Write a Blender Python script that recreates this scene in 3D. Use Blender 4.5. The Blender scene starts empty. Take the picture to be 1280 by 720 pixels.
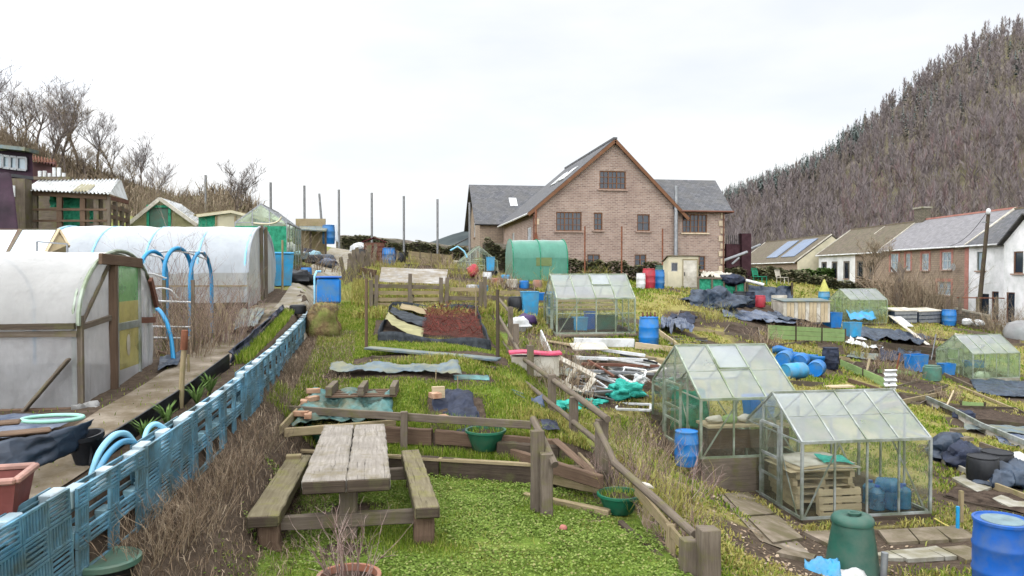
import bpy, math, random
import numpy as np
from mathutils import Vector, Matrix, noise as mnoise
RN = random.Random(11)
rng = np.random.default_rng(11)
SC = bpy.context.scene
COL = SC.collection
rad = math.radians
U = RN.uniform
# ------------------------------------------------------------------ camera
FPX = 950.0
TH = rad(8.7)
PITCH = math.atan(20 / FPX)
CAMZ = 3.0
CF = Vector((math.sin(TH) * math.cos(PITCH), math.cos(TH) * math.cos(PITCH), -math.sin(PITCH)))
CR = Vector((math.cos(TH), -math.sin(TH), 0))
CU = CR.cross(CF)
HF = Vector((math.sin(TH), math.cos(TH), 0))
CAM = Vector((0, 0, CAMZ))
def ray(px, py):
    return CF + CR * ((px - 640) / FPX) + CU * ((360 - py) / FPX)
def P(px, py, d):
    r = ray(px, py)
    return CAM + r * (d / r.dot(HF))
def PZ(px, py, z):
    r = ray(px, py)
    return CAM + r * ((z - CAMZ) / r.z)
# ------------------------------------------------------------------ terrain
CT = [(345,535,12.3),(600,548,11.9),(430,500,13),(580,500,13),(550,437,16),(440,440,16.5),(620,455,15.3),(460,385,25),
 (610,385,25),(700,545,11.6),(650,450,16),(800,575,12.8),(850,600,13.2),(740,480,18.5),(700,500,16),(790,500,17.5),
 (690,420,23),(797,420,23),(811,433,22.3),(817,540,16.4),(873,600,14.5),(990,600,14.7),(930,613,15),(1000,656,13),
 (1177,650,13.3),(950,650,12),(880,640,11),(1065,724,10.2),(1250,735,9.5),(930,720,8.7),(900,440,26),(860,420,26),
 (900,390,35),(860,360,47),(930,375,42),(1000,469,27),(1040,460,30),(1000,426,36),(1216,475,35),(1280,475,35.5),
 (1062,406,49),(1115,405,49.5),(1100,520,21),(1200,520,24),(1200,580,17),(1270,600,16),(1100,440,37),(1180,400,55),
 (1160,385,67),(1270,392,62),(1270,430,46),(1000,365,55),(1050,365,60),(675,352,43),(600,345,47),(500,325,50),
 (430,318,52),(570,335,50),(530,335,40),(470,335,38),(700,400,28),(770,348,53),(900,358,52)]
CW = [(0,-4,-.1),(-3,-4,.2),(5,-4,-.5),(10,-4,-1.1),(20,0,-1.7),(45,20,-2.6),(75,60,-1.5),(75,100,0),(-45,0,2.5),
 (-45,50,4),(-45,100,4.5),(0,100,4.8),(-20,100,4.8),(45,100,1.5)]
pts = [tuple(P(*c)) for c in CT] + CW
PA = np.array(pts, float)
def _phi(r2): return np.where(r2 > 1e-9, .5 * r2 * np.log(r2 + 1e-12), 0.0)
_n = len(PA)
_K = _phi(((PA[:, None, :2] - PA[None, :, :2]) ** 2).sum(-1)) + np.eye(_n) * .6
_A = np.zeros((_n + 3, _n + 3)); _A[:_n, :_n] = _K
_A[:_n, _n] = 1; _A[:_n, _n + 1:] = PA[:, :2]; _A[_n, :_n] = 1; _A[_n + 1:, :_n] = PA[:, :2].T
_w = np.linalg.solve(_A, np.concatenate([PA[:, 2], np.zeros(3)]))
GX0, GX1, GY0, GY1, GS = -45., 75., -4., 100., .25
_gx = np.arange(GX0, GX1 + .01, GS); _gy = np.arange(GY0, GY1 + .01, GS)
_Z = np.zeros((len(_gy), len(_gx)))
_XX, _YY = np.meshgrid(_gx, _gy)
_Z = _w[_n] + _w[_n + 1] * _XX + _w[_n + 2] * _YY
for _i in range(_n):
    _Z += _w[_i] * _phi((_XX - PA[_i, 0]) ** 2 + (_YY - PA[_i, 1]) ** 2)
_Z = np.clip(_Z, -4, 16)
# the line of the pallet wall (edge of the raised terrace) and the fence line
_pl = [PZ(-60, 697, 1.28), PZ(0, 650, 1.33), PZ(100, 603, 1.36), PZ(200, 540, 1.42), PZ(262, 498, 1.5), PZ(320, 452, 1.62), PZ(355, 420, 1.75), PZ(385, 388, 1.98)]
PLY = np.array([-4.] + [p.y for p in _pl] + [26, 34, 45, 60, 110]); PLX = np.array([_pl[0].x - .5] + [p.x for p in _pl] + [-2.7, -3.0, -3.4, -3.8, -5])
def XP(y): return np.interp(y, PLY, PLX)
def ss(a, b, x):
    t = np.clip((x - a) / (b - a), 0, 1); return t * t * (3 - 2 * t)
def ZT(y):
    y = np.minimum(y, 50); return np.where(y < 20, 1.18 + .068 * (y - 7), 2.064 + .095 * (y - 20))
_a0 = PZ(290, 578, .05); _a1 = PZ(745, 612, -.1)
def YA(x): return _a0.y + (x - _a0.x) * (_a1.y - _a0.y) / (_a1.x - _a0.x)
FX = 2.95
def Hv(x, y):
    x = np.asarray(x, float); y = np.asarray(y, float)
    cx = np.clip((x - GX0) / GS, 0, len(_gx) - 1.001); cy = np.clip((y - GY0) / GS, 0, len(_gy) - 1.001)
    i = cx.astype(int); j = cy.astype(int); fx = cx - i; fy = cy - j
    z = (_Z[j, i] * (1 - fx) + _Z[j, i + 1] * fx) * (1 - fy) + (_Z[j + 1, i] * (1 - fx) + _Z[j + 1, i + 1] * fx) * fy
    # front lawn and the two low steps behind it
    ya = YA(x)
    lawn = -.05 * np.maximum(0, x - .5)
    zl = np.where(y < ya + .14, lawn, np.where(y < ya + .74, lawn + .24, z))
    inl = (1 - ss(FX, FX + .3, x)) * (y < ya + .74)
    z = z * (1 - inl) + zl * inl
    # bank of dead stems under the pallets and the raised terrace on the left
    xp = XP(y)
    foot = ZT(y) - .55
    t = ss(0, .95, x - xp - .1)
    near = 1 - ss(20, 24, y)
    z = np.where(near > 0, z + np.maximum(0, foot - z) * (1 - t) * near, z)
    zt = ZT(y) + ss(-6.2, -9.5, x) * (.5 + ss(14, 24, y) * .45) + np.clip(-x - 10, 0, 9) * .1
    wid = np.where(y < 22, .16, .16 + (y - 22) * .25)
    w = ss(0, 1, (xp - .02 - x) / wid + .5)
    return z * (1 - w) + zt * w
def H(x, y): return float(Hv(x, y))
def G(px, py):
    r = ray(px, py); t = 3.0; last = t
    while t < 400:
        p = CAM + r * t
        if p.z < H(p.x, p.y):
            a, b = last, t
            for _ in range(24):
                m = (a + b) / 2; p = CAM + r * m
                if p.z < H(p.x, p.y): b = m
                else: a = m
            p = CAM + r * b; return Vector((p.x, p.y, H(p.x, p.y)))
        last = t; t *= 1.004
    return CAM + r * 60
def GD(px, d):
    p = P(px, 340, d); return Vector((p.x, p.y, H(p.x, p.y)))
def dep(p): return Vector((p[0], p[1], 0)).dot(HF)
def onG(x, y, dz=0): return Vector((x, y, H(x, y) + dz))
# ------------------------------------------------------------------ mesh builder
class MB:
    def __init__(s): s.v = []; s.f = []; s.uv = []
    def face(s, idx, uv=None): s.f.append(tuple(idx)); s.uv.append(uv)
    def poly(s, ps, uv=None):
        b = len(s.v); s.v += [tuple(p) for p in ps]; s.face(range(b, b + len(ps)), uv); return s
    def bar(s, p0, p1, w, h, up=(0, 0, 1), n=1, jit=0., tw=1., th=None):
        p0 = Vector(p0); p1 = Vector(p1); d = p1 - p0; L = d.length
        if L < 1e-6: return s
        d /= L; up = Vector(up)
        if abs(d.dot(up)) > .97: up = Vector((0, 1, 0)) if abs(d.y) < .9 else Vector((1, 0, 0))
        sd = d.cross(up).normalized(); u2 = sd.cross(d)
        th = tw if th is None else th
        b = len(s.v); so = U(0, 9)
        for k in range(n + 1):
            t = k / n; c = p0 + d * (L * t); a = w / 2 * (1 + (tw - 1) * t); e = h / 2 * (1 + (th - 1) * t)
            for (i, j) in ((-1, -1), (1, -1), (1, 1), (-1, 1)):
                q = c + sd * (i * a) + u2 * (j * e)
                if jit: q = q + Vector((U(-jit, jit), U(-jit, jit), U(-jit, jit)))
                s.v.append(tuple(q))
        wd = (w, h, w, h)
        for k in range(n):
            for m in range(4):
                m2 = (m + 1) % 4; a = b + k * 4; u0 = so + L * k / n; u1 = so + L * (k + 1) / n; v0 = so + m * .37
                s.face((a + m, a + m2, a + 4 + m2, a + 4 + m), [(u0, v0), (u0, v0 + wd[m]), (u1, v0 + wd[m]), (u1, v0)])
        q = b + n * 4; E = [(so, so), (so + .03, so), (so + .03, so + h), (so, so + h)]
        s.face((b + 3, b + 2, b + 1, b), E); s.face((q, q + 1, q + 2, q + 3), E)
        return s
    def box(s, c, sz, rz=0., jit=0., n=1):
        c = Vector(c); x, y, z = sz; ca, sa = math.cos(rz), math.sin(rz)
        ax = Vector((ca, sa, 0)); ay = Vector((-sa, ca, 0)); az = Vector((0, 0, 1))
        if x >= y and x >= z: return s.bar(c - ax * x / 2, c + ax * x / 2, y, z, az, n, jit)
        if y >= z: return s.bar(c - ay * y / 2, c + ay * y / 2, x, z, az, n, jit)
        return s.bar(c - az * z / 2, c + az * z / 2, x, y, ay, n, jit)
    def tube(s, ps, r, n=6, cap=True):
        ps = [Vector(p) for p in ps]; m = len(ps); b = len(s.v)
        rr = r if isinstance(r, (list, tuple)) else [r] * m
        ref = None; acc = U(0, 5)
        for k in range(m):
            t = (ps[min(k + 1, m - 1)] - ps[max(k - 1, 0)]).normalized()
            if ref is None: ref = t.orthogonal().normalized()
            ref = (ref - t * ref.dot(t)); ref = ref.normalized() if ref.length > 1e-6 else t.orthogonal().normalized()
            bi = t.cross(ref)
            for i in range(n):
                a = 2 * math.pi * i / n
                s.v.append(tuple(ps[k] + (ref * math.cos(a) + bi * math.sin(a)) * rr[k]))
        for k in range(m - 1):
            L = (ps[k + 1] - ps[k]).length
            for i in range(n):
                j = (i + 1) % n; a = b + k * n; v0 = i * rr[0] * 6.28 / n; v1 = (i + 1) * rr[0] * 6.28 / n
                s.face((a + i, a + j, a + n + j, a + n + i), [(acc, v0), (acc, v1), (acc + L, v1), (acc + L, v0)])
            acc += L
        if cap:
            s.face([b + i for i in range(n)][::-1]); s.face([b + (m - 1) * n + i for i in range(n)])
        return s
    def lathe(s, prof, n=20, c=(0, 0, 0), cap0=True, cap1=True, ax=None):
        b = len(s.v); c = Vector(c); m = len(prof)
        for (r, z) in prof:
            for i in range(n):
                a = 2 * math.pi * i / n; p = Vector((r * math.cos(a), r * math.sin(a), z))
                if ax is not None: p = ax @ p
                s.v.append(tuple(c + p))
        for k in range(m - 1):
            for i in range(n):
                j = (i + 1) % n; a = b + k * n
                s.face((a + i, a + j, a + n + j, a + n + i))
        if cap0: s.face([b + i for i in range(n)][::-1])
        if cap1: s.face([b + (m - 1) * n + i for i in range(n)])
        return s
    def grid(s, f, nu, nv):
        b = len(s.v)
        for j in range(nv + 1):
            for i in range(nu + 1): s.v.append(tuple(f(i / nu, j / nv)))
        for j in range(nv):
            for i in range(nu):
                a = b + j * (nu + 1) + i
                s.face((a, a + 1, a + nu + 2, a + nu + 1), [(i / nu, j / nv), ((i + 1) / nu, j / nv), ((i + 1) / nu, (j + 1) / nv), (i / nu, (j + 1) / nv)])
        return s
    def blob(s, c, r, n=7, m=5, amp=.2, sq=(1, 1, 1), seed=0):
        b = len(s.v); c = Vector(c)
        for k in range(m + 1):
            t = math.pi * k / m
            for i in range(n):
                a = 2 * math.pi * i / n
                p = Vector((math.sin(t) * math.cos(a), math.sin(t) * math.sin(a), math.cos(t)))
                q = 1 + amp * mnoise.noise(p * 1.7 + Vector((seed * 3.1, c.x, c.y))) + amp * .45 * abs(mnoise.noise(p * 5 + Vector((seed * 2.3, c.y, c.x))))
                s.v.append((c.x + p.x * r * q * sq[0], c.y + p.y * r * q * sq[1], c.z + p.z * r * q * sq[2]))
        for k in range(m):
            for i in range(n):
                j = (i + 1) % n; a = b + k * n
                s.face((a + i, a + n + i, a + n + j, a + j))
        return s
    def build(s, name, mt, parent=None, smooth=None, bev=0, loc=None, rz=0., solid=0):
        me = bpy.data.meshes.new(name); me.from_pydata(s.v, [], s.f)
        if any(u for u in s.uv):
            uvl = me.uv_layers.new(name='UVMap'); flat = []
            for f, u in zip(s.f, s.uv):
                if u and len(u) == len(f):
                    for q in u: flat += [q[0], q[1]]
                else: flat += [0., 0.] * len(f)
            uvl.data.foreach_set('uv', flat)
        me.materials.append(mt)
        if smooth:
            me.shade_smooth(); me.set_sharp_from_angle(angle=rad(smooth if smooth > 1 else 35))
        o = bpy.data.objects.new(name, me); COL.objects.link(o)
        if parent is not None: o.parent = parent
        if loc is not None: o.location = loc
        if rz: o.rotation_euler.z = rz
        if bev:
            m = o.modifiers.new('Bevel', 'BEVEL'); m.width = bev; m.segments = 1; m.limit_method = 'ANGLE'
        if solid:
            m = o.modifiers.new('Solid', 'SOLIDIFY'); m.thickness = solid
        return o
def tag(o, label, cat, group=None, kind=None):
    o['label'] = label; o['category'] = cat
    if group: o['group'] = group
    o['kind'] = kind or 'thing'
    return o
def thing(name, label, cat, loc=(0, 0, 0), rz=0., group=None):
    o = bpy.data.objects.new(name, None); COL.objects.link(o); o.empty_display_size = .1
    o.location = loc; o.rotation_euler.z = rz
    return tag(o, label, cat, group)
def solo(mb, name, mt, label, cat, loc=None, rz=0., group=None, kind=None, **k):
    return tag(mb.build(name, mt, None, loc=loc, rz=rz, **k), label, cat, group, kind)
def dup(o, loc=None, rz=None, label=None, parent=None, scale=None):
    c = o.copy(); COL.objects.link(c)
    if parent is not None: c.parent = parent
    for ch in list(o.children): dup(ch, parent=c)
    if loc is not None: c.location = loc
    if rz is not None: c.rotation_euler.z = rz
    if scale is not None: c.scale = scale if not isinstance(scale, (int, float)) else (scale,) * 3
    if label: c['label'] = label
    return c
EXC = []
def excl(x, y, hx, hy=None, rz=0.): EXC.append((x, y, hx, hy if hy is not None else hx, rz))
# ------------------------------------------------------------------ materials
class NT:
    def __init__(s, name):
        s.m = bpy.data.materials.new(name); s.m.use_nodes = True; s.t = s.m.node_tree; s.t.nodes.clear()
        s.out = s.t.nodes.new('ShaderNodeOutputMaterial')
    def n(s, ty, ins=None, **k):
        q = s.t.nodes.new('ShaderNode' + ty)
        for a, b in k.items(): setattr(q, a, b)
        for a, b in (ins or {}).items():
            if isinstance(b, bpy.types.NodeSocket): s.t.links.new(b, q.inputs[a])
            else: q.inputs[a].default_value = b
        return q
    def link(s, a, b): s.t.links.new(a, b)
    def ramp(s, fac, stops):
        q = s.n('ValToRGB', {0: fac}); e = q.color_ramp.elements
        while len(e) < len(stops): e.new(.5)
        for k, (p, c) in enumerate(stops): e[k].position = p; e[k].color = (*c[:3], 1)
        return q.outputs[0]
    def mix(s, f, a, b, bt='MIX'):
        q = s.n('MixRGB', blend_type=bt)
        for i, x in enumerate((f, a, b)):
            if isinstance(x, bpy.types.NodeSocket): s.link(x, q.inputs[i])
            else: q.inputs[i].default_value = x if i == 0 else (*x[:3], 1)
        return q.outputs[0]
    def coords(s, kind='Object', sc=(1, 1, 1)):
        tc = s.n('TexCoord'); mp = s.n('Mapping', {'Vector': tc.outputs[kind], 'Scale': sc})
        if kind == 'Object':
            oi = s.n('ObjectInfo'); mu = s.n('VectorMath', {0: oi.outputs['Location'], 1: (.731, .517, .913)}, operation='MULTIPLY')
            ad = s.n('VectorMath', {0: mp.outputs[0], 1: mu.outputs[0]}, operation='ADD'); return ad.outputs[0]
        return mp.outputs[0]
    def noise(s, v, sc, det=4., rough=.55, dist=0.):
        return s.n('TexNoise', {'Vector': v, 'Scale': sc, 'Detail': det, 'Roughness': rough, 'Distortion': dist}).outputs[0]
    def bsdf(s, col, rough=.7, spec=.3, metal=0., bump=None, bstr=.3, bdist=.02, extra=None):
        ins = {'Base Color': col if isinstance(col, bpy.types.NodeSocket) else (*col[:3], 1), 'Roughness': rough, 'Metallic': metal, 'Specular IOR Level': spec}
        if bump is not None:
            b = s.n('Bump', {'Height': bump, 'Strength': bstr, 'Distance': bdist}); ins['Normal'] = b.outputs[0]
        ins.update(extra or {})
        q = s.n('BsdfPrincipled', ins); return q
    def schlick(s, f0):   # two-sided Fresnel for single sheets
        lw = s.n('LayerWeight', {'Blend': .5}); p = s.n('Math', {0: lw.outputs['Facing'], 1: 5.}, operation='POWER')
        return s.n('MapRange', {0: p.outputs[0], 1: 0., 2: 1., 3: f0, 4: .9})
    def done(s, sh): s.link(sh.outputs[0], s.out.inputs[0]); return s.m
def cm(c, k): return tuple(max(0, min(1, x * k)) for x in c)
def mat(name, c, var=.22, sc=5., rough=.7, spec=.3, metal=0., bump=.25, bsc=25., bdist=.01, c2=None, dirt=None, dsc=2.5, damt=.5, crumple=0):
    t = NT(name); v = t.coords()
    f = t.noise(v, sc, 5); a = cm(c, 1 - var); b = c2 or cm(c, 1 + var)
    col = t.ramp(f, [(.3, a), (.7, b)])
    if dirt:
        g = t.ramp(t.noise(v, dsc, 8, .65), [(.5 - damt * .3, (1, 1, 1)), (.72 - damt * .2, (0, 0, 0))])
        inv = t.n('Invert', {1: g}).outputs[0]
        col = t.mix(inv, col, dirt)
    h = t.noise(v, bsc, 4) if bump else None
    if crumple: h = t.n('TexVoronoi', {'Vector': t.n('MixRGB', {0: .12, 1: v, 2: t.n('TexNoise', {'Vector': v, 'Scale': 3.}).outputs[1]}).outputs[0], 'Scale': crumple}).outputs[0]; bump = .8; bdist = .09
    return t.done(t.bsdf(col, rough, spec, metal, h, bump, bdist))
def wood(name, c1, c2, moss=None, rough=.85, grain=28., bump=.5, crack=None):
    t = NT(name); v = t.coords('UV', (1.3, grain, 1)); f = t.noise(v, 1.6, 6, .65, .4)
    col = t.ramp(f, [(.25, c1), (.75, c2)])
    vo = t.coords('Object')
    big = t.noise(vo, 2.2, 5, .6)
    col = t.mix(t.ramp(big, [(.35, (0, 0, 0)), (.7, (.55, .55, .55))]), col, cm(c1, .8))
    if moss: col = t.mix(t.ramp(t.noise(vo, 3.1, 7, .7), [(.5, (0, 0, 0)), (.68, (.8, .8, .8))]), col, moss)
    h = f
    if crack:
        cr = t.ramp(t.noise(t.coords('UV', (1.1, 46, 1)), 1., 3, .5, 1.4), [(.29, (0, 0, 0)), (.36, (1, 1, 1))])
        col = t.mix(cr, cm(c1, .5), col); h = t.mix(.6, f, cr)
    return t.done(t.bsdf(col, rough, .2, 0, h, bump, .012))
def glassm(name, tint, veil, veilcol, rough=.05, sc=3., lo=.55, hi=1.5):
    # thin dirty horticultural glass: mostly see-through, a film of algae/dust that scatters, and a sky reflection
    t = NT(name); v = t.coords()
    d = t.ramp(t.noise(v, sc, 6, .65), [(.3, (veil * lo,) * 3), (.75, (min(1, veil * hi),) * 3)])
    tr = t.n('BsdfTransparent', {'Color': (*tint, 1)})
    df = t.n('BsdfDiffuse', {'Color': (*veilcol, 1)}); tl = t.n('BsdfTranslucent', {'Color': (*veilcol, 1)})
    m0 = t.n('MixShader', {0: .5, 1: df.outputs[0], 2: tl.outputs[0]})
    m1 = t.n('MixShader', {0: d, 1: tr.outputs[0], 2: m0.outputs[0]})
    fr = t.schlick(.05); gl = t.n('BsdfGlossy', {'Color': (1, 1, 1, 1), 'Roughness': rough})
    m2 = t.n('MixShader', {0: fr.outputs[0], 1: m1.outputs[0], 2: gl.outputs[0]})
    return t.done(m2)
def polym(name, col, clear, sc=1.5, rough=.35):
    t = NT(name); v = t.coords()
    f = t.noise(v, sc, 6, .6)
    c = t.ramp(f, [(.3, cm(col, .86)), (.7, col)])
    st = t.noise(t.coords('Object', (1, 1, .15)), 9, 5, .6)
    c = t.mix(t.ramp(st, [(.5, (0, 0, 0)), (.75, (.35, .35, .35))]), c, cm(col, .7))
    df = t.n('BsdfDiffuse', {'Color': c}); tl = t.n('BsdfTranslucent', {'Color': c}); tr = t.n('BsdfTransparent', {'Color': (*cm(col, 1.1), 1)})
    b = t.n('Bump', {'Height': t.noise(t.coords('Object', (1, 1, .4)), 3.5, 4), 'Strength': .7, 'Distance': .08})
    gl = t.n('BsdfGlossy', {'Color': (1, 1, 1, 1), 'Roughness': rough, 'Normal': b.outputs[0]})
    t.link(b.outputs[0], df.inputs['Normal'])
    m0 = t.n('MixShader', {0: .45, 1: df.outputs[0], 2: tl.outputs[0]})
    cl = t.ramp(f, [(.3, (clear * 1.2,) * 3), (.7, (clear * .8,) * 3)])
    m1 = t.n('MixShader', {0: cl, 1: m0.outputs[0], 2: tr.outputs[0]})
    fr = t.schlick(.03)
    return t.done(t.n('MixShader', {0: fr.outputs[0], 1: m1.outputs[0], 2: gl.outputs[0]}))
def brickm(name, c1, c2, mortar, sc=1., ax='XZ', bw=.45, rh=.16, ms=.018, tint=None):
    t = NT(name); tc = t.n('TexCoord'); sp = t.n('SeparateXYZ', {0: tc.outputs['Object']})
    if ax == 'XZ':
        ad = t.n('Math', {0: sp.outputs[0], 1: sp.outputs[1]}, operation='ADD'); cb = t.n('CombineXYZ', {0: ad.outputs[0], 1: sp.outputs[2], 2: 0.})
        vec = cb.outputs[0]
    else: vec = tc.outputs['UV']
    br = t.n('TexBrick', {'Vector': vec, 'Color1': (*c1, 1), 'Color2': (*c2, 1), 'Mortar': (*mortar, 1), 'Scale': sc, 'Mortar Size': ms, 'Mortar Smooth': .2, 'Bias': 0., 'Brick Width': bw, 'Row Height': rh})
    v = tc.outputs['Object']
    col = t.mix(t.ramp(t.noise(v, .8, 6, .65), [(.35, (0, 0, 0)), (.7, (.6, .6, .6))]), br.outputs[0], cm(c1, .72) if not tint else tint)
    col = t.mix(t.ramp(t.noise(v, 6, 3), [(.3, (0, 0, 0)), (.8, (.35, .35, .35))]), col, cm(c2, 1.25))
    inv = t.n('Math', {0: 1., 1: br.outputs[1]}, operation='SUBTRACT')
    return t.done(t.bsdf(col, .9, .2, 0, inv.outputs[0], .5, .01))
def islandm(name, stops, rough=.7, trans=.25, spec=.15):
    t = NT(name); g = t.n('NewGeometry'); col = t.ramp(g.outputs['Random Per Island'], stops)
    a = t.bsdf(col, rough, spec); b = t.n('BsdfTranslucent', {'Color': col})
    return t.done(t.n('MixShader', {0: trans, 1: a.outputs[0], 2: b.outputs[0]}))
M = {}
M['wood_grey'] = wood('weathered_grey_wood', (.10, .076, .056), (.26, .215, .165), moss=(.14, .135, .045))
M['wood_table'] = wood('bleached_table_wood', (.19, .165, .135), (.44, .40, .35), moss=(.18, .15, .085), crack=1, grain=16., bump=.8)
M['wood_bench'] = wood('mossy_bench_wood', (.13, .105, .06), (.30, .26, .165), moss=(.21, .20, .06), crack=1, grain=18., bump=.8)
M['wood_dark'] = wood('dark_sleeper_wood', (.045, .032, .024), (.13, .10, .07), moss=(.10, .10, .04))
M['wood_brown'] = wood('brown_wood', (.10, .062, .042), (.22, .15, .10))
M['wood_red'] = wood('red_brown_wood', (.12, .05, .035), (.24, .12, .08))
M['wood_pale'] = wood('pale_pallet_wood', (.42, .33, .2), (.68, .56, .38))
M['wood_mid'] = wood('tan_plank_wood', (.24, .18, .10), (.44, .36, .22), moss=(.22, .2, .08))
M['wood_green'] = wood('green_stained_board', (.12, .17, .07), (.24, .3, .13))
M['wood_lime'] = wood('lime_painted_board', (.22, .34, .12), (.36, .48, .2))
M['pallet_blue'] = mat('pale_blue_plastic', (.085, .31, .49), .3, 3., .5, .4, c2=(.24, .50, .67), dirt=(.10, .15, .15), damt=.5, bump=.15)
M['pallet_light'] = mat('faded_light_blue_plastic', (.36, .62, .72), .2, 4., .5, .4, dirt=(.2, .3, .32), damt=.4)
M['pallet_white'] = mat('sun_bleached_plastic', (.50, .68, .76), .25, 1.2, .5, .4, c2=(.74, .82, .85), dirt=(.35, .42, .44), damt=.4)
M['blue'] = mat('bright_blue_plastic', (.006, .17, .52), .18, 3., .4, .45, bump=.08, dirt=(.08, .2, .33), damt=.24)
M['blue_deep'] = mat('deep_blue_plastic', (.008, .10, .42), .18, 3., .4, .45, bump=.08, dirt=(.07, .13, .28), damt=.26)
M['blue_sky'] = mat('light_blue_plastic', (.03, .32, .60), .18, 3., .4, .45, bump=.08, dirt=(.12, .25, .35), damt=.35)
M['blue_pipe'] = mat('blue_water_pipe', (.02, .28, .55), .15, 3., .35, .5, bump=0)
M['pipe_light'] = mat('pale_blue_hose', (.25, .55, .72), .12, 3., .4, .5, bump=0)
M['green_pot'] = mat('green_plastic', (.012, .14, .075), .2, 4., .45, .4, bump=.1, dirt=(.06, .12, .07), damt=.3)
M['green_bin'] = mat('dark_green_plastic', (.02, .10, .07), .25, 3., .5, .4, bump=.1, dirt=(.07, .12, .09), damt=.4)
M['green_dull'] = mat('dull_green_plastic', (.07, .20, .15), .2, 4., .5, .4, dirt=(.1, .14, .1), damt=.5)
M['terracotta'] = mat('terracotta', (.34, .14, .085), .2, 6., .8, .2, dirt=(.3, .22, .17), damt=.4)
M['trough'] = mat('pink_brown_plastic', (.45, .24, .19), .15, 4., .6, .3, dirt=(.25, .15, .12), damt=.4)
M['trough_in'] = mat('dark_red_plastic', (.20, .06, .05), .2, 4., .6, .3)
M['black'] = mat('black_plastic', (.016, .017, .02), .3, 5., .45, .4, bump=.3)
M['navy'] = mat('navy_fabric', (.012, .016, .032), .35, 4., .6, .35, bump=.4, c2=(.03, .04, .075), crumple=4.5)
M['weedmat'] = mat('blue_black_weed_sheet', (.018, .028, .05), .4, 2.5, .4, .5, bump=.5, c2=(.05, .075, .115), crumple=4.)
M['sheet_blue'] = mat('grey_blue_tarp', (.03, .05, .11), .4, 2., .4, .5, bump=.5, c2=(.09, .13, .22), dirt=(.2, .22, .26), damt=.25, crumple=3.)
M['slateblue'] = mat('slate_blue_board', (.065, .105, .135), .25, 3., .5, .4, c2=(.14, .20, .24), dirt=(.2, .2, .12), damt=.4)
M['teal_net'] = mat('teal_netting', (.03, .42, .33), .35, 12., .8, .2, bump=.9, bsc=60, bdist=.02, c2=(.08, .58, .47))
M['teal_tarp'] = mat('teal_tarpaulin', (.045, .16, .16), .3, 3., .5, .4, c2=(.12, .29, .28), dirt=(.12, .13, .08), damt=.35, bump=.4, crumple=6.)
M['green_net'] = mat('green_shade_net', (.02, .22, .12), .35, 8., .8, .2, bump=.6, c2=(.05, .36, .21))
M['green_cover'] = polym('green_tunnel_cover', (.15, .45, .33), .06, 2.5)
M['white'] = mat('white_paint', (.74, .75, .76), .08, 4., .55, .3, dirt=(.45, .45, .42), damt=.4)
M['offwhite'] = mat('cream_board', (.62, .58, .5), .12, 3., .7, .2, dirt=(.4, .36, .28), damt=.4)
M['alu'] = mat('dull_aluminium', (.48, .50, .50), .2, 6., .5, .5, .55, bump=.05, dirt=(.22, .25, .18), damt=.5)
M['alu_pale'] = mat('greenish_aluminium', (.42, .47, .40), .2, 6., .55, .5, .4, bump=.05, dirt=(.2, .24, .14), damt=.5)
M['metal_grey'] = mat('grey_metal', (.30, .31, .32), .2, 5., .5, .5, .5)
M['galv'] = mat('galvanised_pole', (.22, .22, .22), .2, 5., .6, .4, .3)
M['rust'] = mat('rusty_metal', (.20, .08, .045), .4, 8., .85, .2)
M['red'] = mat('red_plastic', (.52, .035, .06), .2, 4., .5, .4, dirt=(.3, .05, .06), damt=.3)
M['pinkred'] = mat('faded_red_board', (.62, .05, .12), .25, 4., .6, .3, c2=(.7, .12, .2))
M['maroon'] = mat('maroon_boarding', (.10, .018, .022), .3, 4., .8, .2, c2=(.16, .04, .04))
M['burgundy'] = mat('burgundy_sheet', (.02, .009, .016), .3, 2., .7, .3, c2=(.045, .018, .034), bump=.5)
M['soil'] = mat('dark_soil', (.055, .038, .028), .45, 7., .95, .1, bump=.9, bsc=18, bdist=.04, c2=(.11, .08, .06))
M['brick_loose'] = mat('loose_brick', (.42, .22, .13), .25, 8., .9, .2, c2=(.55, .36, .24))
M['concrete'] = mat('old_concrete', (.33, .30, .26), .25, 4., .9, .2, bump=.4, c2=(.45, .42, .37), dirt=(.2, .19, .12), damt=.5)
M['slab'] = mat('brown_paving_slab', (.22, .17, .125), .25, 4., .9, .2, bump=.4, c2=(.33, .27, .21), dirt=(.13, .11, .06), damt=.5)
M['slab_pale'] = mat('pale_paving_slab', (.40, .38, .33), .2, 4., .9, .2, bump=.4, dirt=(.22, .2, .13), damt=.5)
M['net_red'] = mat('red_netting', (.07, .025, .022), .4, 26., .9, .1, bump=1., bsc=50, bdist=.03, c2=(.30, .085, .065))
def netm(name, c, hole):   # open net: real gaps between the strands
    t = NT(name); v = t.coords(); k = t.ramp(t.n('TexVoronoi', {'Vector': v, 'Scale': 34.}, feature='DISTANCE_TO_EDGE').outputs[0], [(hole, (0, 0, 0)), (hole + .05, (1, 1, 1))])
    m = t.n('MixShader', {0: k, 1: t.bsdf(t.ramp(t.noise(v, 5, 5), [(.3, cm(c, .5)), (.7, c)]), .9, .1).outputs[0], 2: t.n('BsdfTransparent').outputs[0]}); return t.done(m)
M['net_open'] = netm('open_red_netting', (.20, .065, .05), .05)
M['cloth_beige'] = mat('beige_fleece', (.30, .28, .15), .25, 3., .9, .1, bump=.5)
M['cloth_black'] = mat('black_net', (.03, .035, .04), .4, 6., .9, .1, bump=.6, c2=(.08, .09, .1))
M['poly'] = polym('polythene_clear', (.70, .69, .665), .26)
M['poly_white'] = polym('polythene_white', (.68, .72, .76), .10)
M['poly_end'] = polym('polythene_end', (.76, .76, .77), .5)
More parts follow.
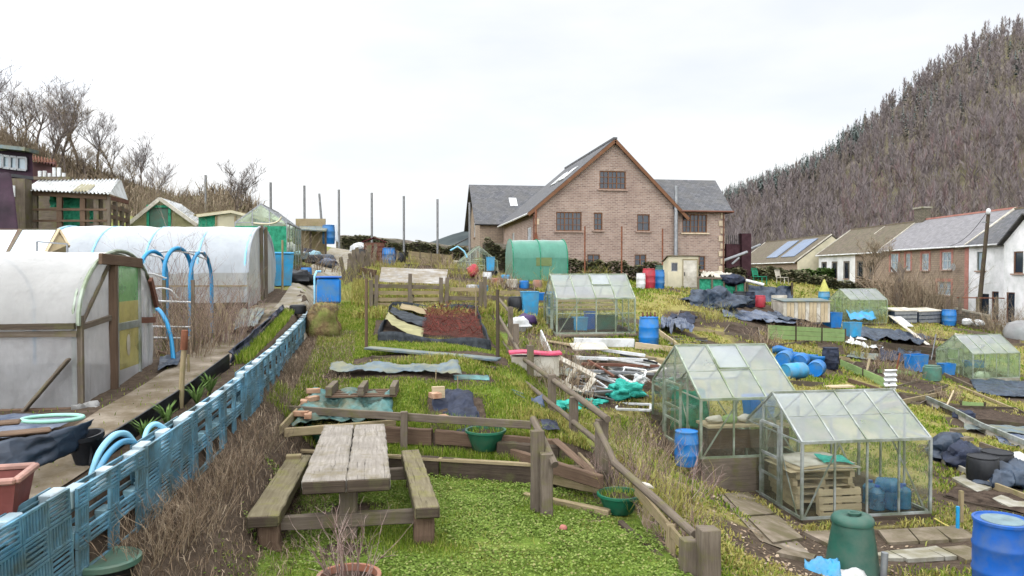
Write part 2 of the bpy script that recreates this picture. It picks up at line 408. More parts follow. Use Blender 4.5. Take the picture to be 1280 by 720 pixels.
M['bottle'] = glassm('blue_water_bottle', (.3, .62, .82), .45, (.10, .42, .66), .1)
M['glass_wall'] = glassm('greenhouse_wall_glass', (.96, .98, .95), .11, (.78, .82, .68))
M['glass_roof'] = glassm('greenhouse_roof_glass', (.94, .97, .98), .33, (.88, .93, .97), .05, 1.3, .8, 1.2)
M['glass_green'] = glassm('algae_green_glass', (.86, .95, .78), .34, (.62, .76, .50))
M['door_yellow'] = glassm('yellow_door_film', (.7, .66, .3), .75, (.52, .46, .16))
M['door_green'] = glassm('green_door_film', (.4, .7, .4), .7, (.18, .42, .16))
M['window'] = (lambda t: t.done(t.bsdf((.025, .035, .05), .06, .7)))(NT('dark_window_glass'))
M['window_pale'] = (lambda t: t.done(t.bsdf((.30, .38, .44), .1, .7)))(NT('curtained_window_glass'))
M['brick'] = brickm('mixed_stone_brick', (.19, .12, .095), (.40, .285, .225), (.42, .36, .31), 1.35, ms=.035, tint=(.15, .10, .085))
M['stone_house'] = brickm('valley_sandstone', (.27, .20, .15), (.36, .28, .21), (.22, .17, .13), 1., ms=.03)
M['stone_wall'] = brickm('dry_stone', (.13, .105, .085), (.22, .18, .15), (.06, .05, .04), 1.2, ms=.04, tint=(.10, .11, .06))
M['brick_red'] = brickm('red_brick_trim', (.38, .14, .11), (.46, .21, .17), (.45, .3, .24), 2.)
M['render_white'] = mat('white_render', (.80, .79, .79), .06, 1.5, .85, .2, dirt=(.55, .56, .54), damt=.35, dsc=.8)
M['render_cream'] = mat('cream_render', (.62, .56, .40), .08, 1.5, .85, .2, dirt=(.45, .42, .3), damt=.35, dsc=.8)
M['slate'] = brickm('slate_roof', (.075, .08, .09), (.15, .15, .16), (.04, .04, .045), 1., 'UV', .3, .22, .012, tint=(.13, .12, .10))
M['slate_brown'] = brickm('brown_tile_roof', (.10, .08, .06), (.17, .135, .105), (.05, .045, .04), 1., 'UV', .3, .25, .012, tint=(.13, .13, .07))
M['slate_pale'] = brickm('pale_slate_roof', (.17, .165, .17), (.26, .25, .26), (.10, .10, .10), 1., 'UV', .3, .22, .01, tint=(.22, .21, .21))
M['frame_brown'] = wood('brown_window_frame', (.16, .075, .04), (.24, .125, .07), bump=.1)
M['sill'] = mat('stone_sill', (.34, .24, .19), .2, 4., .9, .2)
M['quoin'] = mat('pale_quoin_stone', (.56, .46, .33), .2, 4., .9, .2)
M['solar'] = mat('solar_panel', (.10, .16, .27), .2, 1., .12, .8, bump=0)
M['hedge'] = islandm('hedge_leaf', [(0, (.08, .09, .045)), (.5, (.16, .17, .08)), (1, (.28, .24, .15))])
M['twig_grey'] = islandm('winter_twig_grey', [(0, (.10, .08, .075)), (.6, (.19, .16, .15)), (1, (.28, .24, .22))], trans=0)
M['twig_brown'] = islandm('winter_twig_brown', [(0, (.15, .11, .075)), (.6, (.25, .19, .125)), (1, (.34, .28, .19))], trans=0)
M['twig_dead'] = islandm('dead_stem', [(0, (.13, .085, .055)), (.5, (.28, .20, .13)), (1, (.48, .38, .27))], trans=.05)
M['twig_pink'] = islandm('dead_pink_stem', [(0, (.15, .085, .075)), (.5, (.30, .20, .17)), (1, (.46, .36, .31))], trans=.05)
M['bark'] = mat('grey_bark', (.15, .12, .10), .35, 6., .95, .1, bump=.6)
M['grass'] = islandm('grass_blade', [(0, (.09, .165, .014)), (.45, (.20, .30, .026)), (.75, (.31, .38, .05)), (1, (.44, .43, .13))], trans=.35)
M['clover'] = islandm('clover_leaf', [(0, (.09, .155, .02)), (.5, (.19, .28, .045)), (.85, (.31, .40, .10)), (1, (.36, .33, .14))], trans=.3)
M['straw'] = islandm('straw_blade', [(0, (.22, .18, .05)), (.35, (.38, .33, .08)), (.7, (.54, .48, .17)), (1, (.27, .34, .06))], trans=.25)
M['evergreen'] = islandm('evergreen_leaf', [(0, (.05, .11, .02)), (1, (.16, .25, .07))], trans=.2)
# ------------------------------------------------------------------ camera, light, sky
cam = bpy.data.cameras.new('camera'); co = bpy.data.objects.new('camera', cam); COL.objects.link(co)
cam.sensor_width = 36; cam.lens = 36 * FPX / 1280; cam.clip_start = .1; cam.clip_end = 5000
co.matrix_world = Matrix.Translation(CAM) @ Matrix((CR, CU, -CF)).transposed().to_4x4()
SC.camera = co
HAZE = .0014
SUN_EL, SUN_ROT = rad(48), rad(-125)
W = bpy.data.worlds.new('World'); SC.world = W; W.use_nodes = True
wt = W.node_tree; wt.nodes.clear()
wo = wt.nodes.new('ShaderNodeOutputWorld'); wb = wt.nodes.new('ShaderNodeBackground'); sk = wt.nodes.new('ShaderNodeTexSky')
sk.sky_type = 'NISHITA'; sk.sun_disc = False; sk.sun_elevation = SUN_EL; sk.sun_rotation = SUN_ROT
tc = wt.nodes.new('ShaderNodeTexCoord'); mp = wt.nodes.new('ShaderNodeMapping'); mp.inputs['Scale'].default_value = (1.2, 1.2, 4)
nz = wt.nodes.new('ShaderNodeTexNoise'); nz.inputs['Scale'].default_value = 1.6; nz.inputs['Detail'].default_value = 6
rp = wt.nodes.new('ShaderNodeValToRGB'); rp.color_ramp.elements[0].position = .33; rp.color_ramp.elements[1].position = .62
rp.color_ramp.elements[0].color = (.78, .825, .89, 1); rp.color_ramp.elements[1].color = (1.0, 1.0, 1.0, 1)
ml = wt.nodes.new('ShaderNodeMixRGB'); ml.blend_type = 'MULTIPLY'; ml.inputs[0].default_value = 1; ml.inputs[2].default_value = (14, 14, 14, 1)
mx = wt.nodes.new('ShaderNodeMixRGB'); mx.inputs[0].default_value = .95
L = wt.links.new
L(tc.outputs['Generated'], mp.inputs[0]); L(mp.outputs[0], nz.inputs['Vector']); L(nz.outputs[0], rp.inputs[0]); 
# overcast dome: brightest round the veiled sun behind the viewer
sz = wt.nodes.new('ShaderNodeVectorMath'); sz.operation = 'DOT_PRODUCT'; sz.inputs[1].default_value = (math.sin(SUN_ROT) * math.cos(SUN_EL), math.cos(SUN_ROT) * math.cos(SUN_EL), math.sin(SUN_EL)); mr = wt.nodes.new('ShaderNodeMapRange'); mr.interpolation_type = 'SMOOTHSTEP'
for i_, v_ in ((1, -.25), (2, .75), (3, 3.7), (4, 11.5)): mr.inputs[i_].default_value = v_
L(tc.outputs['Generated'], sz.inputs[0]); L(sz.outputs['Value'], mr.inputs[0]); L(mr.outputs[0], ml.inputs[2]); L(rp.outputs[0], ml.inputs[1])
L(sk.outputs[0], mx.inputs[1]); L(ml.outputs[0], mx.inputs[2]); L(mx.outputs[0], wb.inputs[0]); L(wb.outputs[0], wo.inputs[0])
wb.inputs[1].default_value = .1
sl = bpy.data.lights.new('sun', 'SUN'); so_ = bpy.data.objects.new('sun', sl); COL.objects.link(so_)
sl.energy = 1.5; sl.angle = rad(10); sl.color = (1, .94, .85)
# direction towards the sun: sky sun_rotation is measured clockwise from +Y
sd_ = Vector((math.sin(SUN_ROT) * math.cos(SUN_EL), math.cos(SUN_ROT) * math.cos(SUN_EL), math.sin(SUN_EL)))
so_.rotation_euler = sd_.to_track_quat('Z', 'Y').to_euler(); so_.location = (0, 0, 60)
SC.view_settings.view_transform = 'Standard'; SC.view_settings.look = 'None'; SC.view_settings.gamma = 1
SC.view_settings.use_curve_mapping = False; SC.view_settings.exposure = 1.55
SC.cycles.use_denoising = True
SC.cycles.max_bounces = 6; SC.cycles.transparent_max_bounces = 24; SC.cycles.diffuse_bounces = 3; SC.cycles.glossy_bounces = 3
SC.cycles.caustics_reflective = False; SC.cycles.caustics_refractive = False; SC.cycles.sample_clamp_indirect = 4
# ------------------------------------------------------------------ ground: one sheet to the horizon
def axis_pts(lo, a, b, hi, fine, grow):
    p = list(np.arange(a, b + 1e-6, fine)); s = fine; q = b
    while q < hi: s *= grow; q += s; p.append(q)
    s = fine; q = a; pre = []
    while q > lo: s *= grow; q -= s; pre.append(q)
    return np.array(pre[::-1] + p)
gx = np.concatenate([axis_pts(-900, -4.2, 4.2, 900, .12, 1.055)]); gy = axis_pts(-300, 3.5, 16, 1500, .13, 1.045)
XX, YY = np.meshgrid(gx, gy); ZZ = Hv(XX, YY)
ZZ = ZZ + .018 * np.sin(XX * 3.1 + np.sin(YY * 2.3)) * np.sin(YY * 2.7 + np.cos(XX * 1.9))
nx, ny = len(gx), len(gy)
me = bpy.data.meshes.new('ground')
V = np.stack([XX, YY, ZZ], -1).reshape(-1, 3)
idx = np.arange(nx * ny).reshape(ny, nx)
F = np.stack([idx[:-1, :-1], idx[:-1, 1:], idx[1:, 1:], idx[1:, :-1]], -1).reshape(-1, 4)
me.vertices.add(len(V)); me.vertices.foreach_set('co', V.ravel())
me.loops.add(F.size); me.loops.foreach_set('vertex_index', F.ravel())
me.polygons.add(len(F)); me.polygons.foreach_set('loop_start', np.arange(0, F.size, 4)); me.polygons.foreach_set('loop_total', np.full(len(F), 4))
me.update(); me.shade_smooth()
# where bare earth shows: the terrace, the bank, the banks by the fence, and around the junk
soil = np.zeros_like(XX)
soil = np.maximum(soil, (XX < XP(YY) + .95) * (YY < 24) * .9)
def soilspot(px, py, r, a=1.):
    global soil
    g = G(px, py); soil = np.maximum(soil, a * (1 - ss(r * .5, r, np.hypot(XX - g.x, YY - g.y))))
for q in [(720,480,1.6),(760,470,2.),(800,470,2.),(700,440,1.5),(770,600,1.2),(840,640,.9),(900,680,1.),(960,690,1.2),(1050,700,1.6),(1150,700,1.4),(930,640,.9),(880,700,.8),
          (660,400,3.),(640,380,3.),(570,370,2.5),(520,370,2.5),(760,580,.7),(1100,450,2.5),(1060,440,2.),(950,385,4.),(880,365,4.),(560,330,5),(480,330,4),(1150,395,5),(1220,600,1.2)]: soilspot(*q)
soil = np.maximum(soil, .5 * ss(.25, .9, np.sin(XX * .9 + 1.7 * np.sin(YY * .6)) * np.sin(YY * .8 + 1.3 * np.sin(XX * .5 + 2))) * ss(3, 4.5, XX))
for q in [(250,690,.5),(320,640,.45),(290,660,.4),(430,690,.35),(350,620,.35)]: soilspot(*q)
dryf = ss(2.5, 5, XX) * .62 + (YY > 23) * .25
at = me.attributes.new('soil', 'FLOAT', 'POINT'); at.data.foreach_set('value', soil.astype(np.float32).ravel())
at = me.attributes.new('dry', 'FLOAT', 'POINT'); at.data.foreach_set('value', np.clip(dryf, 0, 1).astype(np.float32).ravel())
t = NT('ground_turf_and_soil'); v = t.n('TexCoord').outputs['Object']
n1 = t.noise(v, 1.1, 7, .65); n2 = t.noise(v, 9, 6, .7); n3 = t.noise(v, .35, 4)
green = t.ramp(n2, [(.25, (.07, .11, .018)), (.55, (.15, .22, .035)), (.8, (.23, .28, .06))])
dry = t.ramp(n2, [(.25, (.15, .115, .045)), (.55, (.28, .25, .08)), (.8, (.38, .35, .14))])
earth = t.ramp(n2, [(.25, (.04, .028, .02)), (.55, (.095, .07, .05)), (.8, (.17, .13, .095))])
ad = t.n('Attribute', attribute_name='dry'); as_ = t.n('Attribute', attribute_name='soil')
mm = t.n('Math', {0: ad.outputs['Fac'], 1: n1}, operation='ADD'); mm2 = t.n('Math', {0: mm.outputs[0], 1: n3}, operation='ADD')
c = t.mix(t.ramp(mm2.outputs[0], [(.42 + .5, (0, 0, 0)), (.6 + .5, (1, 1, 1))]) if False else t.n('MapRange', {0: mm2.outputs[0], 1: 1.0, 2: 1.5}).outputs[0], green, dry)
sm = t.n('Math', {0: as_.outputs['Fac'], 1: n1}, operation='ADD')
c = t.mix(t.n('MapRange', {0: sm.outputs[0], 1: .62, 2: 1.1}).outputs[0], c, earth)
t.done(t.bsdf(c, .95, .1, 0, n2, .8, .05))
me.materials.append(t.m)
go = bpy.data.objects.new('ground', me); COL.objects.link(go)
tag(go, 'sloping allotment ground of green turf, dry grass and bare brown soil', 'ground', kind='structure')
# paths: thin sheets laid over the ground
def strip(name, mt, line, w, label, dz=.02, n=60, wob=.06, cat='path'):
    line = [Vector((p[0], p[1], 0)) for p in line]; L = [0]
    for a, b in zip(line, line[1:]): L.append(L[-1] + (b - a).length)
    mb = MB()
    def at_(u):
        s = u * L[-1]; k = 0
        while k < len(L) - 2 and s > L[k + 1]: k += 1
        q = (s - L[k]) / (L[k + 1] - L[k]); return line[k].lerp(line[k + 1], q), (line[k + 1] - line[k]).normalized()
    def f(u, v):
        p, d = at_(u); nrm = Vector((d.y, -d.x, 0)); ww = w if not callable(w) else w(u)
        p = p + nrm * (v - .5) * (ww + wob * mnoise.noise(Vector((p.x * 1.3, p.y * 1.3, v * 5))))
        return onG(p.x, p.y, dz)
    mb.grid(f, n, 6)
    return solo(mb, name, mt, label, cat, kind='structure', smooth=60)
M['path'] = mat('trodden_path', (.24, .19, .14), .3, 3., .95, .1, bump=.6, c2=(.36, .31, .25), dirt=(.14, .11, .07), damt=.5)
M['path_far'] = mat('grey_path', (.34, .32, .28), .25, 3., .95, .1, bump=.6, c2=(.46, .43, .38), dirt=(.24, .2, .13), damt=.5)
strip('path', M['path'], [(XP(y) - .82 + (0 if y > 6 else .0), y) for y in (3.5, 5, 7, 9, 11, 13, 16, 19, 21)], .85, 'trodden brown path along the raised terrace beside the blue pallets')
far = [G(352, 400), G(372, 380), G(390, 361), G(404, 343), G(420, 326), G(441, 307)]
strip('path', M['path_far'], far, lambda u: .9 + u * 1.2, 'pale path climbing to the back wall past the poles', n=40)
p_ = [G(925, 625), G(945, 650), G(985, 690)]
strip('path', M['path'], p_, .8, 'brown earth path beside the front greenhouse', n=30)
# ------------------------------------------------------------------ hills
def hillmesh(name, label, crest, base_d, crest_d, basez, mt, nu=60, nv=24, shape=1.15, back=1.5, group=None):
    cx = [c[0] for c in crest]; cy = [c[1] for c in crest]; xs = np.linspace(cx[0], cx[-1], nu + 1)
    def surf(u, v):
        px = cx[0] + (cx[-1] - cx[0]) * u
        py = float(np.interp(px, cx, cy)); q = (px - cx[0]) / (cx[-1] - cx[0])
        bd = base_d[0] + (base_d[1] - base_d[0]) * q; cd = crest_d[0] + (crest_d[1] - crest_d[0]) * q
        top = P(px, py, cd)
        if v <= 1:
            d = bd + (cd - bd) * v; p = P(px, 340, d); z = basez + (top.z - basez) * v ** shape
        else:
            d = cd * (1 + (v - 1) * back); p = P(px, 340, d); z = top.z - (top.z - basez) * ((v - 1) * 1.6) ** 1.5
        z += .02 * (top.z - basez) * mnoise.noise(Vector((p.x / 40, p.y / 40, 0))) * min(1, v * 3) * (1 if v < 1 else .5)
        return Vector((p.x, p.y, z))
    mb = MB(); mb.grid(lambda u, v: surf(u, v * 1.5), nu, nv)
    o = solo(mb, name, mt, label, 'hill', kind='structure', smooth=80, group=group)
    return surf
M['hill_floor'] = mat('winter_hillside', (.15, .12, .105), .4, .12, 1, .05, bump=0, c2=(.25, .21, .18), dirt=(.13, .12, .06), dsc=.05)
M['hill_left'] = mat('scrubby_bank', (.13, .11, .05), .4, .6, 1, .05, bump=.5, bsc=4, c2=(.22, .18, .09), dirt=(.10, .13, .03), dsc=.25)
M['hill_blue'] = mat('distant_wooded_hill', (.06, .075, .08), .4, .02, 1, .05, bump=0, c2=(.10, .115, .11))
CREST = [(780, 268), (850, 252), (900, 262), (950, 240), (1000, 223), (1025, 213), (1100, 148), (1160, 98), (1210, 66), (1245, 48), (1280, 39), (1340, 22), (1420, 5), (1600, 0)]
hr = hillmesh('hill', 'steep wooded winter hillside rising behind the terraced houses', CREST, (150, 110), (420, 330), -3, M['hill_floor'], 80, 30)
LCREST = [(-420, 40), (-200, 100), (-60, 148), (0, 172), (60, 192), (120, 216), (180, 239), (215, 250), (245, 250), (265, 247), (290, 252), (310, 262), (340, 285), (380, 312)]
hl = hillmesh('hill', 'scrubby bank with bare bushes rising behind the left sheds', LCREST, (34, 44), (62, 66), 2.5, M['hill_left'], 70, 20, .9, .8)
hb = hillmesh('hill', 'blue distant hill showing left of the brick building', [(500, 320), (530, 304), (545, 299), (565, 291), (585, 285), (610, 283), (660, 290), (720, 300)], (650, 650), (900, 900), -5, M['hill_blue'], 30, 14)

# damp valley air
mb = MB(); mb.bar((0, -420, 108), (0, 2300, 108), 2400, 236)
t = NT('valley_haze'); vp = t.n('VolumePrincipled', {'Color': (.86, .89, .95, 1), 'Density': HAZE}); t.link(vp.outputs[0], t.out.inputs['Volume'])
if HAZE > 0: hz0 = solo(mb, 'haze', t.m, 'thin pale winter haze filling the valley', 'haze', kind='stuff'); hz0.display_type = 'WIRE'
# ------------------------------------------------------------------ foreground lawn: picnic table, steps, fences
def zl(x): return -.05 * max(0, x - .5)
# picnic table of railway sleepers
tn = PZ(433, 600, .78); tf = PZ(443, 531, .80)
tax = (tf - tn); tax.z = 0; tax.normalize(); trt = Vector((tax.y, -tax.x, 0))
c0 = (tn + tf) / 2; t0 = Vector((c0.x, c0.y, 0)); Lt = (tf - tn).length
def TP(a, s, z): return t0 + tax * a + trt * s + Vector((0, 0, z)) - t0
tb = thing('picnic_table', 'heavy weathered sleeper picnic table with two attached benches on the front lawn', 'picnic table', t0)
for s, nm in ((-.235, 'plank'), (.235, 'plank')):
    mb = MB(); mb.bar(TP(-Lt / 2, s * .99, .715), TP(Lt / 2, s * .93, .735), .462, .15, n=26, jit=.008, tw=.90, th=1)
    o = mb.build('tabletop', M['wood_table'], tb, bev=.012)
    mb = MB(); mb.bar(TP(-Lt / 2 - .016, s * .99, .712), TP(-Lt / 2 + .006, s * .99, .712), .45, .135); mb.build('plank_end', M['wood_dark'], tb, bev=.012)
for a in (-Lt * .32, Lt * .30):
    mb = MB(); mb.bar(TP(a, 0, .02), TP(a, 0, .63), .34, .2, up=trt, n=4, jit=.006); mb.build('pedestal', M['wood_grey'], tb, bev=.01)
BL = 2.66
for s in (-.86, .86):
    sl_ = s * 1.0; fl = .06 * (1 if s < 0 else -.2)
    mb = MB(); mb.bar(TP(-BL / 2 - .12, s * 1.0, .385), TP(BL / 2 - .12, s * .93 + fl, .395), .27 if s > 0 else .33, .13, n=20, jit=.007, tw=.95)
    mb.build('bench_seat', M['wood_bench'], tb, bev=.012)
    mb = MB(); q_ = TP(-BL / 2 - .12, s, .383); mb.bar(q_ - tax * .016, q_ + tax * .006, .255 if s > 0 else .315, .115); mb.build('seat_end', M['wood_dark'], tb, bev=.01)
    for a in (-BL / 2 + .1, BL / 2 - .4):
        mb = MB(); mb.bar(TP(a, s * .97 + (0 if s > 0 else .04), -.03), TP(a, s * .97, .32), .2, .22, up=trt, n=3, jit=.012); mb.build('bench_leg', M['wood_brown'], tb, bev=.015)
for a in (-BL / 2 + .26, BL / 2 - .55):
    mb = MB(); mb.bar(TP(a, -.86, .24), TP(a, .86, .24), .1, .15, n=10, jit=.005); mb.build('crossbeam', M['wood_grey'], tb, bev=.008)
excl(t0.x, t0.y, .16)
mb = MB(); q = t0 + TP(BL / 2 - .35, -.80, 0); mb.box((0, 0, .03), (.2, .11, .06))
solo(mb, 'wood_block', M['wood_mid'], 'small loose wood block lying on the far end of the left bench', 'wood block', (q.x, q.y, .4515), rad(4), bev=.006)
# retaining sleepers behind the lawn
def sleeper(p0, p1, w, h, label, mt='wood_dark', jit=.008, cat='sleeper', name='sleeper_beam', group=None, n=14, bev=.012, up=(0, 0, 1)):
    p0 = Vector(p0); p1 = Vector(p1); c = (p0 + p1) / 2
    mb = MB(); mb.bar(p0 - c, p1 - c, w, h, n=n, jit=jit, up=up)
    return solo(mb, name, M[mt], label, cat, c, bev=bev, group=group)
def AX(x, off, z): return Vector((x, YA(x) + off, z))
sleeper(AX(-2.2, .0, .13), AX(.62, .0, .12), .12, .30, 'long dark sleeper edging the lawn behind the picnic table', 'wood_dark')
sleeper(AX(.66, .02, .11), AX(2.95, .02, .02), .14, .30, 'dark sleeper edging the lawn beyond the right bench', 'wood_dark')
mb = MB(); mb.bar(AX(-2.3, -.02, .295) - AX(0, 0, 0), AX(2.7, -.02, .21) - AX(0, 0, 0), .11, .035, n=12, jit=.004)
solo(mb, 'capping_plank', M['wood_mid'], 'thin pale plank capping the dark lawn sleepers', 'plank', AX(0, 0, 0))
sleeper(AX(-1.95, .6, .47), AX(.55, .6, .43), .09, .26, 'grey board at the foot of the rail fence, left of the middle post', 'wood_brown')
sleeper(AX(.6, .6, .44), AX(2.4, .6, .36), .1, .22, 'grey board at the foot of the rail fence under the hanging pot', 'wood_brown')
sleeper(AX(1.5, .42, .30), AX(2.4, .42, .26), .12, .3, 'thick dark sleeper under the right hanging pot', 'wood_dark')
# rail fence behind the table
fr = thing('rail_fence', 'low grey timber rail fence behind the picnic table', 'fence', AX(0, .45, 0))
def RF(x, z, o=0): return AX(x, .45 + o, z) - AX(0, .45, 0)
for px, d in ((340, 12.0), (505, 11.6)):
    x = P(px, 540, d).x
    mb = MB(); mb.bar(RF(x, -.05, -.08), RF(x, .86, -.08), .11, .1, up=(0, 1, 0), n=5, jit=.004); mb.build('post', M['wood_grey'], fr, bev=.008)
xa = P(336, 515, 12.1).x; xb = P(668, 530, 11.1).x
mb = MB(); mb.bar(RF(xa, .83, .02), RF(xb, .70, .02), .06, .12, n=14, jit=.004); mb.build('rail', M['wood_grey'], fr, bev=.006)
# tall square posts either side of the steps and the sloping handrail
hp = thing('handrail', 'grey timber posts and short sloping handrail beside the garden steps', 'handrail', G(690, 628))
o0 = Vector(hp.location)
a_ = PZ(672, 628, .05); b_ = PZ(683, 642, -.05)
for q, h in ((a_, .98), (b_, .72)):
    mb = MB(); mb.bar(Vector((q.x, q.y, -.2)) - o0, Vector((q.x, q.y, h)) - o0, .17 if h > .9 else .15, .13, up=(0, 1, 0), n=6, jit=.006); mb.build('post', M['wood_grey'], hp, bev=.01)
r0 = Vector((a_.x + .04, a_.y + .55, 1.02)) - o0; r1 = Vector((b_.x + .08, b_.y - .14, .60)) - o0
mb = MB(); mb.tube([r0, r0.lerp(r1, .5), r1], .05, 10); mb.build('rail', M['wood_grey'], hp, smooth=40)
# steps to the right of the posts
xs0 = a_.x + .05
for k, (px0, py0, px1, py1, z, lab) in enumerate([(640, 563, 752, 597, .33, 'upper timber step board between the posts and the right fence'),
        (672, 588, 752, 604, .12, 'middle timber step board with grass behind it'), (655, 618, 762, 640, -.04, 'lower timber step board beside the short post'),
        (690, 650, 752, 655, -.13, 'lowest thin timber step board sunk in the lawn')]):
    a = PZ(px0, py0, z); b = PZ(px1, py1, z)
    sleeper((a.x, a.y, z - .06), (b.x, b.y, z - .06), .09, .18, lab, ['wood_brown', 'wood_mid', 'wood_mid', 'wood_mid'][k], jit=.004)
a = PZ(693, 549, .5); b = PZ(744, 594, .22)
sleeper(a, b, .13, .035, 'loose pinkish plank leaning down across the steps', 'wood_brown', name='plank', cat='plank', jit=.002)
# ------------------------------------------------------------------ right-hand post and pole fence
ff = thing('pole_fence', 'grey round-pole fence running down the right side of the lawn', 'fence', (FX, 10, 0))
f0 = Vector((FX, 10, 0))
fp = [G(637, 413), G(641, 430), G(655, 462)]
def post(x, y, z0, z1, w=.13, dpt=.12, mt='wood_grey', n=5):
    mb = MB(); mb.bar(Vector((x, y, z0)) - f0, Vector((x, y, z1)) - f0, w, dpt, up=(0, 1, 0), n=n, jit=.006); mb.build('post', M[mt], ff, bev=.009)
def pole(a, b, r=.05, nm='rail', mt='wood_grey'):
    a = Vector(a) - f0; b = Vector(b) - f0; mb = MB(); ps = [a.lerp(b, k / 6) + Vector((U(-.004, .004), U(-.004, .004), U(-.004, .004))) for k in range(7)]
    mb.tube(ps, [r * U(.95, 1.05) for _ in ps], 9); mb.build(nm, M[mt], ff, smooth=50)
PY = [(752, 590, 10.9), (717, 545, 12.2), (690, 527, 13.6), (663, 487, 15.6), (645, 450, 17.8), (638, 420, 20.5)]
tops = []
for px, py, d in PY:
    q = P(px, py, d); g = Vector((q.x, q.y, H(q.x, q.y)))
    tp = {752: 527, 717: 498, 690: 470, 663: 433, 645: 406, 638: 385}[px]
    zt_ = P(px, tp, d).z
    tops.append(Vector((q.x, q.y, zt_)))
    post(q.x, q.y, min(q.z, g.z) - .15, zt_ + .03, .17 if px == 752 else .13, .13)
# top rail and lower rail, in lengths between the posts
def R(px, py, d): return P(px, py, d)
pole(R(760, 524, 10.7), R(651, 446, 16.2), .05)
pole(R(752, 556, 10.9), R(642, 466, 16.0), .044)
pole(R(653, 447, 16.3), R(622, 392, 22.0), .042)
pole(R(668, 482, 15.4), R(628, 428, 20.8), .042)
pole(R(640, 393, 20.4), R(622, 372, 24), .045)
# lower stretch from the tall post down to the bottom corner
pole(R(745, 530, 10.75), R(769, 580, 9.9), .045)
pole(R(768, 578, 9.9), R(868, 668, 8.05), .05)
for (p0, p1, w, h) in [(R(795, 612, 9.55), R(870, 700, 8.0), .035, .13), (R(742, 590, 10.8), R(700, 545, 12.6), .04, .12)]:
    mb = MB(); mb.bar(p0 - f0, p1 - f0, w, h, n=6, jit=.004); mb.build('lower_board', M['wood_mid'], ff, bev=.004)
for px, py, d, tp in ((808, 655, 9.35, 612), (838, 690, 8.6, 655)):
    q = P(px, py, d); post(q.x, q.y, q.z - .25, P(px, tp, d).z, .09, .09, 'wood_mid')
q = P(885, 715, 7.75)
post(q.x, q.y, -.6, P(880, 660, 7.75).z, .2, .2); post(q.x - .16, q.y + .14, -.6, P(870, 672, 7.9).z, .15, .16)
for (a, b) in ((R(735, 640, 9.9), R(775, 690, 8.8)), (R(775, 660, 9.3), R(870, 745, 7.6))):
    mb = MB(); mb.bar(a - f0, b - f0, .08, .2, n=6, jit=.006); mb.build('base_sleeper', M['wood_dark'], ff, bev=.01)
# little yellow post-cap box
nb = thing('post_lantern', 'small yellow wooden box with a pale roof on the pole fence', 'wooden box', P(806, 618, 9.4))
mb = MB(); mb.box((0, 0, -.02), (.10, .10, .2)); mb.build('box', M['wood_lime'] if False else mat('yellow_wood', (.42, .32, .06), .25, 5), nb, bev=.006)
mb = MB(); mb.bar((-.085, 0, .10), (.0, 0, .125), .17, .02); mb.bar((.0, 0, .125), (.085, 0, .10), .17, .02); mb.build('roof', M['offwhite'], nb)
# ------------------------------------------------------------------ hanging half-baskets and pots
def basket(loc, label, r=.28, h=.27, rz=0):
    t = thing('planter', label, 'planter', loc, rz, 'green planters on the lawn fences')
    mb = MB(); mb.lathe([(r * .62, 0), (r * .70, .03), (r * .9, h * .7), (r, h), (r * 1.09, h), (r * 1.09, h + .03), (r * .98, h + .03), (r * .93, h - .04)], 28, cap1=False); mb.build('pot', M['green_pot'], t, smooth=40)
    mb = MB(); mb.grid(lambda u, v: (r * .95 * v * math.cos(u * 6.2832), r * .95 * v * math.sin(u * 6.2832), h - .03 + .05 * (1 - v) + .02 * mnoise.noise(Vector((u * 9, v * 5, r)))), 20, 5); mb.build('soil', M['soil'], t, smooth=60)
    mb = MB()
    for k in range(160):
        a = U(0, 6.28); q = r * math.sqrt(RN.random()) * .95; b = U(0, 6.28); l = U(.04, .12); w = .006
        p = Vector((q * math.cos(a), q * math.sin(a), h - .02)); e = p + Vector((math.cos(b) * l * .7, math.sin(b) * l * .7, l)); s = Vector((-math.sin(b), math.cos(b), 0)) * w
        mb.poly([p - s, p + s, e])
    mb.build('weeds', M['straw'] if RN.random() < .3 else M['grass'], t)
    return t
q = P(607, 563, 11.55); basket((q.x, q.y, P(607, 562, 11.55).z), 'green half-basket pot of weeds hung on the right end of the rail fence', .29, .28)
q = P(413, 556, 11.95); basket((q.x, q.y, P(413, 556, 11.95).z), 'green half-basket pot partly hidden behind the picnic table top', .33, .33)
q = P(774, 638, 9.75); basket((q.x, q.y, P(774, 640, 9.75).z), 'green pot of trailing weeds beside the tall fence post', .265, .22)
# terracotta pot with dead stems in front of the table, and the green lid by the pallets
def stemsmb(n, r, h, thick=.006, lean=.4, branch=2, seed=0, up=True, flat=1.):
    mb = MB(); rr = random.Random(seed)
    def st(p, d, L, th, lv):
        k = 3; ps = [p]; dd = d.normalized()
        for i in range(k):
            dd = (dd + Vector((rr.uniform(-.22, .22), rr.uniform(-.22, .22), rr.uniform(-.12, .15)))).normalized(); ps.append(ps[-1] + dd * (L / k))
        mb.tube(ps, [th, th * .8, th * .6, th * .35], 3, cap=False)
        if lv > 0:
            for _ in range(rr.randint(1, 3)):
                i = rr.randint(1, 3); d2 = (dd + Vector((rr.uniform(-.9, .9), rr.uniform(-.9, .9), rr.uniform(-.2, .6)))).normalized(); st(ps[i], d2, L * rr.uniform(.3, .6), th * .6, lv - 1)
    for _ in range(n):
        a = rr.uniform(0, 6.28); q = r * math.sqrt(rr.random()); b = a + rr.uniform(-1, 1); l = rr.uniform(0, lean)
        st(Vector((q * math.cos(a), q * math.sin(a) * flat, 0)), Vector((math.cos(b) * l, math.sin(b) * l, 1)), h * rr.uniform(.5, 1.1), thick * rr.uniform(.7, 1.2), branch)
    return mb
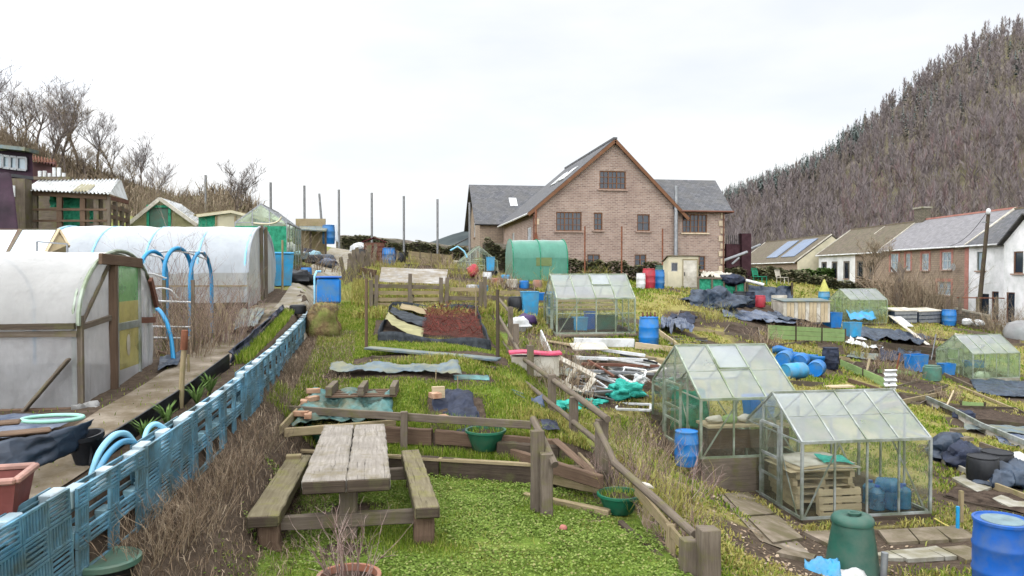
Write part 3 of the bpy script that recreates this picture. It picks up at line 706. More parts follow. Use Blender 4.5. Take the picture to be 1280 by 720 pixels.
def bush(loc, label, n, r, h, mt='twig_dead', thick=.006, lean=.5, branch=2, seed=0, cat='dead plant', name='dead_plant', group=None, flat=1.):
    return solo(stemsmb(n, r, h, thick, lean, branch, seed, flat=flat), name, M[mt], label, cat, loc, group=group)
q = PZ(436, 722, .30); pt = thing('flower_pot', 'terracotta pot with bare dead stems in front of the picnic table', 'flower pot', (q.x, q.y, 0))
mb = MB(); mb.lathe([(.17, -.02), (.25, .27), (.285, .27), (.285, .325), (.25, .325), (.24, .27)], 28, cap1=False); mb.build('pot', M['terracotta'], pt, smooth=40)
mb = MB(); mb.lathe([(.01, .27), (.24, .265)], 20, cap0=False, cap1=False); mb.build('soil', M['soil'], pt)
stemsmb(38, .2, .44, .0055, .45, 2, 5).build('stems', M['twig_pink'], pt, loc=(0, 0, .26))
q = G(133, 705); q2 = PZ(133, 695, .72); cv = thing('lidded_pot', 'round green lid on a dark pot among dead stems by the pallets', 'pot', (q2.x, q2.y, q2.z - .3))
mb = MB(); mb.lathe([(.17, 0), (.21, .24)], 24); mb.build('pot', M['black'], cv, smooth=40)
mb = MB(); mb.lathe([(.245, .235), (.26, .245), (.26, .285), (.235, .295), (.215, .275), (.03, .268)], 28); mb.build('lid', M['green_dull'], cv, smooth=40)
# log and plank edging along the left of the lawn
lg = [PZ(190, 735, .14), PZ(228, 683, .12), PZ(262, 640, .10), PZ(300, 598, .12)]
mb = MB(); c = lg[0]; mb.tube([p - c for p in lg], [.075, .07, .06, .05], 9); solo(mb, 'edging_log', M['wood_grey'], 'mossy round log edging the lawn below the dead stems', 'log', c, smooth=50)
a = PZ(266, 556, .42); b = PZ(350, 572, .22); sleeper(a, b, .16, .03, 'pale plank lying from the bank to the left fence post', 'wood_mid', name='plank', cat='plank', jit=.002)
# scraps on the lawn
mb = MB(); mb.grid(lambda u, v: (u * .26 - .13, v * .3 - .15, .03 + .06 * mnoise.noise(Vector((u * 4, v * 4, 2)))), 8, 8); q = PZ(247, 694, .03)
solo(mb, 'plastic_scrap', M['offwhite'], 'crumpled pale plastic scrap on the lawn by the log edging', 'scrap', q, .5, smooth=60, solid=.003)
mb = MB(); mb.blob((0, 0, .03), .05, 8, 6, .2, (1, 1, .8), 3); q = PZ(704, 663, zl(1.7)); solo(mb, 'red_ball', M['brick_red'], 'small red lump lying in the clover', 'ball', q, smooth=60)
# ------------------------------------------------------------------ the wall of blue plastic pallets
def ribs(mb, x0, x1, z0, z1, y, horiz=True, pitch=.034, t=.017, d=.024):
    mb.bar((x0, y, z0 + t / 2), (x1, y, z0 + t / 2), d, t); mb.bar((x0, y, z1 - t / 2), (x1, y, z1 - t / 2), d, t)
    mb.bar((x0 + t / 2, y, z0 + t), (x0 + t / 2, y, z1 - t), d, t, up=(1, 0, 0)); mb.bar((x1 - t / 2, y, z0 + t), (x1 - t / 2, y, z1 - t), d, t, up=(1, 0, 0))
    if horiz:
        n = int((z1 - z0) / pitch)
        for k in range(1, n): z = z0 + (z1 - z0) * k / n; mb.bar((x0 + t, y + .002, z), (x1 - t, y + .002, z), d * .8, t * .75)
    else:
        n = int((x1 - x0) / pitch)
        for k in range(1, n): x = x0 + (x1 - x0) * k / n; mb.bar((x, y + .002, z0 + t), (x, y + .002, z1 - t), d * .8, t * .75, up=(1, 0, 0))
LP, HP, TP_ = 1.19, .82, .15
def pallet(variant):
    t = thing('plastic_pallet', 'blue plastic pallet', 'plastic pallet')
    fr = MB(); y = -TP_ / 2
    if variant == 0:
        xs = [0, .17, .51, .68, 1.02, 1.19]; zs = [0, .15, .34, .48, .67, .82]
        for i in (0, 2, 4):
            for j in range(5): ribs(fr, xs[i] + .004, xs[i + 1] - .004, zs[j] + .004, zs[j + 1] - .004, y, j % 2 == 0)
        for i in (1, 3):
            for j in (0, 2, 4): ribs(fr, xs[i] + .002, xs[i + 1] - .002, zs[j] + .004, zs[j + 1] - .004, y, True)
    else:
        for i in range(4):
            for j in range(4): ribs(fr, i * LP / 4 + .006, (i + 1) * LP / 4 - .006, j * HP / 4 + .005, (j + 1) * HP / 4 - .005, y, (i + j) % 2 == 0, .034)
    fr.build('frame', M['pallet_blue'], t)
    dk = MB()
    if variant: dk.box((LP / 2, TP_ / 2 - .012, HP / 2), (LP, .014, HP))
    for k in range(9): dk.bar((.02, TP_ / 2 - .03, .06 + k * .09), (LP - .02, TP_ / 2 - .03, .06 + k * .09), .02, .03 if variant == 0 else .012)
    dk.build('deck', M['pallet_blue'], t)
    for i, x in enumerate((.085, .595, 1.105)):
        for j, z in enumerate((.075, .41, .735)):
            b = MB(); w = .155; b.box((x, 0, z), (w * U(.85, 1.5) if j == 2 else w, TP_ - .05, .13 if j < 2 else U(.13, .172)), n=1)
            b.build('block', M['pallet_white'] if (j == 2) else M['pallet_light'], t, bev=.008)
    return t
pv = [pallet(0), pallet(1)]
used = [0, 0]
pathL = [(float(x), float(y)) for x, y in zip(PLX[1:9], PLY[1:9])]
seg = [0]
for a, b in zip(pathL, pathL[1:]): seg.append(seg[-1] + math.hypot(b[0] - a[0], b[1] - a[1]))
TOPZ = [p.z for p in _pl]
def along(s):
    x = np.interp(s, seg, [p[0] for p in pathL]); y = np.interp(s, seg, [p[1] for p in pathL]); return float(x), float(y), float(np.interp(s, seg, TOPZ))
order = [1, 0, 1, 0, 0, 1, 0, 0, 0, 0, 0, 0, 0]
plab = ['nearest blue pallet, full ribbed face, at the bottom left corner', 'blue pallet just behind the pink-brown trough, with open windows', 'ribbed blue pallet beside the pale arched hoses', 'windowed blue pallet just beyond the arched hoses',
 'windowed blue pallet beside the tall rust-topped stake', 'ribbed blue pallet where the spiky plants start', 'blue pallet with green mesh behind it, middle of the wall', 'blue pallet below the cleared black edging board',
 'blue pallet with a white block top, past the wall middle', 'open blue pallet above the brown bank of stems', 'blue pallet beside the grassy planter strip', 'blue pallet near the far end of the wall', 'farthest blue pallet, next to the straw heap']
s = 0.0; k = 0
while s + LP * .8 < seg[-1] and k < 13:
    x0, y0, z0 = along(s); x1, y1, z1 = along(min(s + LP, seg[-1]))
    v = order[k]; o = pv[v] if not used[v] else dup(pv[v]); used[v] = 1
    o.location = (x0 + U(-.015, .015), y0, (z0 + z1) / 2 - HP + U(-.02, .02)); o.rotation_euler = (U(-.03, .03), -math.atan2(z1 - z0, LP) * .8, math.atan2(y1 - y0, x1 - x0) + U(-.02, .02))
    o['label'] = plab[k]; o['group'] = 'blue plastic pallets walling the terrace'
    s += LP + .015; k += 1
# second, lower row of pale blocks showing between pallets and edging : water cans
# black edging board along the path and the strip of plants
def edge_strip(pts, h, label, mt='black', name='edging_board', th=.02, wave=.0):
    mb = MB(); pts = [Vector(p) for p in pts]; c = pts[0].copy(); n = 40
    L = [0]
    for a, b in zip(pts, pts[1:]): L.append(L[-1] + (b - a).length)
    def f(u, v):
        q = u * L[-1]; j = 0
        while j < len(L) - 2 and q > L[j + 1]: j += 1
        p = pts[j].lerp(pts[j + 1], (q - L[j]) / (L[j + 1] - L[j]))
        w = wave * mnoise.noise(Vector((u * 11, v * 2, h * 9)))
        return p + Vector((w, w * .5, (v - .2) * h + .5 * w)) - c
    mb.grid(f, n, 3)
    return solo(mb, name, M[mt], label, 'edging', c, solid=th)
ed = [onG(float(XP(y)) - .40, y, .02) for y in (7.4, 8.5, 9.8, 11, 12.2)]
edge_strip(ed, .24, 'black plastic edging board between the path and the pallet planters', 'black', wave=.015)
ed = [onG(float(XP(y)) - .42, y, .02) for y in (12.4, 14, 16, 18, 19)]
edge_strip(ed, .26, 'black edging sheet curving along the far grassy planter', 'navy', wave=.09)
# hoses arching over the pallets
hz = thing('hose', 'pale blue hoses arching over the pallets beside the black bucket', 'hose', P(118, 600, 6.6))
o0 = Vector(hz.location)
def arch(par, pts, r, mt, nm='hose_arch', o=None, n=8, sm=14):
    o = o0 if o is None else o
    pts = [Vector(p) - o for p in pts]; out = []
    m = len(pts)
    for k in range((m - 1) * sm + 1):
        t = k / sm; i = min(int(t), m - 2); f = t - i
        p0, p1, p2, p3 = pts[max(i - 1, 0)], pts[i], pts[i + 1], pts[min(i + 2, m - 1)]
        out.append(.5 * ((2 * p1) + (p2 - p0) * f + (2 * p0 - 5 * p1 + 4 * p2 - p3) * f * f + (3 * p1 - p0 - 3 * p2 + p3) * f ** 3))
    mb = MB(); mb.tube(out, r, n); return mb.build(nm, M[mt] if isinstance(mt, str) else mt, par, smooth=50)
arch(hz, [P(113, 600, 6.5), P(124, 566, 6.6), P(142, 545, 6.8), P(158, 543, 7.0), P(170, 557, 7.1)], .03, 'pipe_light')
arch(hz, [P(121, 592, 6.4), P(135, 568, 6.6), P(152, 553, 6.8), P(166, 553, 7.0), P(174, 562, 7.1)], .028, 'blue_sky')
arch(hz, [P(178, 560, 7.2), P(184, 538, 7.4), P(194, 530, 7.5), P(206, 536, 7.6)], .026, 'pipe_light')
# black bucket on the path
q = G(112, 580); bk = thing('bucket', 'black plant pot tilted on the path beside the hoses', 'bucket', (q.x, q.y, q.z))
mb = MB(); mb.lathe([(.11, 0), (.15, .25), (.165, .25), (.165, .29), (.14, .29), (.12, .06)], 22, cap1=False); o = mb.build('pot', M['black'], bk, smooth=40); bk.rotation_euler = (.12, -.1, 0)
# trough at the left edge
tr = thing('planter_trough', 'pink-brown plastic trough standing on the nearest pallets at the left edge', 'planter', P(-26, 640, 5.3), rad(8))
mb = MB(); s2 = [(-.34, -.2, 0), (.26, -.2, 0), (.26, .14, 0), (-.34, .14, 0)]; t2 = [(-.38, -.25, .26), (.3, -.25, .26), (.3, .19, .26), (-.38, .19, .26)]
for a in range(4): b = (a + 1) % 4; mb.poly([s2[a], s2[b], t2[b], t2[a]])
mb.poly(s2[::-1]); mb.build('body', M['trough_in'], tr, solid=.012)
mb = MB()
for a in range(4): b = (a + 1) % 4; mb.bar(t2[a], t2[b], .055, .045)
mb.build('rim', M['trough'], tr, bev=.012)
# weed-sheet bed with wooden edge in the left foreground
q = [PZ(-40, 620, 1.35), PZ(100, 562, 1.38), PZ(118, 528, 1.62), PZ(-40, 560, 1.62)]
def sheet(name, mt, q, label, cat, amp=.03, nu=24, nv=14, sc=2., group=None, edge=0., drape=None, sol=.004, seed=0.):
    q = [Vector(p) for p in q]; c = sum(q, Vector()) / 4; mb = MB()
    def f(u, v):
        p = q[0].lerp(q[1], u).lerp(q[3].lerp(q[2], u), v)
        n = mnoise.noise(Vector((p.x * sc, p.y * sc, seed + p.z))) + .6 * abs(mnoise.noise(Vector((p.x * sc * 2.3, p.y * sc * 2.3, seed + 3)))) + .45 * abs(mnoise.noise(Vector((p.x * sc * 5, p.y * sc * 4, seed + 5))))
        e = mnoise.noise(Vector((u * 5, v * 5, seed + 8))) * edge
        p = p + Vector((e, e * .7, n * amp))
        if drape is not None: p.z = max(p.z, H(p.x, p.y) + drape) if drape >= 0 else p.z
        return p - c
    mb.grid(f, nu, nv)
    if drape is not None: e = (q[1] + q[2] - q[0] - q[3]) / 2; w_ = (q[3] + q[2] - q[0] - q[1]) / 2; excl(c.x, c.y, e.length / 2, w_.length / 2, math.atan2(e.y, e.x))
    return solo(mb, name, M[mt] if isinstance(mt, str) else mt, label, cat, c, group=group, smooth=60, solid=sol)
def gsheet(name, mt, pix, label, cat, dz=.05, amp=.06, **k):
    q = [G(*p) + Vector((0, 0, dz)) for p in pix]
    return sheet(name, mt, q, label, cat, amp=amp, drape=.02, **k)
sheet('weed_sheet', 'weedmat', q, 'blue-black weed sheet hanging over the edge of the left bed', 'weed sheet', .05, sc=1.6, seed=4, edge=.03)
gsheet('weed_sheet', 'sheet_blue', [(-60, 575), (60, 556), (96, 535), (-60, 530)], 'grey weed sheet covering the soil of the left bed', 'weed sheet', .12, .04, seed=2)
for a, b, lab in ((PZ(-20, 545, 1.62), PZ(64, 537, 1.62), 'upper tan board lying on the grey weed sheet'), (PZ(-40, 532, 1.66), PZ(26, 527, 1.66), 'tan board at the left edge on the weed sheet')):
    sleeper(a, b, .16, .03, lab, M and 'wood_brown', name='board', cat='board', jit=.001)
hoopq = PZ(66, 523, 1.62)
mb = MB(); mb.tube([Vector((.26 * math.cos(a), .17 * math.sin(a), 0)) for a in np.linspace(0, 6.28, 30)], .02, 7); solo(mb, 'hoop', mat('pale_green_plastic', (.32, .62, .50), .15, 4), 'pale green plastic hoop lying by the polytunnel corner', 'hoop', hoopq, smooth=60)
# ------------------------------------------------------------------ polytunnels
def tunnel_cover(par, w, eave, ridge, Ln, mt, side_mt, wr=.03, n=18, nx=26, flat=False, name='cover'):
    def arc(t):
        a = math.pi * t; return (w / 2 - w / 2 * math.cos(a), eave + (ridge - eave) * math.sin(a) ** .95)
    mb = MB()
    mb.grid(lambda u, v: (lambda q: (-u * Ln, q[0] + wr * .6 * mnoise.noise(Vector((u * Ln * 1.2, v * 6, 3))), q[1] - wr * abs(math.sin(u * Ln / 1.05 * math.pi)) ** .7 * .6 + wr * mnoise.noise(Vector((u * Ln * 2.1, v * 4, 1)))))(arc(v)), nx, n)
    mb.build(name, M[mt], par, smooth=70)
    for y in (0, w):
        mb = MB(); mb.grid(lambda u, v: (-u * Ln, y + .02 * mnoise.noise(Vector((u * 9, v * 3, y))), eave * v), nx, 3); mb.build('side_sheet', M[side_mt], par, smooth=70)
    mb = MB(); m = 30
    ring = [(Ln, *arc(k / m)) for k in range(m + 1)]
    mb.poly([(-Ln, 0, 0)] + [(-Ln, a[1], a[2]) for a in ring] + [(-Ln, w, 0)]); mb.build('end_sheet', M[mt], par)
    return arc
T1X = -3.8
def yat(px, X):
    k = (px - 640) / FPX; d = X / (k * .98850 + .15126) if True else 0
    return (d - X * .15126) / .98850, d
y1, d1 = yat(95, T1X); y2, d2 = yat(190, T1X); w1 = y2 - y1
T1 = thing('polytunnel', 'nearest polytunnel with timber door frame and clear plastic sides', 'polytunnel', (T1X, y1, 1.27))
arc1 = tunnel_cover(T1, w1, 1.08, 2.02, 5.2, 'poly', 'poly_end', .045)
excl(T1X - 2.6, y1 + w1 / 2, 2.7, w1 / 2)
mb = MB(); mb.bar((0, -.05, 1.08), (-5.2, -.05, 1.08), .06, .07, n=14, jit=.005); mb.build('eave_beam', M['wood_dark'], T1)
mb = MB(); mb.bar((0.01, -.035, .99), (-5.2, -.035, .99), .02, .07, n=10, jit=.004); mb.build('eave_board', M['wood_grey'], T1)
mb = MB(); mb.bar((.0, -.05, .02), (-5.2, -.05, .02), .09, .17, n=10, jit=.006); mb.build('base_beam', M['wood_brown'], T1, bev=.008)
mb = MB(); mb.bar((.06, -.05, .0), (.06, w1 + .05, -.04), .09, .17, n=8, jit=.005); mb.build('base_beam', M['wood_mid'], T1, bev=.008)
for x in (-.05, -1.7, -3.4, -5.1):
    mb = MB(); mb.tube([(x, .05, 0)] + [(x, min(max(arc1(k / 14)[0], .05), w1 - .05), arc1(k / 14)[1] - .04) for k in range(15)] + [(x, w1 - .05, 0)], .024, 7)
    mb.build('hoop', M['blue_pipe'] if x < -.1 else M['alu_pale'], T1, smooth=50)
# end face: arch edge, posts, rails, infill sheets, door
E = .02
mb = MB(); mb.tube([(E, *arc1(k / 20)) for k in range(21)], .028, 7); mb.build('arch_edge', M['alu_pale'], T1, smooth=50)
dy0, dy1 = w1 * .37, w1 * .72
mb = MB()
mb.bar((E, .06, 0), (E, .06, 1.2), .06, .06, up=(0, 1, 0)); mb.bar((E, .06, 1.06), (E, dy0, 1.12), .05, .07); mb.bar((E, .1, 1.1), (E, dy0 * .95, 1.83), .04, .04)
mb.build('end_frame', M['wood_grey'], T1)
mb = MB(); mb.bar((.05, dy0, -.02), (.05, dy0, 1.86), .095, .09, up=(0, 1, 0), n=6, jit=.004); mb.build('door_post', M['wood_brown'], T1, bev=.006)
mb = MB(); mb.bar((.09, .52, 1.9), (.09, dy1 + .02, 1.86), .05, .14, n=6, jit=.003); mb.build('lintel', M['wood_brown'], T1, bev=.006)
mb = MB(); a = arc1(.80); b = arc1(.965); mb.bar((.07, a[0] - .04, a[1] - .03), (.07, b[0], b[1]), .05, .1); mb.bar((.06, dy1, 1.02), (.06, w1 - .1, .98), .04, .09); mb.build('brace', M['wood_red'], T1)
ys = np.linspace(.02, w1 - .02, 40)
def archz(y):
    c = max(-1, min(1, 1 - 2 * y / w1)); return 1.08 + (2.02 - 1.08) * math.sin(math.acos(c)) ** .95
for (a, b) in ((.03, dy0 - .02), (dy1 + .03, w1 - .03)):
    mb = MB(); mb.grid(lambda u, v: (E - .01 + .05 * mnoise.noise(Vector((u * 7, v * 2.5, a))) * (1 if a > 1 else .4), a + (b - a) * u, archz(a + (b - a) * u) * v), 14, 10); mb.build('end_sheet', M['poly_end'], T1, smooth=70)
dr = MB(); x = .06
for (p, q, w) in (((x, dy0 + .09, .04), (x, dy0 + .09, 1.84), .05), ((x, dy1, .04), (x, dy1, 1.84), .05)): dr.bar(p, q, w, .04, up=(0, 1, 0))
for z in (.06, .98, 1.84): dr.bar((x, dy0 + .09, z), (x, dy1, z), .04, .06 if z != .98 else .1)
door = dr.build('door', M['alu'], T1)
for z0, z1, m_ in ((.09, .38, 'poly_end'), (.38, .93, 'door_yellow'), (1.03, 1.32, 'door_yellow'), (1.32, 1.70, 'door_green'), (1.70, 1.82, 'door_green')):
    mb = MB(); mb.grid(lambda u, v: (x - .005, dy0 + .115 + (dy1 - dy0 - .14) * u, z0 + (z1 - z0) * v), 1, 1); mb.build('door_panel', M[m_], door)
mb = MB(); mb.blob((.065, (dy0 + dy1) / 2 + .02, .70), .09, 9, 7, .15, (.1, .8, 1.7)); mb.build('worn_patch', M['offwhite'], door, smooth=60)
a = T1.location + Vector((-.55, -.12, .08)); sleeper(a, a + Vector((.50, .03, .62)), .10, .04, 'brown timber prop leaning on the near polytunnel side', 'wood_grey', name='timber_prop', cat='plank', jit=.002)
# bunched loose plastic at the foot of the tunnel corners
def loose(p, r, label, mt='poly', seed=1, sq=(1, .7, .6)):
    mb = MB(); mb.blob((0, 0, 0), r, 18, 12, 1.1, sq, seed); return solo(mb, 'loose_plastic', M[mt], label, 'plastic sheet', p, smooth=60)
loose(T1.location + Vector((.1, -.05, .03)), .16, 'bunched loose polythene at the near corner of the first polytunnel')
loose(T1.location + Vector((.16, w1 - .05, .10)), .2, 'torn polythene skirt at the far corner of the first polytunnel', seed=4)
# second tunnel
T2X = -3.7
ya_, _ = yat(309, T2X); yb_, _ = yat(343, T2X); w2 = yb_ - ya_
T2 = thing('polytunnel', 'long white polytunnel standing behind the blue hoops', 'polytunnel', (T2X, ya_, P(310, 388, yat(309, T2X)[1]).z))
arc2 = tunnel_cover(T2, w2, .95, P(325, 283, yat(325, T2X)[1]).z - T2.location.z, 4.9, 'poly_white', 'poly', .045, 20, 30)
excl(T2X - 2.5, ya_ + w2 / 2, 2.5, w2 / 2)
RID2 = P(325, 283, yat(325, T2X)[1]).z - T2.location.z
for x in (-.06, -1.2, -2.45, -3.7, -4.85):
    mb = MB(); mb.tube([(x, .06, 0)] + [(x, min(max(arc2(k / 14)[0], .06), w2 - .06), arc2(k / 14)[1] - .03) for k in range(15)] + [(x, w2 - .06, 0)], .03, 7); mb.build('hoop', M['pipe_light'], T2, smooth=50)
mb = MB(); mb.bar((.02, -.04, .10), (-4.9, -.04, .08), .05, .2, n=10, jit=.006); mb.build('base_board', M['wood_dark'], T2)
mb = MB(); mb.bar((0, -.03, .62), (-4.9, -.03, .62), .03, .035); mb.build('batten', M['wood_mid'], T2)
def archz2(y):
    c = max(-1, min(1, 1 - 2 * y / w2)); return .95 + (RID2 - .95) * math.sin(math.acos(c)) ** .85
for a, b in ((.03, w2 * .42), (w2 * .58, w2 - .03)):
    mb = MB(); mb.grid(lambda u, v: (.01 + .05 * mnoise.noise(Vector((u * 6, v * 2, b))), a + (b - a) * u, archz2(a + (b - a) * u) * v), 12, 10); mb.build('end_sheet', M['poly'], T2, smooth=70)
for y in (w2 * .42, w2 * .58):
    mb = MB(); mb.bar((.05, y, -.1), (.05, y, RID2 + .03), .09, .09, up=(0, 1, 0), n=6, jit=.005); mb.build('door_post', M['wood_grey'], T2, bev=.006)
mb = MB(); mb.tube([(.02, *arc2(k / 20)) for k in range(21)], .03, 7); mb.build('arch_edge', M['poly_white'], T2, smooth=50)
mb = MB(); mb.bar((.1, .0, .0), (.1, w2, .12), .09, .16, n=6, jit=.006); mb.build('base_beam', M['wood_mid'], T2)
# ------------------------------------------------------------------ blue hoop frames and dead plants between the tunnels
hf = thing('plant_hoops', 'three blue hoops tied with white rods between the polytunnels', 'plant hoops', GD(222, 14.2))
o1 = Vector(hf.location)
def hoop(par, px0, px1, ytop, d0, d1, ybase, r, o, mt='blue_pipe'):
    a = P(px0, ybase, d0); b = P(px1, ybase + 3, d1); h = P((px0 + px1) / 2, ytop, (d0 + d1) / 2).z
    z0 = min(a.z, b.z); pts = [a]
    for k in range(0, 15):
        t = math.pi * k / 14; q = a.lerp(b, .5 - .5 * math.cos(t)); hs = h - (b - a).length * .55
        pts.append(Vector((q.x, q.y, hs + (h - hs) * math.sin(t))))
    pts.append(b); mb = MB(); mb.tube([p - o for p in pts], r, 8); mb.build('hoop', M[mt], par, smooth=50)
hoop(hf, 175, 209, 314, 13.3, 14.1, 420, .035, o1); hoop(hf, 206, 240, 310, 13.6, 14.4, 420, .038, o1); hoop(hf, 238, 265, 315, 14.1, 15.2, 420, .036, o1)
for a, b in ((P(183, 318, 13.6), P(212, 327, 13.8)), (P(174, 341, 13.3), P(208, 348, 13.6)), (P(186, 316, 13.8), P(254, 315, 14.6)), (P(213, 312, 13.9), P(258, 324, 14.6))):
    mb = MB(); mb.tube([a - o1, (a + b) / 2 - o1 + Vector((0, 0, .03)), b - o1], .018, 6); mb.build('tie_rod', M['white'], hf, smooth=50)
h2 = thing('plant_hoops', 'single low blue hoop beside the first polytunnel', 'plant hoops', GD(205, 12.3)); o2 = Vector(h2.location)
arch(h2, [P(183, 392, 12.6), P(196, 386, 12.4), P(207, 400, 12.2), P(214, 425, 12.1), P(218, 462, 12.0)], .034, 'blue_pipe', 'hoop', o2)
tr_ = thing('trellis', 'white rod trellis standing among the dead stems beside the blue hoop', 'trellis', GD(215, 13)); o3 = Vector(tr_.location)
for y0, y1_, xa_, xb_ in ((376, 378, 187, 243), (408, 409, 188, 242), (422, 423, 191, 236)):
    mb = MB(); mb.tube([P(xa_, y0, 12.9) - o3, P(xb_, y1_, 13.3) - o3], .017, 6); mb.build('rod', M['white'], tr_)
for x_ in (205, 241):
    mb = MB(); mb.bar(P(x_, 350, 13.1) - o3, P(x_, 470, 13.1) - o3, .05, .05, up=(0, 1, 0)); mb.build('post', M['wood_grey'], tr_)
arch(tr_, [P(182, 372, 12.8), P(195, 361, 12.9), P(212, 362, 13), P(222, 372, 13.1)], .014, 'white', 'bent_rod', o3)
mb = MB(); mb.bar(P(195, 445, 12.6) - P(210, 460, 12.6), P(218, 452, 12.6) - P(210, 460, 12.6), .05, .2); solo(mb, 'bed_board', M['wood_brown'], 'brown bed board behind the low blue hoop', 'board', P(210, 460, 12.6))
# stakes on the terrace and lawn
def stake(px, y0, y1_, d, label, r=.022, mt='wood_mid', lean=0, group='garden stakes', top=None, sq=False):
    a = P(px, y1_, d); a.z = min(a.z, H(a.x, a.y)) - .05; b = P(px + lean, y0, d); mb = MB()
    mb.tube([Vector(), (b - a) * .5 + Vector((U(-.01, .01), U(-.01, .01), 0)), b - a], [r, r * .95, r * .85], 8)
    if top:
        t = thing('stake', label, 'stake', a, group=group); mb.build('shaft', M[mt], t, smooth=50)
        m2 = MB(); m2.tube([(b - a) * .80, (b - a) * 1.02], [r * 1.25, r * 1.2], 8); m2.build('sleeve', M[top], t, smooth=50); return t
    return solo(mb, 'stake', M[mt], label, 'stake', a, group=group, smooth=50)
stake(225, 415, 520, 9.2, 'pole with a rusty sleeve standing in the pallet wall', .035, 'wood_mid', 6, top='rust')
stake(235, 443, 470, 11.2, 'short pale stick beside the rust-topped pole', .02)
stake(458, 348, 438, 16.6, 'tall brown stake left of the netted bed', .035, 'wood_brown')
stake(622, 362, 455, 15.6, 'tall dark stake at the right corner of the netted bed', .04, 'wood_dark')
stake(595, 358, 392, 22, 'thin pale stick behind the netted bed', .02)
stake(545, 462, 492, 13.6, 'thin straight cane on the upper lawn', .011, 'wood_mid')
stake(572, 470, 500, 13.2, 'short cane beside the navy sheet', .011, 'wood_mid')
stake(353, 300, 372, 23.5, 'bare stake beside the white polytunnel end', .035, 'wood_mid')
# dead shrubs between the tunnels
for i, (px, d, n, r, h, mt, lab) in enumerate([(215, 14.3, 45, .5, 1.55, 'twig_pink', 'tangle of dead purple-grey stems climbing through the blue hoops'), (232, 12.6, 50, .45, .95, 'twig_dead', 'dead brown stems in front of the white trellis'),
     (262, 13.6, 65, .5, .85, 'twig_dead', 'dense dry bush between the hoops and the path'), (282, 14.2, 80, .5, .85, 'twig_pink', 'low dry pinkish bush spilling towards the path'), (245, 15.4, 30, .6, .9, 'twig_dead', 'dry brown stems under the white polytunnel side')]):
    q = GD(px, d); bush(q, lab, n, r, h, mt, .006, .5, 3, i)
# fallen sheet and boards beside the second tunnel
gsheet('weed_sheet', 'slateblue', [(292, 420), (318, 418), (332, 392), (300, 392)], 'folded grey-blue sheet on the bed beside the white polytunnel', 'weed sheet', .10, .14, sc=3., seed=9)
gsheet('weed_sheet', 'weedmat', [(197, 468), (222, 460), (228, 446), (200, 452)], 'small dark sheet at the corner of the first polytunnel', 'weed sheet', .06, .06, seed=6)
q = G(300, 418); sleeper(q + Vector((-.12, 0, .02)), q + Vector((-.42, .1, .62)), .26, .03, 'pale board leaning by the dry bush on the path edge', 'wood_mid', name='board', cat='board', jit=.002)
# plants in the pallet planter
def spiky(loc, label, h=.3, n=26, mt='evergreen', group='spiky plants in the pallet planter'):
    mb = MB()
    for k in range(n):
        a = U(0, 6.28); l = h * U(.6, 1.1); w = .012; s = Vector((-math.sin(a), math.cos(a), 0)) * w; o = Vector((math.cos(a), math.sin(a), 0)); t = U(.2, .8)
        mb.poly([-s, s, o * l * t * .5 + Vector((0, 0, l * .6)) + s, o * l * t * .5 + Vector((0, 0, l * .6)) - s]); b = o * l * t * .5 + Vector((0, 0, l * .6)); mb.poly([b - s, b + s, o * l * t * 1.2 + Vector((0, 0, l * .8))])
    return solo(mb, 'spiky_plant', M[mt], label, 'plant', loc, group=group)
for px, py, d, lab in ((178, 545, 7.7, 'small spiky plant nearest the pale hoses'), (212, 520, 8.3, 'spiky yellow-green plant by the black edging'), (240, 492, 9.3, 'spiky plant beside the rusty-sleeved pole'), (258, 478, 9.9, 'taller spiky plant past the rusty-sleeved pole')):
    q = P(px, py, d); spiky((float(XP(q.y)) - .24, q.y, H(float(XP(q.y)) - .3, q.y)), lab, .34, mt='straw' if px % 2 else 'evergreen')
# far end of the path: tank, pots, bins
def barrel(loc, label, r=.29, h=.9, mt='blue', name='barrel', rz=0, group='blue barrels and drums', lid=True, cat='barrel', ribsn=2, taper=.9):
    t = thing(name, label, cat, loc, rz, group)
    pr = [(r * taper, 0), (r * .96, h * .06)]
    pr += [(r, h * .28), (r * 1.03, h * .31), (r * 1.03, h * .34), (r, h * .37), (r, h * .62), (r * 1.03, h * .65), (r * 1.03, h * .68), (r, h * .71)] if ribsn == 2 else [(r, h * .5)]
    pr += [(r * .97, h * .9), (r * taper, h * .97), (r * taper * 1.02, h)]
    mb = MB(); mb.lathe(pr, 26); mb.build('body', M[mt], t, smooth=40)
    if lid:
        mb = MB(); mb.lathe([(r * taper * 1.0, h * .985), (r * taper * 1.06, h * .985), (r * taper * 1.06, h * 1.02), (r * taper * .97, h * 1.025), (r * taper * .95, h * 1.005), (.01, h * 1.005)], 26, cap0=False); mb.build('lid', M[mt], t, smooth=40)
    excl(loc[0], loc[1], r * .9); return t
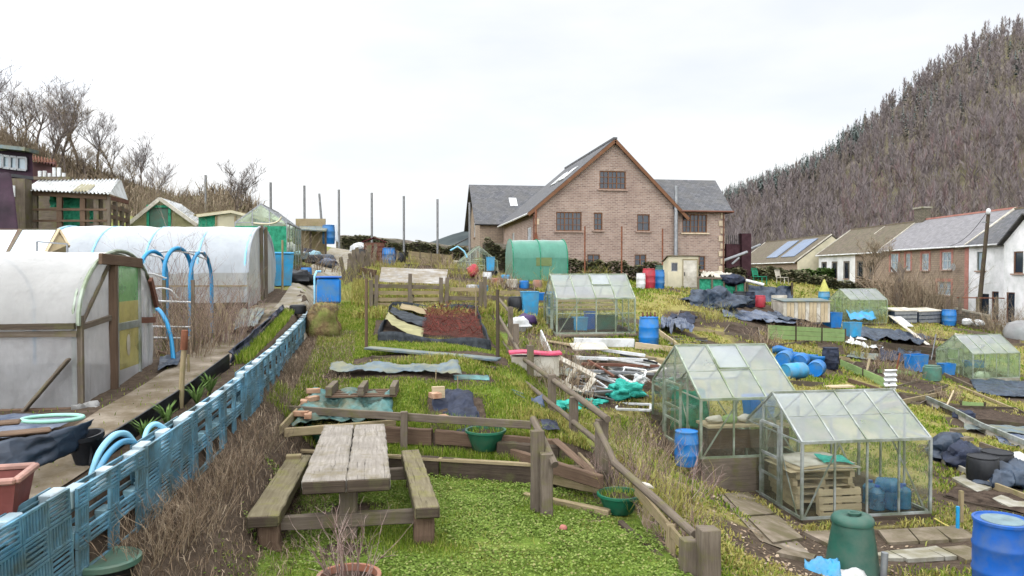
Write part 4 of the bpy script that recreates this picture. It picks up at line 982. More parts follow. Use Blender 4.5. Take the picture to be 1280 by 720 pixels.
def bucketbox(loc, label, sz, mt, rz=0, name='plastic_tub', cat='tub', group=None, lip=.03, tap=.86, fill=None):
    t = thing(name, label, cat, loc, rz, group); x, y, z = sz; mb = MB()
    b = [(-x / 2 * tap, -y / 2 * tap, 0), (x / 2 * tap, -y / 2 * tap, 0), (x / 2 * tap, y / 2 * tap, 0), (-x / 2 * tap, y / 2 * tap, 0)]; c = [(-x / 2, -y / 2, z), (x / 2, -y / 2, z), (x / 2, y / 2, z), (-x / 2, y / 2, z)]
    for a in range(4): e = (a + 1) % 4; mb.poly([b[a], b[e], c[e], c[a]])
    mb.poly(b[::-1]); mb.build('body', M[mt], t, solid=.008)
    mb = MB()
    for a in range(4): e = (a + 1) % 4; mb.bar(c[a], c[e], lip, lip)
    mb.build('rim', M[mt], t, bev=.006)
    if fill:
        mb = MB(); mb.grid(lambda u, v: ((u - .5) * x * .94, (v - .5) * y * .94, z * .85 + .04 * mnoise.noise(Vector((u * 5, v * 5, x)))), 6, 6); mb.build('contents', M[fill], t, smooth=60)
    excl(loc[0], loc[1], x / 2, y / 2, rz); return t
def wheelie(loc, label, sz, mt, rz):
    t = thing('wheelie_bin', label, 'bin', loc, rz); x, y, z = sz; mb = MB()
    b = [(-x * .4, -y * .36, 0), (x * .4, -y * .36, 0), (x * .4, y * .36, 0), (-x * .4, y * .36, 0)]; c = [(-x / 2, -y / 2, z * .9), (x / 2, -y / 2, z * .9), (x / 2, y / 2, z * .9), (-x / 2, y / 2, z * .9)]
    for a in range(4): e = (a + 1) % 4; mb.poly([b[a], b[e], c[e], c[a]])
    mb.poly(b[::-1]); mb.poly(c); mb.build('body', M[mt], t, bev=.02)
    mb = MB(); mb.bar((-x * .53, 0, z * .94), (x * .53, 0, z * .94), y * 1.08, z * .07); mb.build('lid', M[mt], t, bev=.025)
    for s in (-1, 1):
        mb = MB(); mb.tube([(s * x * .36, y * .38, .1), (s * x * .48, y * .38, .1)], .1, 14); mb.build('wheel', M['black'], t, smooth=40)
    return t
q = GD(352, 24.4); wheelie((q.x, q.y, q.z), 'blue wheelie bin beside the white polytunnel end', (.62, .7, 1.1), 'blue_sky', rad(20))
q = P(411, 379, 19.6); tk = thing('water_tank', 'square blue water tank at the far end of the pallet wall', 'water tank', (q.x, q.y, q.z), rad(6))
mb = MB(); mb.bar((0, 0, 0), (0, 0, .64), .60, .5, up=(0, 1, 0)); mb.build('body', M['blue'], tk, bev=.05)
mb = MB(); mb.bar((0, 0, .64), (0, 0, .70), .64, .54, up=(0, 1, 0)); mb.build('rim', M['blue_deep'], tk, bev=.02)
mb = MB(); mb.tube([(-.35, -.05, -.1), (-.35, -.05, .7), (-.3, .1, .82), (-.2, .2, .82)], .03, 8); mb.build('pipe', M['pipe_light'], tk, smooth=50)
q = GD(384, 19.3)
for px, py, d, lab, r, h in ((383, 372, 19.2, 'black pot on the terrace left of the blue tank', .2, .34), (391, 368, 20.2, 'black tub tucked behind the blue tank', .25, .36), (372, 388, 18.4, 'dark crate-like pot at the head of the grassy planter', .2, .22)):
    g = GD(px, d); barrel((g.x, g.y, g.z), lab, r, h, 'black', 'plant_pot', group='black pots by the tank', lid=False, cat='plant pot', ribsn=0, taper=.82)
# straw heap beneath the tank
g = P(404, 400, 18.6)
mb = MB(); mb.blob((0, 0, 0), .42, 18, 14, .35, (1, .9, 1.2), 2); st_ = solo(mb, 'straw_heap', mat('straw_heap', (.17, .10, .055), .4, 14, .95, .1, bump=1, bsc=40, bdist=.03, c2=(.32, .23, .12), dirt=(.2, .24, .06), damt=.2), 'brown thatch-like heap under the blue tank', 'straw heap', (g.x, g.y, g.z - .1), smooth=60)
bush(Vector((g.x, g.y, g.z + .15)), 'shaggy dry thatch hanging over the heap under the blue tank', 130, .32, .3, 'twig_brown', .006, 1.6, 2, 39)
# stems of the brown bank under the pallets
bl = ['nearest clump of dead stems at the foot of the pallets', 'tall clump of dead stems beside the green lid', 'dense clump of dead stems below the windowed pallets', 'clump of dead stems at the log edging', 'clump of dead stems under the middle pallets', 'thin clump of dead stems above the pale plank', 'clump of dark dead stems under the far pallets', 'farthest clump of dark dead stems below the grassy planter']
for i, y in enumerate((6.85, 7.2, 7.7, 8.3, 9.1, 10.4, 12.2, 14.5)):
    x = float(XP(y)) + .34 + U(-.05, .06)
    o = bush((x, y, H(x, y) - .02), bl[i], 62 if i < 5 else 50, .26, .42 if i < 5 else .36, 'twig_dead' if i < 5 else 'twig_brown', .0042, .65, 2, 40 + i, group='dead stems on the bank')
    o.scale = (1, 1.5, 1)
# ------------------------------------------------------------------ upper lawn
# pallet and bricks on teal tarpaulin
tq = [G(362, 540), G(492, 542), G(488, 496), G(392, 496)]
sheet('tarpaulin', 'teal_tarp', [p + Vector((0, 0, .12)) for p in tq], 'crumpled teal tarpaulin over a bed behind the rail fence', 'tarpaulin', .13, 30, 18, 3.2, seed=3, edge=.12)
tq2 = [tq[0].lerp(tq[3], .5), tq[1].lerp(tq[2], .5)]
pl = thing('timber_pallet', 'small grey timber pallet lying on the teal tarpaulin', 'pallet', (tq2[0] + tq2[1]) / 2 + Vector((.24, .38, .22)), rad(-4))
for x in (-.52, 0, .52):
    mb = MB(); mb.bar((x, -.38, .12), (x, .40, .12), .10, .15, n=4, jit=.004); mb.build('bearer', M['wood_grey'], pl, bev=.006)
for y in (-.3, -.1, .12, .33):
    mb = MB(); mb.bar((-.58, y, .03), (.58, y, .03), .11, .025, n=4, jit=.003); mb.build('slat', M['wood_brown'], pl)
for i, (u, v, lab) in enumerate(((.05, .8, 'brick at the back left corner of the teal tarpaulin'), (.03, .45, 'brick on the left edge of the teal tarpaulin'), (.1, .55, 'second brick, inward on the teal tarpaulin'), (.08, .12, 'brick at the near left corner of the teal tarpaulin'), (.16, .06, 'reddish half brick at the near edge of the teal tarpaulin'))):
    p = tq[0].lerp(tq[1], u).lerp(tq[3].lerp(tq[2], u), v); mb = MB(); mb.box((0, 0, .04), (.23, .11, .075)); solo(mb, 'brick', M['brick_loose'], lab, 'brick', p + Vector((0, 0, .17)), U(0, 3), 'bricks weighing down the sheets', bev=.005)
for a, b, lab in ((G(350, 543), G(395, 494), 'left plank of the teal tarpaulin bed'), (G(355, 546), G(495, 546), 'front plank of the teal tarpaulin bed')):
    sleeper(a + Vector((0, 0, .06)), b + Vector((0, 0, .06)), .04, .14, lab, 'wood_mid', name='plank', cat='plank', jit=.003)
# navy sheet on a bed
nq = [onG(.62, YA(.6) + .72), onG(1.38, YA(1.3) + .72), G(588, 498), G(540, 494)]; excl(1.0, YA(1) + 1.3, .4, .7)
sheet('weed_sheet', 'navy', [p + Vector((0, 0, .07)) for p in nq], 'navy weed sheet pegged over a bed behind the rail fence', 'weed sheet', .13, 26, 26, 2.2, seed=7, edge=.06)
for i, (px, py, lab) in enumerate(((544, 512, 'upper brick on the navy sheet'), (552, 546, 'lower brick on the navy sheet'))):
    mb = MB(); mb.box((0, 0, .04), (.2, .16, .09)); p = G(px, py); solo(mb, 'brick', M['brick_loose'], lab, 'brick', p + Vector((0, 0, .2)), U(0, 3), 'bricks weighing down the sheets', bev=.005)
p = G(548, 505); mb = MB(); mb.box((0, 0, .06), (.22, .05, .2)); solo(mb, 'brick', M['wood_pale'], 'pale block standing on the navy sheet', 'block', p + Vector((0, 0, .14)), .1, bev=.006)
# long grey-blue tarp strip and board
a = G(412, 473); b = G(500, 466); c = G(560, 468); d = G(604, 474)
sheet('weed_sheet', 'slateblue', [p_ + Vector((0, 0, .14)) for p_ in (a, G(578, 479), G(572, 465), G(414, 464))], 'long rumpled grey-blue sheet strip across the upper lawn', 'weed sheet', .10, 46, 8, 2.2, seed=12, edge=.04, drape=.06)
sheet('weed_sheet', 'teal_tarp', [G(568, 476), G(612, 477), G(610, 471), G(566, 470)], 'thin teal tail of sheeting in the grass', 'weed sheet', .06, 20, 4, 3, seed=13, drape=.02)
a = G(459, 445) + Vector((0, 0, .17)); b = G(624, 460) + Vector((0, 0, .17)); mb = MB(); c = (a + b) / 2
mb.bar(a - c, b - c, .34, .05, n=12, jit=.004); solo(mb, 'board', M['slateblue'], 'long slate-blue board lying across the upper lawn', 'board', c, bev=.008)
sleeper(G(464, 449) + Vector((0, 0, .03)), G(620, 463) + Vector((0, 0, .03)), .1, .09, 'dark timber under the slate-blue board', 'wood_dark')
excl(c.x, c.y, 1.5, .25)
# netted bed
q0, q1, q2, q3 = G(472, 428), G(612, 440), G(596, 392), G(490, 388)
nb_ = thing('netted_bed', 'vegetable bed with black edging, red netting and a beige fleece strip', 'vegetable bed', (q0 + q1 + q2 + q3) / 4)
ob = Vector(nb_.location)
for a, b in ((q0, q1), (q1, q2), (q2, q3), (q3, q0)):
    mb = MB(); mb.grid(lambda u, v: a.lerp(b, u) - ob + Vector((.04 * mnoise.noise(Vector((u * 7, v, a.x))), 0, -.04 + .28 * v + .05 * math.sin(u * 9) * v)), 16, 3); mb.build('edging', M['cloth_black'], nb_, smooth=50, solid=.015)
def bl_(u, v, z, amp=.05, s=3): p = q0.lerp(q1, u).lerp(q3.lerp(q2, u), v) - ob; return p + Vector((0, 0, z + amp * mnoise.noise(Vector((p.x * s, p.y * s, z)))))
mb = MB(); mb.grid(lambda u, v: bl_(u, v, .05), 14, 12); mb.build('soil', M['soil'], nb_, smooth=60)
mb = MB(); mb.grid(lambda u, v: bl_(.40 + .57 * u, .08 + .86 * v, .17, .16, 2.2), 30, 22); mb.build('red_net', M['net_open'], nb_, smooth=60)
mb = MB(); mb.grid(lambda u, v: bl_(.02 + .40 * u, .02 + .22 * v + .3 * (1 - u) ** 2, .30 - .12 * u, .05), 14, 6); mb.build('fleece', M['cloth_beige'], nb_, smooth=60, solid=.004)
mb = MB(); mb.grid(lambda u, v: bl_(.03 + .40 * u, .32 + .25 * v + .25 * (1 - u) ** 2, .28 - .1 * u, .05), 14, 6); mb.build('brown_mat', M['cloth_black'], nb_, smooth=60, solid=.004)
mb = MB(); mb.grid(lambda u, v: bl_(.12 + .30 * u, .66 + .22 * v + .1 * (1 - u), .27 - .08 * u, .05), 14, 6); mb.build('fleece', M['wood_mid'], nb_, smooth=60, solid=.004)
mb = MB()
for k in range(150):
    u, v = U(.42, .97), U(.1, .95); p = bl_(u, v, .2, .1); a = U(0, 6.28); l = U(.08, .26); mb.tube([p, p + Vector((math.cos(a) * l, math.sin(a) * l, U(.04, .2)))], .008, 3, cap=False)
mb.build('netting_strands', M['net_red'], nb_)['kind'] = 'stuff'
excl(ob.x, ob.y, 1.5, 1.6)
# compost bays made of pickets, with a corrugated sheet
cb = thing('compost_bay', 'weathered timber compost bays with a corrugated sheet roof behind the netted bed', 'compost bay', G(540, 385)); oc = Vector(cb.location)
D0 = dep(oc)
def CB(px, py, dd=0): return P(px, py, D0 + dd) - oc
for px, tp in ((470, 344), (512, 342), (514, 370), (551, 347), (558, 347), (464, 350), (601, 352), (606, 346)):
    mb = MB(); mb.bar(CB(px, 388), CB(px + U(-1, 1), tp), .12, .08, up=(0, 1, 0), n=4, jit=.008); mb.build('post', M['wood_grey'], cb)
for y0, x0, x1 in ((358, 465, 552), (366, 466, 553), (374, 468, 556), (381, 470, 556), (372, 560, 602), (380, 560, 604), (362, 562, 602)):
    mb = MB(); mb.bar(CB(x0, y0 + U(-1, 1), .08), CB(x1, y0 + U(-1, 2), .08), .05, .12, n=8, jit=.008); mb.build('board', M['wood_mid'] if RN.random() < .5 else M['wood_grey'], cb)
for x0 in (466, 512, 556):
    mb = MB(); mb.bar(CB(x0, 376, .05), CB(x0 + 5, 376, 1.8), .04, .4, n=4, jit=.008); mb.build('side_board', M['wood_grey'], cb)
mb = MB()
for x in np.arange(-.06, .2, .02): pass
a0, a1, b1, b0 = CB(474, 352, .1), CB(557, 355, .1), CB(560, 337, 1.9), CB(477, 334, 1.9)
mb.grid(lambda u, v: a0.lerp(a1, u).lerp(b0.lerp(b1, u), v) + Vector((0, 0, .035 * math.sin(v * 6.283 * 9) + .03 * mnoise.noise(Vector((u * 3, v * 3, 1))))), 8, 72)
mb.build('corrugated_sheet', mat('weathered_sheet', (.34, .32, .30), .25, 3, .8, .3, c2=(.48, .46, .43), dirt=(.24, .2, .14)), cb, smooth=50)
bush(G(520, 366) + Vector((0, 0, .2)), 'dry stalks filling the compost bays', 90, 1.3, .7, 'twig_dead', .008, .6, 2, 71)
bush(GD(585, 26), 'dry bleached stalks right of the corrugated sheet', 70, .7, 1.0, 'twig_dead', .009, .5, 2, 72)
bush(GD(448, 27), 'tall straw stalks left of the compost bays', 90, .9, .9, 'straw', .009, .5, 2, 73)
# ------------------------------------------------------------------ greenhouses
def greenhouse(label, loc, rz, L, W, eave, ridge, nb, ng, fr='alu', gw='glass_wall', groof='glass_roof', base=.1, basem='concrete', plinth=None, door='left', vents=(1,), braces=True, bw=.032, name='greenhouse', midrail=None, group='glass greenhouses', split=.5):
    t = thing(name, label, 'greenhouse', loc, rz, group)
    z0 = base
    if base > 0:
        mb = MB()
        for a, b in (((0, 0), (L, 0)), ((L, 0), (L, W)), ((L, W), (0, W)), ((0, W), (0, 0))):
            mb.bar((a[0], a[1], base / 2 - .15), (b[0], b[1], base / 2 - .15), .08, base + .3)
        mb.build('plinth', M[plinth or basem], t, bev=.006)
    fm = MB(); up = (0, 1, 0)
    def vb(x, y, h, u=(0, 1, 0), w=None): fm.bar((x, y, z0), (x, y, h), w or bw, w or bw, up=u)
    Wh = W / 2
    for x in (0, L):
        for y in (0, W): vb(x, y, eave, w=bw * 1.4)
        for k in range(1, ng):
            y = W * k / ng; vb(x, y, eave + (ridge - eave) * (1 - abs(y - Wh) / Wh))
        fm.bar((x, 0, eave), (x, Wh, ridge), bw, bw * 1.3); fm.bar((x, W, eave), (x, Wh, ridge), bw, bw * 1.3); fm.bar((x, 0, eave), (x, W, eave), bw * .8, bw * .8); fm.bar((x, 0, z0 + .02), (x, W, z0 + .02), bw * 1.3, bw * 1.3)
    for y in (0, W):
        for k in range(1, nb): vb(L * k / nb, y, eave)
        fm.bar((0, y, eave), (L, y, eave), bw * 1.5, bw * 1.5); fm.bar((0, y, z0 + .02), (L, y, z0 + .02), bw * 1.3, bw * 1.3)
        if midrail: fm.bar((0, y, midrail), (L, y, midrail), bw * .7, bw * .7)
        if braces:
            fm.bar((L * .02, y + (.03 if y == 0 else -.03), z0), (L / nb * 1.2, y + (.03 if y == 0 else -.03), eave), .012, .03); fm.bar((L * .98, y + (.03 if y == 0 else -.03), z0), (L - L / nb * 1.2, y + (.03 if y == 0 else -.03), eave), .012, .03)
    fm.bar((0, Wh, ridge), (L, Wh, ridge), bw * 1.6, bw * 1.6)
    if braces: fm.bar((0.03, W * .1, z0), (.03, W * .45, eave), .012, .03); fm.bar((0.03, W * .9, z0), (.03, W * .55, eave), .012, .03)
    fm.build('frame', M[fr], t)
    rb = MB()
    for s in (0, 1):
        for k in range(1, nb):
            x = L * k / nb; y = 0 if s == 0 else W
            rb.bar((x, y, eave + .01), (x, Wh, ridge + .01), bw, bw * .9)
        yy = Wh * split if s == 0 else W - Wh * split
        rb.bar((0, yy, eave + (ridge - eave) * split), (L, yy, eave + (ridge - eave) * split), bw * .5, bw * .5)
    rb.build('glazing_bars', M[fr], t)
    for s in (0, 1):
        mb = MB(); y = 0 if s == 0 else W; n = nb; o_ = -.004 if s == 0 else .004
        for k in range(n):
            x0, x1 = L * k / n + .012, L * (k + 1) / n - .012; h = U(-.006, .006)
            mb.poly([(x0, y + o_, z0 + .03), (x1, y + o_ + h, z0 + .03), (x1, y + o_ + h, eave - .01), (x0, y + o_, eave - .01)])
        mb.build('wall_glazing', M[gw], t)
        mb = MB()
        for k in range(n):
            x0, x1 = L * k / n + .012, L * (k + 1) / n - .012
            for a, b in ((.01, split), (split, .985)):
                h = U(-.008, .008); f = lambda q: (Wh * q if s == 0 else W - Wh * q, eave + (ridge - eave) * q + .006)
                (ya, za), (yb, zb) = f(a), f(b); mb.poly([(x0, ya, za + h), (x1, ya, za - h), (x1, yb, zb), (x0, yb, zb)] if s == 0 else [(x1, ya, za), (x0, ya, za), (x0, yb, zb + h), (x1, yb, zb)])
        mb.build('roof_glazing', M[groof], t)
    for x, o_ in ((0, -.004), (L, .004)):
        mb = MB()
        for k in range(ng):
            y0, y1 = W * k / ng, W * (k + 1) / ng; f = lambda y: eave + (ridge - eave) * (1 - abs(y - Wh) / Wh) - .02
            if y0 < Wh < y1: mb.poly([(x + o_, y0 + .01, z0 + .03), (x + o_, y1 - .01, z0 + .03), (x + o_, y1 - .01, f(y1)), (x + o_, Wh, f(Wh)), (x + o_, y0 + .01, f(y0))])
            else: mb.poly([(x + o_, y0 + .01, z0 + .03), (x + o_, y1 - .01, z0 + .03), (x + o_, y1 - .01, f(y1)), (x + o_, y0 + .01, f(y0))])
        mb.build('gable_glazing', M[gw], t)
    if door:
        x = -.03 if door == 'left' else L + .03; d = MB(); y0, y1 = W * .36, W * .68; h = eave + .12
        for y in (y0, y1): d.bar((x, y, z0 + .02), (x, y, h), .035, .05, up=(1, 0, 0))
        for z in (z0 + .05, z0 + .5, (z0 + h) / 2 + .15, h): d.bar((x, y0, z), (x, y1, z), .03, .045)
        do = d.build('door', M[fr], t)
        mb = MB(); mb.poly([(x, y0 + .02, z0 + .08), (x, y1 - .02, z0 + .08), (x, y1 - .02, h - .03), (x, y0 + .02, h - .03)]); mb.build('door_glass', M[gw], do)
    for k in vents:
        d = MB(); x0, x1 = L * k / nb + .02, L * (k + 1) / nb - .02; f = lambda q: (Wh * q, eave + (ridge - eave) * q + .035)
        (ya, za), (yb, zb) = f(split + .02), f(.97)
        for p, q in (((x0, ya, za), (x1, ya, za)), ((x0, yb, zb), (x1, yb, zb)), ((x0, ya, za), (x0, yb, zb)), ((x1, ya, za), (x1, yb, zb))): d.bar(p, q, .03, .03)
        vo = d.build('roof_vent', M[fr], t); mb = MB(); mb.poly([(x0, ya, za), (x1, ya, za), (x1, yb, zb), (x0, yb, zb)]); mb.build('vent_glass', M[groof], vo)
    c = t.matrix_basis @ Vector((L / 2, W / 2, 0)) if False else Vector(loc) + Matrix.Rotation(rz, 3, 'Z') @ Vector((L / 2, W / 2, 0))
    excl(c.x, c.y, L / 2 + .05, W / 2 + .05, rz)
    return t
GH1 = greenhouse('nearest aluminium greenhouse holding pallets and water bottles', P(1002, 657, 13.0), 0, 2.44, 2.1, 1.43, 2.13, 4, 3, base=.10, plinth='wood_dark', vents=())
q = P(876, 575, 14.5); q.z = P(873, 601, 14.5).z
GH2 = greenhouse('second greenhouse on a timber plinth behind the nearest one', q, 0, 2.0, 2.75, 1.56, 2.46, 3, 4, fr='alu_pale', base=.42, plinth='wood_grey', vents=(1,))
GH3 = greenhouse('glass greenhouse at the middle of the plots beside the tall blue barrel', G(696, 420), 0, 2.45, 1.95, 1.13, 1.86, 4, 3, fr='alu_pale', vents=(2,), base=.06, midrail=.68)
GH4 = greenhouse('yellow-green glass greenhouse at the right edge of the plots', G(1216, 475), rad(2), 2.5, 2.3, 1.2, 1.98, 4, 4, fr='alu_pale', gw='glass_green', vents=(), base=.05)
GH5 = greenhouse('small green-tinted greenhouse by the houses with blue tubs in front', G(1063, 405), rad(3), 2.7, 2.3, 1.55, 2.25, 4, 4, fr='alu_pale', gw='glass_green', vents=(), base=.05)
q = G(600, 346); GH6 = greenhouse('small gabled greenhouse near the stone wall, holding blue and red things', G(622, 346), rad(90), 3.0, 2.3, .98, 1.92, 4, 4, fr='alu_pale', vents=(), base=.05, door='left')
# contents of the nearest greenhouse
def tpallet(loc, label, sz=(1.0, 1.0, .13), rz=0, rot=None, mt='wood_pale', group='timber pallets', nslat=6):
    t = thing('timber_pallet', label, 'pallet', loc, rz, group); x, y, z = sz
    if rot: t.rotation_euler = rot
    for k in range(nslat):
        yy = -y / 2 + y * (k + .5) / nslat
        mb = MB(); mb.bar((-x / 2, yy, z - .011), (x / 2, yy, z - .011), y / nslat * .8, .022, n=3, jit=.002); mb.build('slat', M[mt], t)
    for xx in (-x / 2 + .05, 0, x / 2 - .05):
        mb = MB(); mb.bar((xx, -y / 2, z / 2 - .011), (xx, y / 2, z / 2 - .011), .09, z - .024, n=2, jit=.002); mb.build('bearer', M[mt], t)
    return t
g1 = Vector(GH1.location)
lab = ['bottom', 'second', 'third', 'fourth', 'top']
for k in range(5):
    tpallet(g1 + Vector((.78 + U(-.03, .03), 1.05 + U(-.03, .03), .10 + k * .135)), ['bottom timber pallet of the stack in the nearest greenhouse', 'second timber pallet from the bottom of the stack', 'third timber pallet of the greenhouse stack', 'fourth timber pallet of the greenhouse stack', 'topmost timber pallet under the cardboard sheets'][k], (1.15, 1.0, .13), U(-.05, .05), nslat=5)
tpallet(g1 + Vector((.92, .42, .1)), 'timber pallet standing upright against the front of the stack', (.82, .8, .12), 0, (rad(84), 0, 0))
for k in range(4):
    mb = MB(); sx, sy = U(1.1, 1.35), U(.9, 1.1); r_ = U(-.25, .25)
    mb.grid(lambda u, v: ((u - .5) * sx, (v - .5) * sy, .02 * mnoise.noise(Vector((u * 3, v * 3, k))) - .05 * abs(u - .5)), 6, 5)
    solo(mb, 'cardboard', M['offwhite'] if k % 2 else M['wood_pale'], ['flat cardboard sheet lowest on the pallet stack', 'cardboard sheet second on the pallet stack', 'curled cardboard sheet near the top of the pallet stack', 'topmost cardboard sheet on the pallet stack'][k], 'cardboard', g1 + Vector((.72 + U(-.1, .12), .95 + U(-.08, .08), .83 + k * .022)), r_, 'cardboard sheets on the pallets', solid=.006, smooth=40)
sheet('green_cloth', 'teal_net', [g1 + Vector(v) for v in ((.75, .55, .93), (1.35, .55, .9), (1.3, .95, .93), (.8, 1.0, .95))], 'bright green cloth lying on the cardboard sheets', 'cloth', .05, 12, 10, 4, seed=20)
def bottle(loc, label, h=.42, r=.14):
    t = thing('water_bottle', label, 'water bottle', loc, U(0, 3), 'big blue water bottles in the greenhouse'); pr = [(r * .7, 0), (r, .03)]
    for k in range(6): z = .05 + k * h * .11; pr += [(r, z), (r * .94, z + h * .05)]
    pr += [(r, h * .74), (r * .75, h * .86), (r * .28, h * .93), (r * .28, h)]
    mb = MB(); mb.lathe(pr, 18); mb.build('body', M['bottle'], t, smooth=50); mb = MB(); mb.lathe([(r * .33, h * .95), (r * .33, h * 1.03)], 12); mb.build('cap', M['blue_deep'], t, smooth=40); return t
bb = [((1.62, .3, .1), 'water bottle standing at the left front of the greenhouse bottles'), ((1.9, .28, .1), 'water bottle at the middle front of the greenhouse bottles'), ((2.14, .3, .1), 'water bottle at the right front by the corner pane'), ((1.7, .62, .1), 'water bottle behind the front left one'), ((2.0, .62, .1), 'water bottle behind the front middle one'), ((1.72, .42, .53), 'water bottle lying stacked on the front row')]
for p, l in bb: o = bottle(g1 + Vector(p), l, .44, .135)
o.rotation_euler = (rad(80), 0, .4)
# contents of the second greenhouse
g2 = Vector(GH2.location)
tb2 = thing('staging_table', 'low timber staging bench inside the second greenhouse', 'bench', g2 + Vector((1.1, .55, .42)))
mb = MB(); mb.box((0, 0, .55), (1.7, .6, .05)); mb.build('top', M['wood_pale'], tb2); mb = MB(); mb.box((0, -.28, .3), (1.7, .03, .36)); mb.build('front_panel', M['wood_brown'], tb2)
for x in (-.8, .8):
    mb = MB(); mb.box((x, .2, .27), (.06, .06, .53)); mb.build('leg', M['wood_grey'], tb2)
bucketbox(g2 + Vector((1.55, .75, 1.02)), 'blue water tub inside the second greenhouse', (.55, .4, .45), 'blue', 0, group='blue tubs')
for i, (x, m_, l) in enumerate(((.5, 'offwhite', 'white bag on the staging bench'), (.8, 'straw_', 'yellow scoop on the staging bench'), (1.15, 'offwhite', 'pale compost bag on the staging bench'))):
    mb = MB(); mb.blob((0, 0, .07), .15, 10, 7, .4, (1.2, .8, .55), i); solo(mb, 'bag', M.get(m_, M['wood_lime']), l, 'bag', g2 + Vector((x, .5, 1.0)), smooth=60)
sheet('green_netting', 'green_net', [g2 + Vector(v) for v in ((.2, 2.2, .5), (1.2, 2.3, .5), (1.1, 2.4, 1.35), (.3, 2.35, 1.3))], 'green netting piled in the back of the second greenhouse', 'netting', .1, 12, 10, 4, seed=22)
# contents of the third greenhouse
g3 = Vector(GH3.location)
for p, sz, m_, l in (((.9, .8, .06), (.45, .4, .45), 'blue_sky', 'light blue crate inside the middle greenhouse'), ((1.25, .9, .06), (.3, .3, .62), 'blue_deep', 'tall blue tub inside the middle greenhouse'), ((1.75, .9, .06), (.7, .5, .5), 'green_dull', 'pale green tub inside the middle greenhouse'), ((.5, .9, .06), (.4, .4, .4), 'black', 'dark pot box inside the middle greenhouse')):
    bucketbox(g3 + Vector(p), l, sz, m_, group='tubs in the middle greenhouse')
st3 = thing('staging_table', 'slatted timber shelf across the middle greenhouse', 'bench', g3 + Vector((1.2, 1.5, .06)))
for k in range(4):
    mb = MB(); mb.box((0, .2, .66 + k * .14), (2.2, .03, .09)); mb.build('slat', M['wood_pale'], st3)
mb = MB(); mb.box((0, -.1, .66), (2.3, .4, .03)); mb.build('top', M['wood_mid'], st3)
sleeper(g3 + Vector((.1, -.28, .02)), g3 + Vector((2.4, -.25, .02)), .2, .08, 'dark sleeper along the front of the middle greenhouse', 'wood_grey')
a = G(718, 432); b = G(792, 433); mb = MB(); c = (a + b) / 2; mb.bar(a - c, b - c, .2, .24); solo(mb, 'board', M['white'], 'long white trough-like board below the middle greenhouse', 'board', c + Vector((0, 0, .1)), bev=.01)
a = G(680, 428); b = G(832, 452); sleeper(a + Vector((0, 0, .05)), b + Vector((0, 0, .05)), .3, .05, 'long tan plank running below the middle greenhouse', 'wood_mid', name='plank', cat='plank')
a = G(794, 436); b = G(842, 442); sleeper(a + Vector((0, 0, .1)), b + Vector((0, 0, .1)), .06, .2, 'pale grey board by the foot of the tall blue barrel', 'wood_pale', name='board', cat='board')
a = G(823, 420); b = G(850, 440); sleeper(a + Vector((0, 0, .12)), b + Vector((0, 0, .12)), .05, .2, 'yellowish board running from the barrel to the second greenhouse', 'wood_pale', name='board', cat='board')
barrel(G(811, 433), 'tall blue barrel beside the middle greenhouse', .29, .85, 'blue')
q = G(811, 433)
for k in range(4):
    mb = MB(); mb.lathe([(.025, 0), (.04, .04), (.02, .08), (.03, .13)], 8); solo(mb, 'jar', M['wood_red'], ['small dark jar at the left on the blue barrel', 'small dark jar second on the blue barrel', 'small dark jar third on the blue barrel', 'small dark jar at the right on the blue barrel'][k], 'jar', q + Vector((-.18 + k * .12, .02 * (-1) ** k, .872)), group='jars on the blue barrel', smooth=40)
# small barrel by the second greenhouse
barrel(P(858, 581, 14.2), 'small blue keg at the corner of the second greenhouse', .22, .63, 'blue', rz=.3)
# ------------------------------------------------------------------ junk between the greenhouses
def junkframe(loc, label, sx, sy, w=.07, t_=.06, mt='white', rot=(0, 0, 0), mull=0, glass=False, name='old_window'):
    t = thing(name, label, 'window frame', loc, 0, 'discarded window frames'); t.rotation_euler = rot; mb = MB()
    mb.bar((-sx / 2, -sy / 2, 0), (sx / 2, -sy / 2, 0), w, t_); mb.bar((-sx / 2, sy / 2, 0), (sx / 2, sy / 2, 0), w, t_)
    mb.bar((-sx / 2, -sy / 2 + w / 2, 0), (-sx / 2, sy / 2 - w / 2, 0), w, t_); mb.bar((sx / 2, -sy / 2 + w / 2, 0), (sx / 2, sy / 2 - w / 2, 0), w, t_)
    for k in range(mull): x = -sx / 2 + sx * (k + 1) / (mull + 1); mb.bar((x, -sy / 2 + w / 2, 0), (x, sy / 2 - w / 2, 0), w * .7, t_ * .8)
    mb.build('frame', M[mt], t, bev=.005)
    if glass:
        mb = MB(); mb.poly([(-sx / 2, -sy / 2, .0), (sx / 2, -sy / 2, 0), (sx / 2, sy / 2, 0), (-sx / 2, sy / 2, 0)]); mb.build('glass', M['glass_roof'], t)
    return t
def GJ(px, py, dz): return G(px, py) + Vector((0, 0, dz))
junkframe(GJ(713, 484, .25), 'grey window frame leaning by the fence weeds', .95, .6, .13, .1, 'offwhite', (rad(38), rad(24), rad(-30)), 1)
junkframe(GJ(757, 484, .14), 'white double window frame in the middle of the junk pile', 1.2, .8, .06, .05, 'white', (rad(14), 0, rad(18)), 2)
junkframe(GJ(778, 478, .22), 'slim white frame tilted on the junk pile', 1.1, .7, .05, .04, 'white', (rad(20), rad(6), rad(-24)), 1)
junkframe(GJ(740, 492, .1), 'grey frame lying at the near edge of the junk pile', 1.0, .6, .06, .05, 'metal_grey', (rad(6), rad(5), rad(40)), 0, True)
junkframe(GJ(796, 470, .2), 'white frame under the long beams of the junk pile', 1.3, .8, .06, .05, 'offwhite', (rad(10), rad(-6), rad(8)), 1, True)
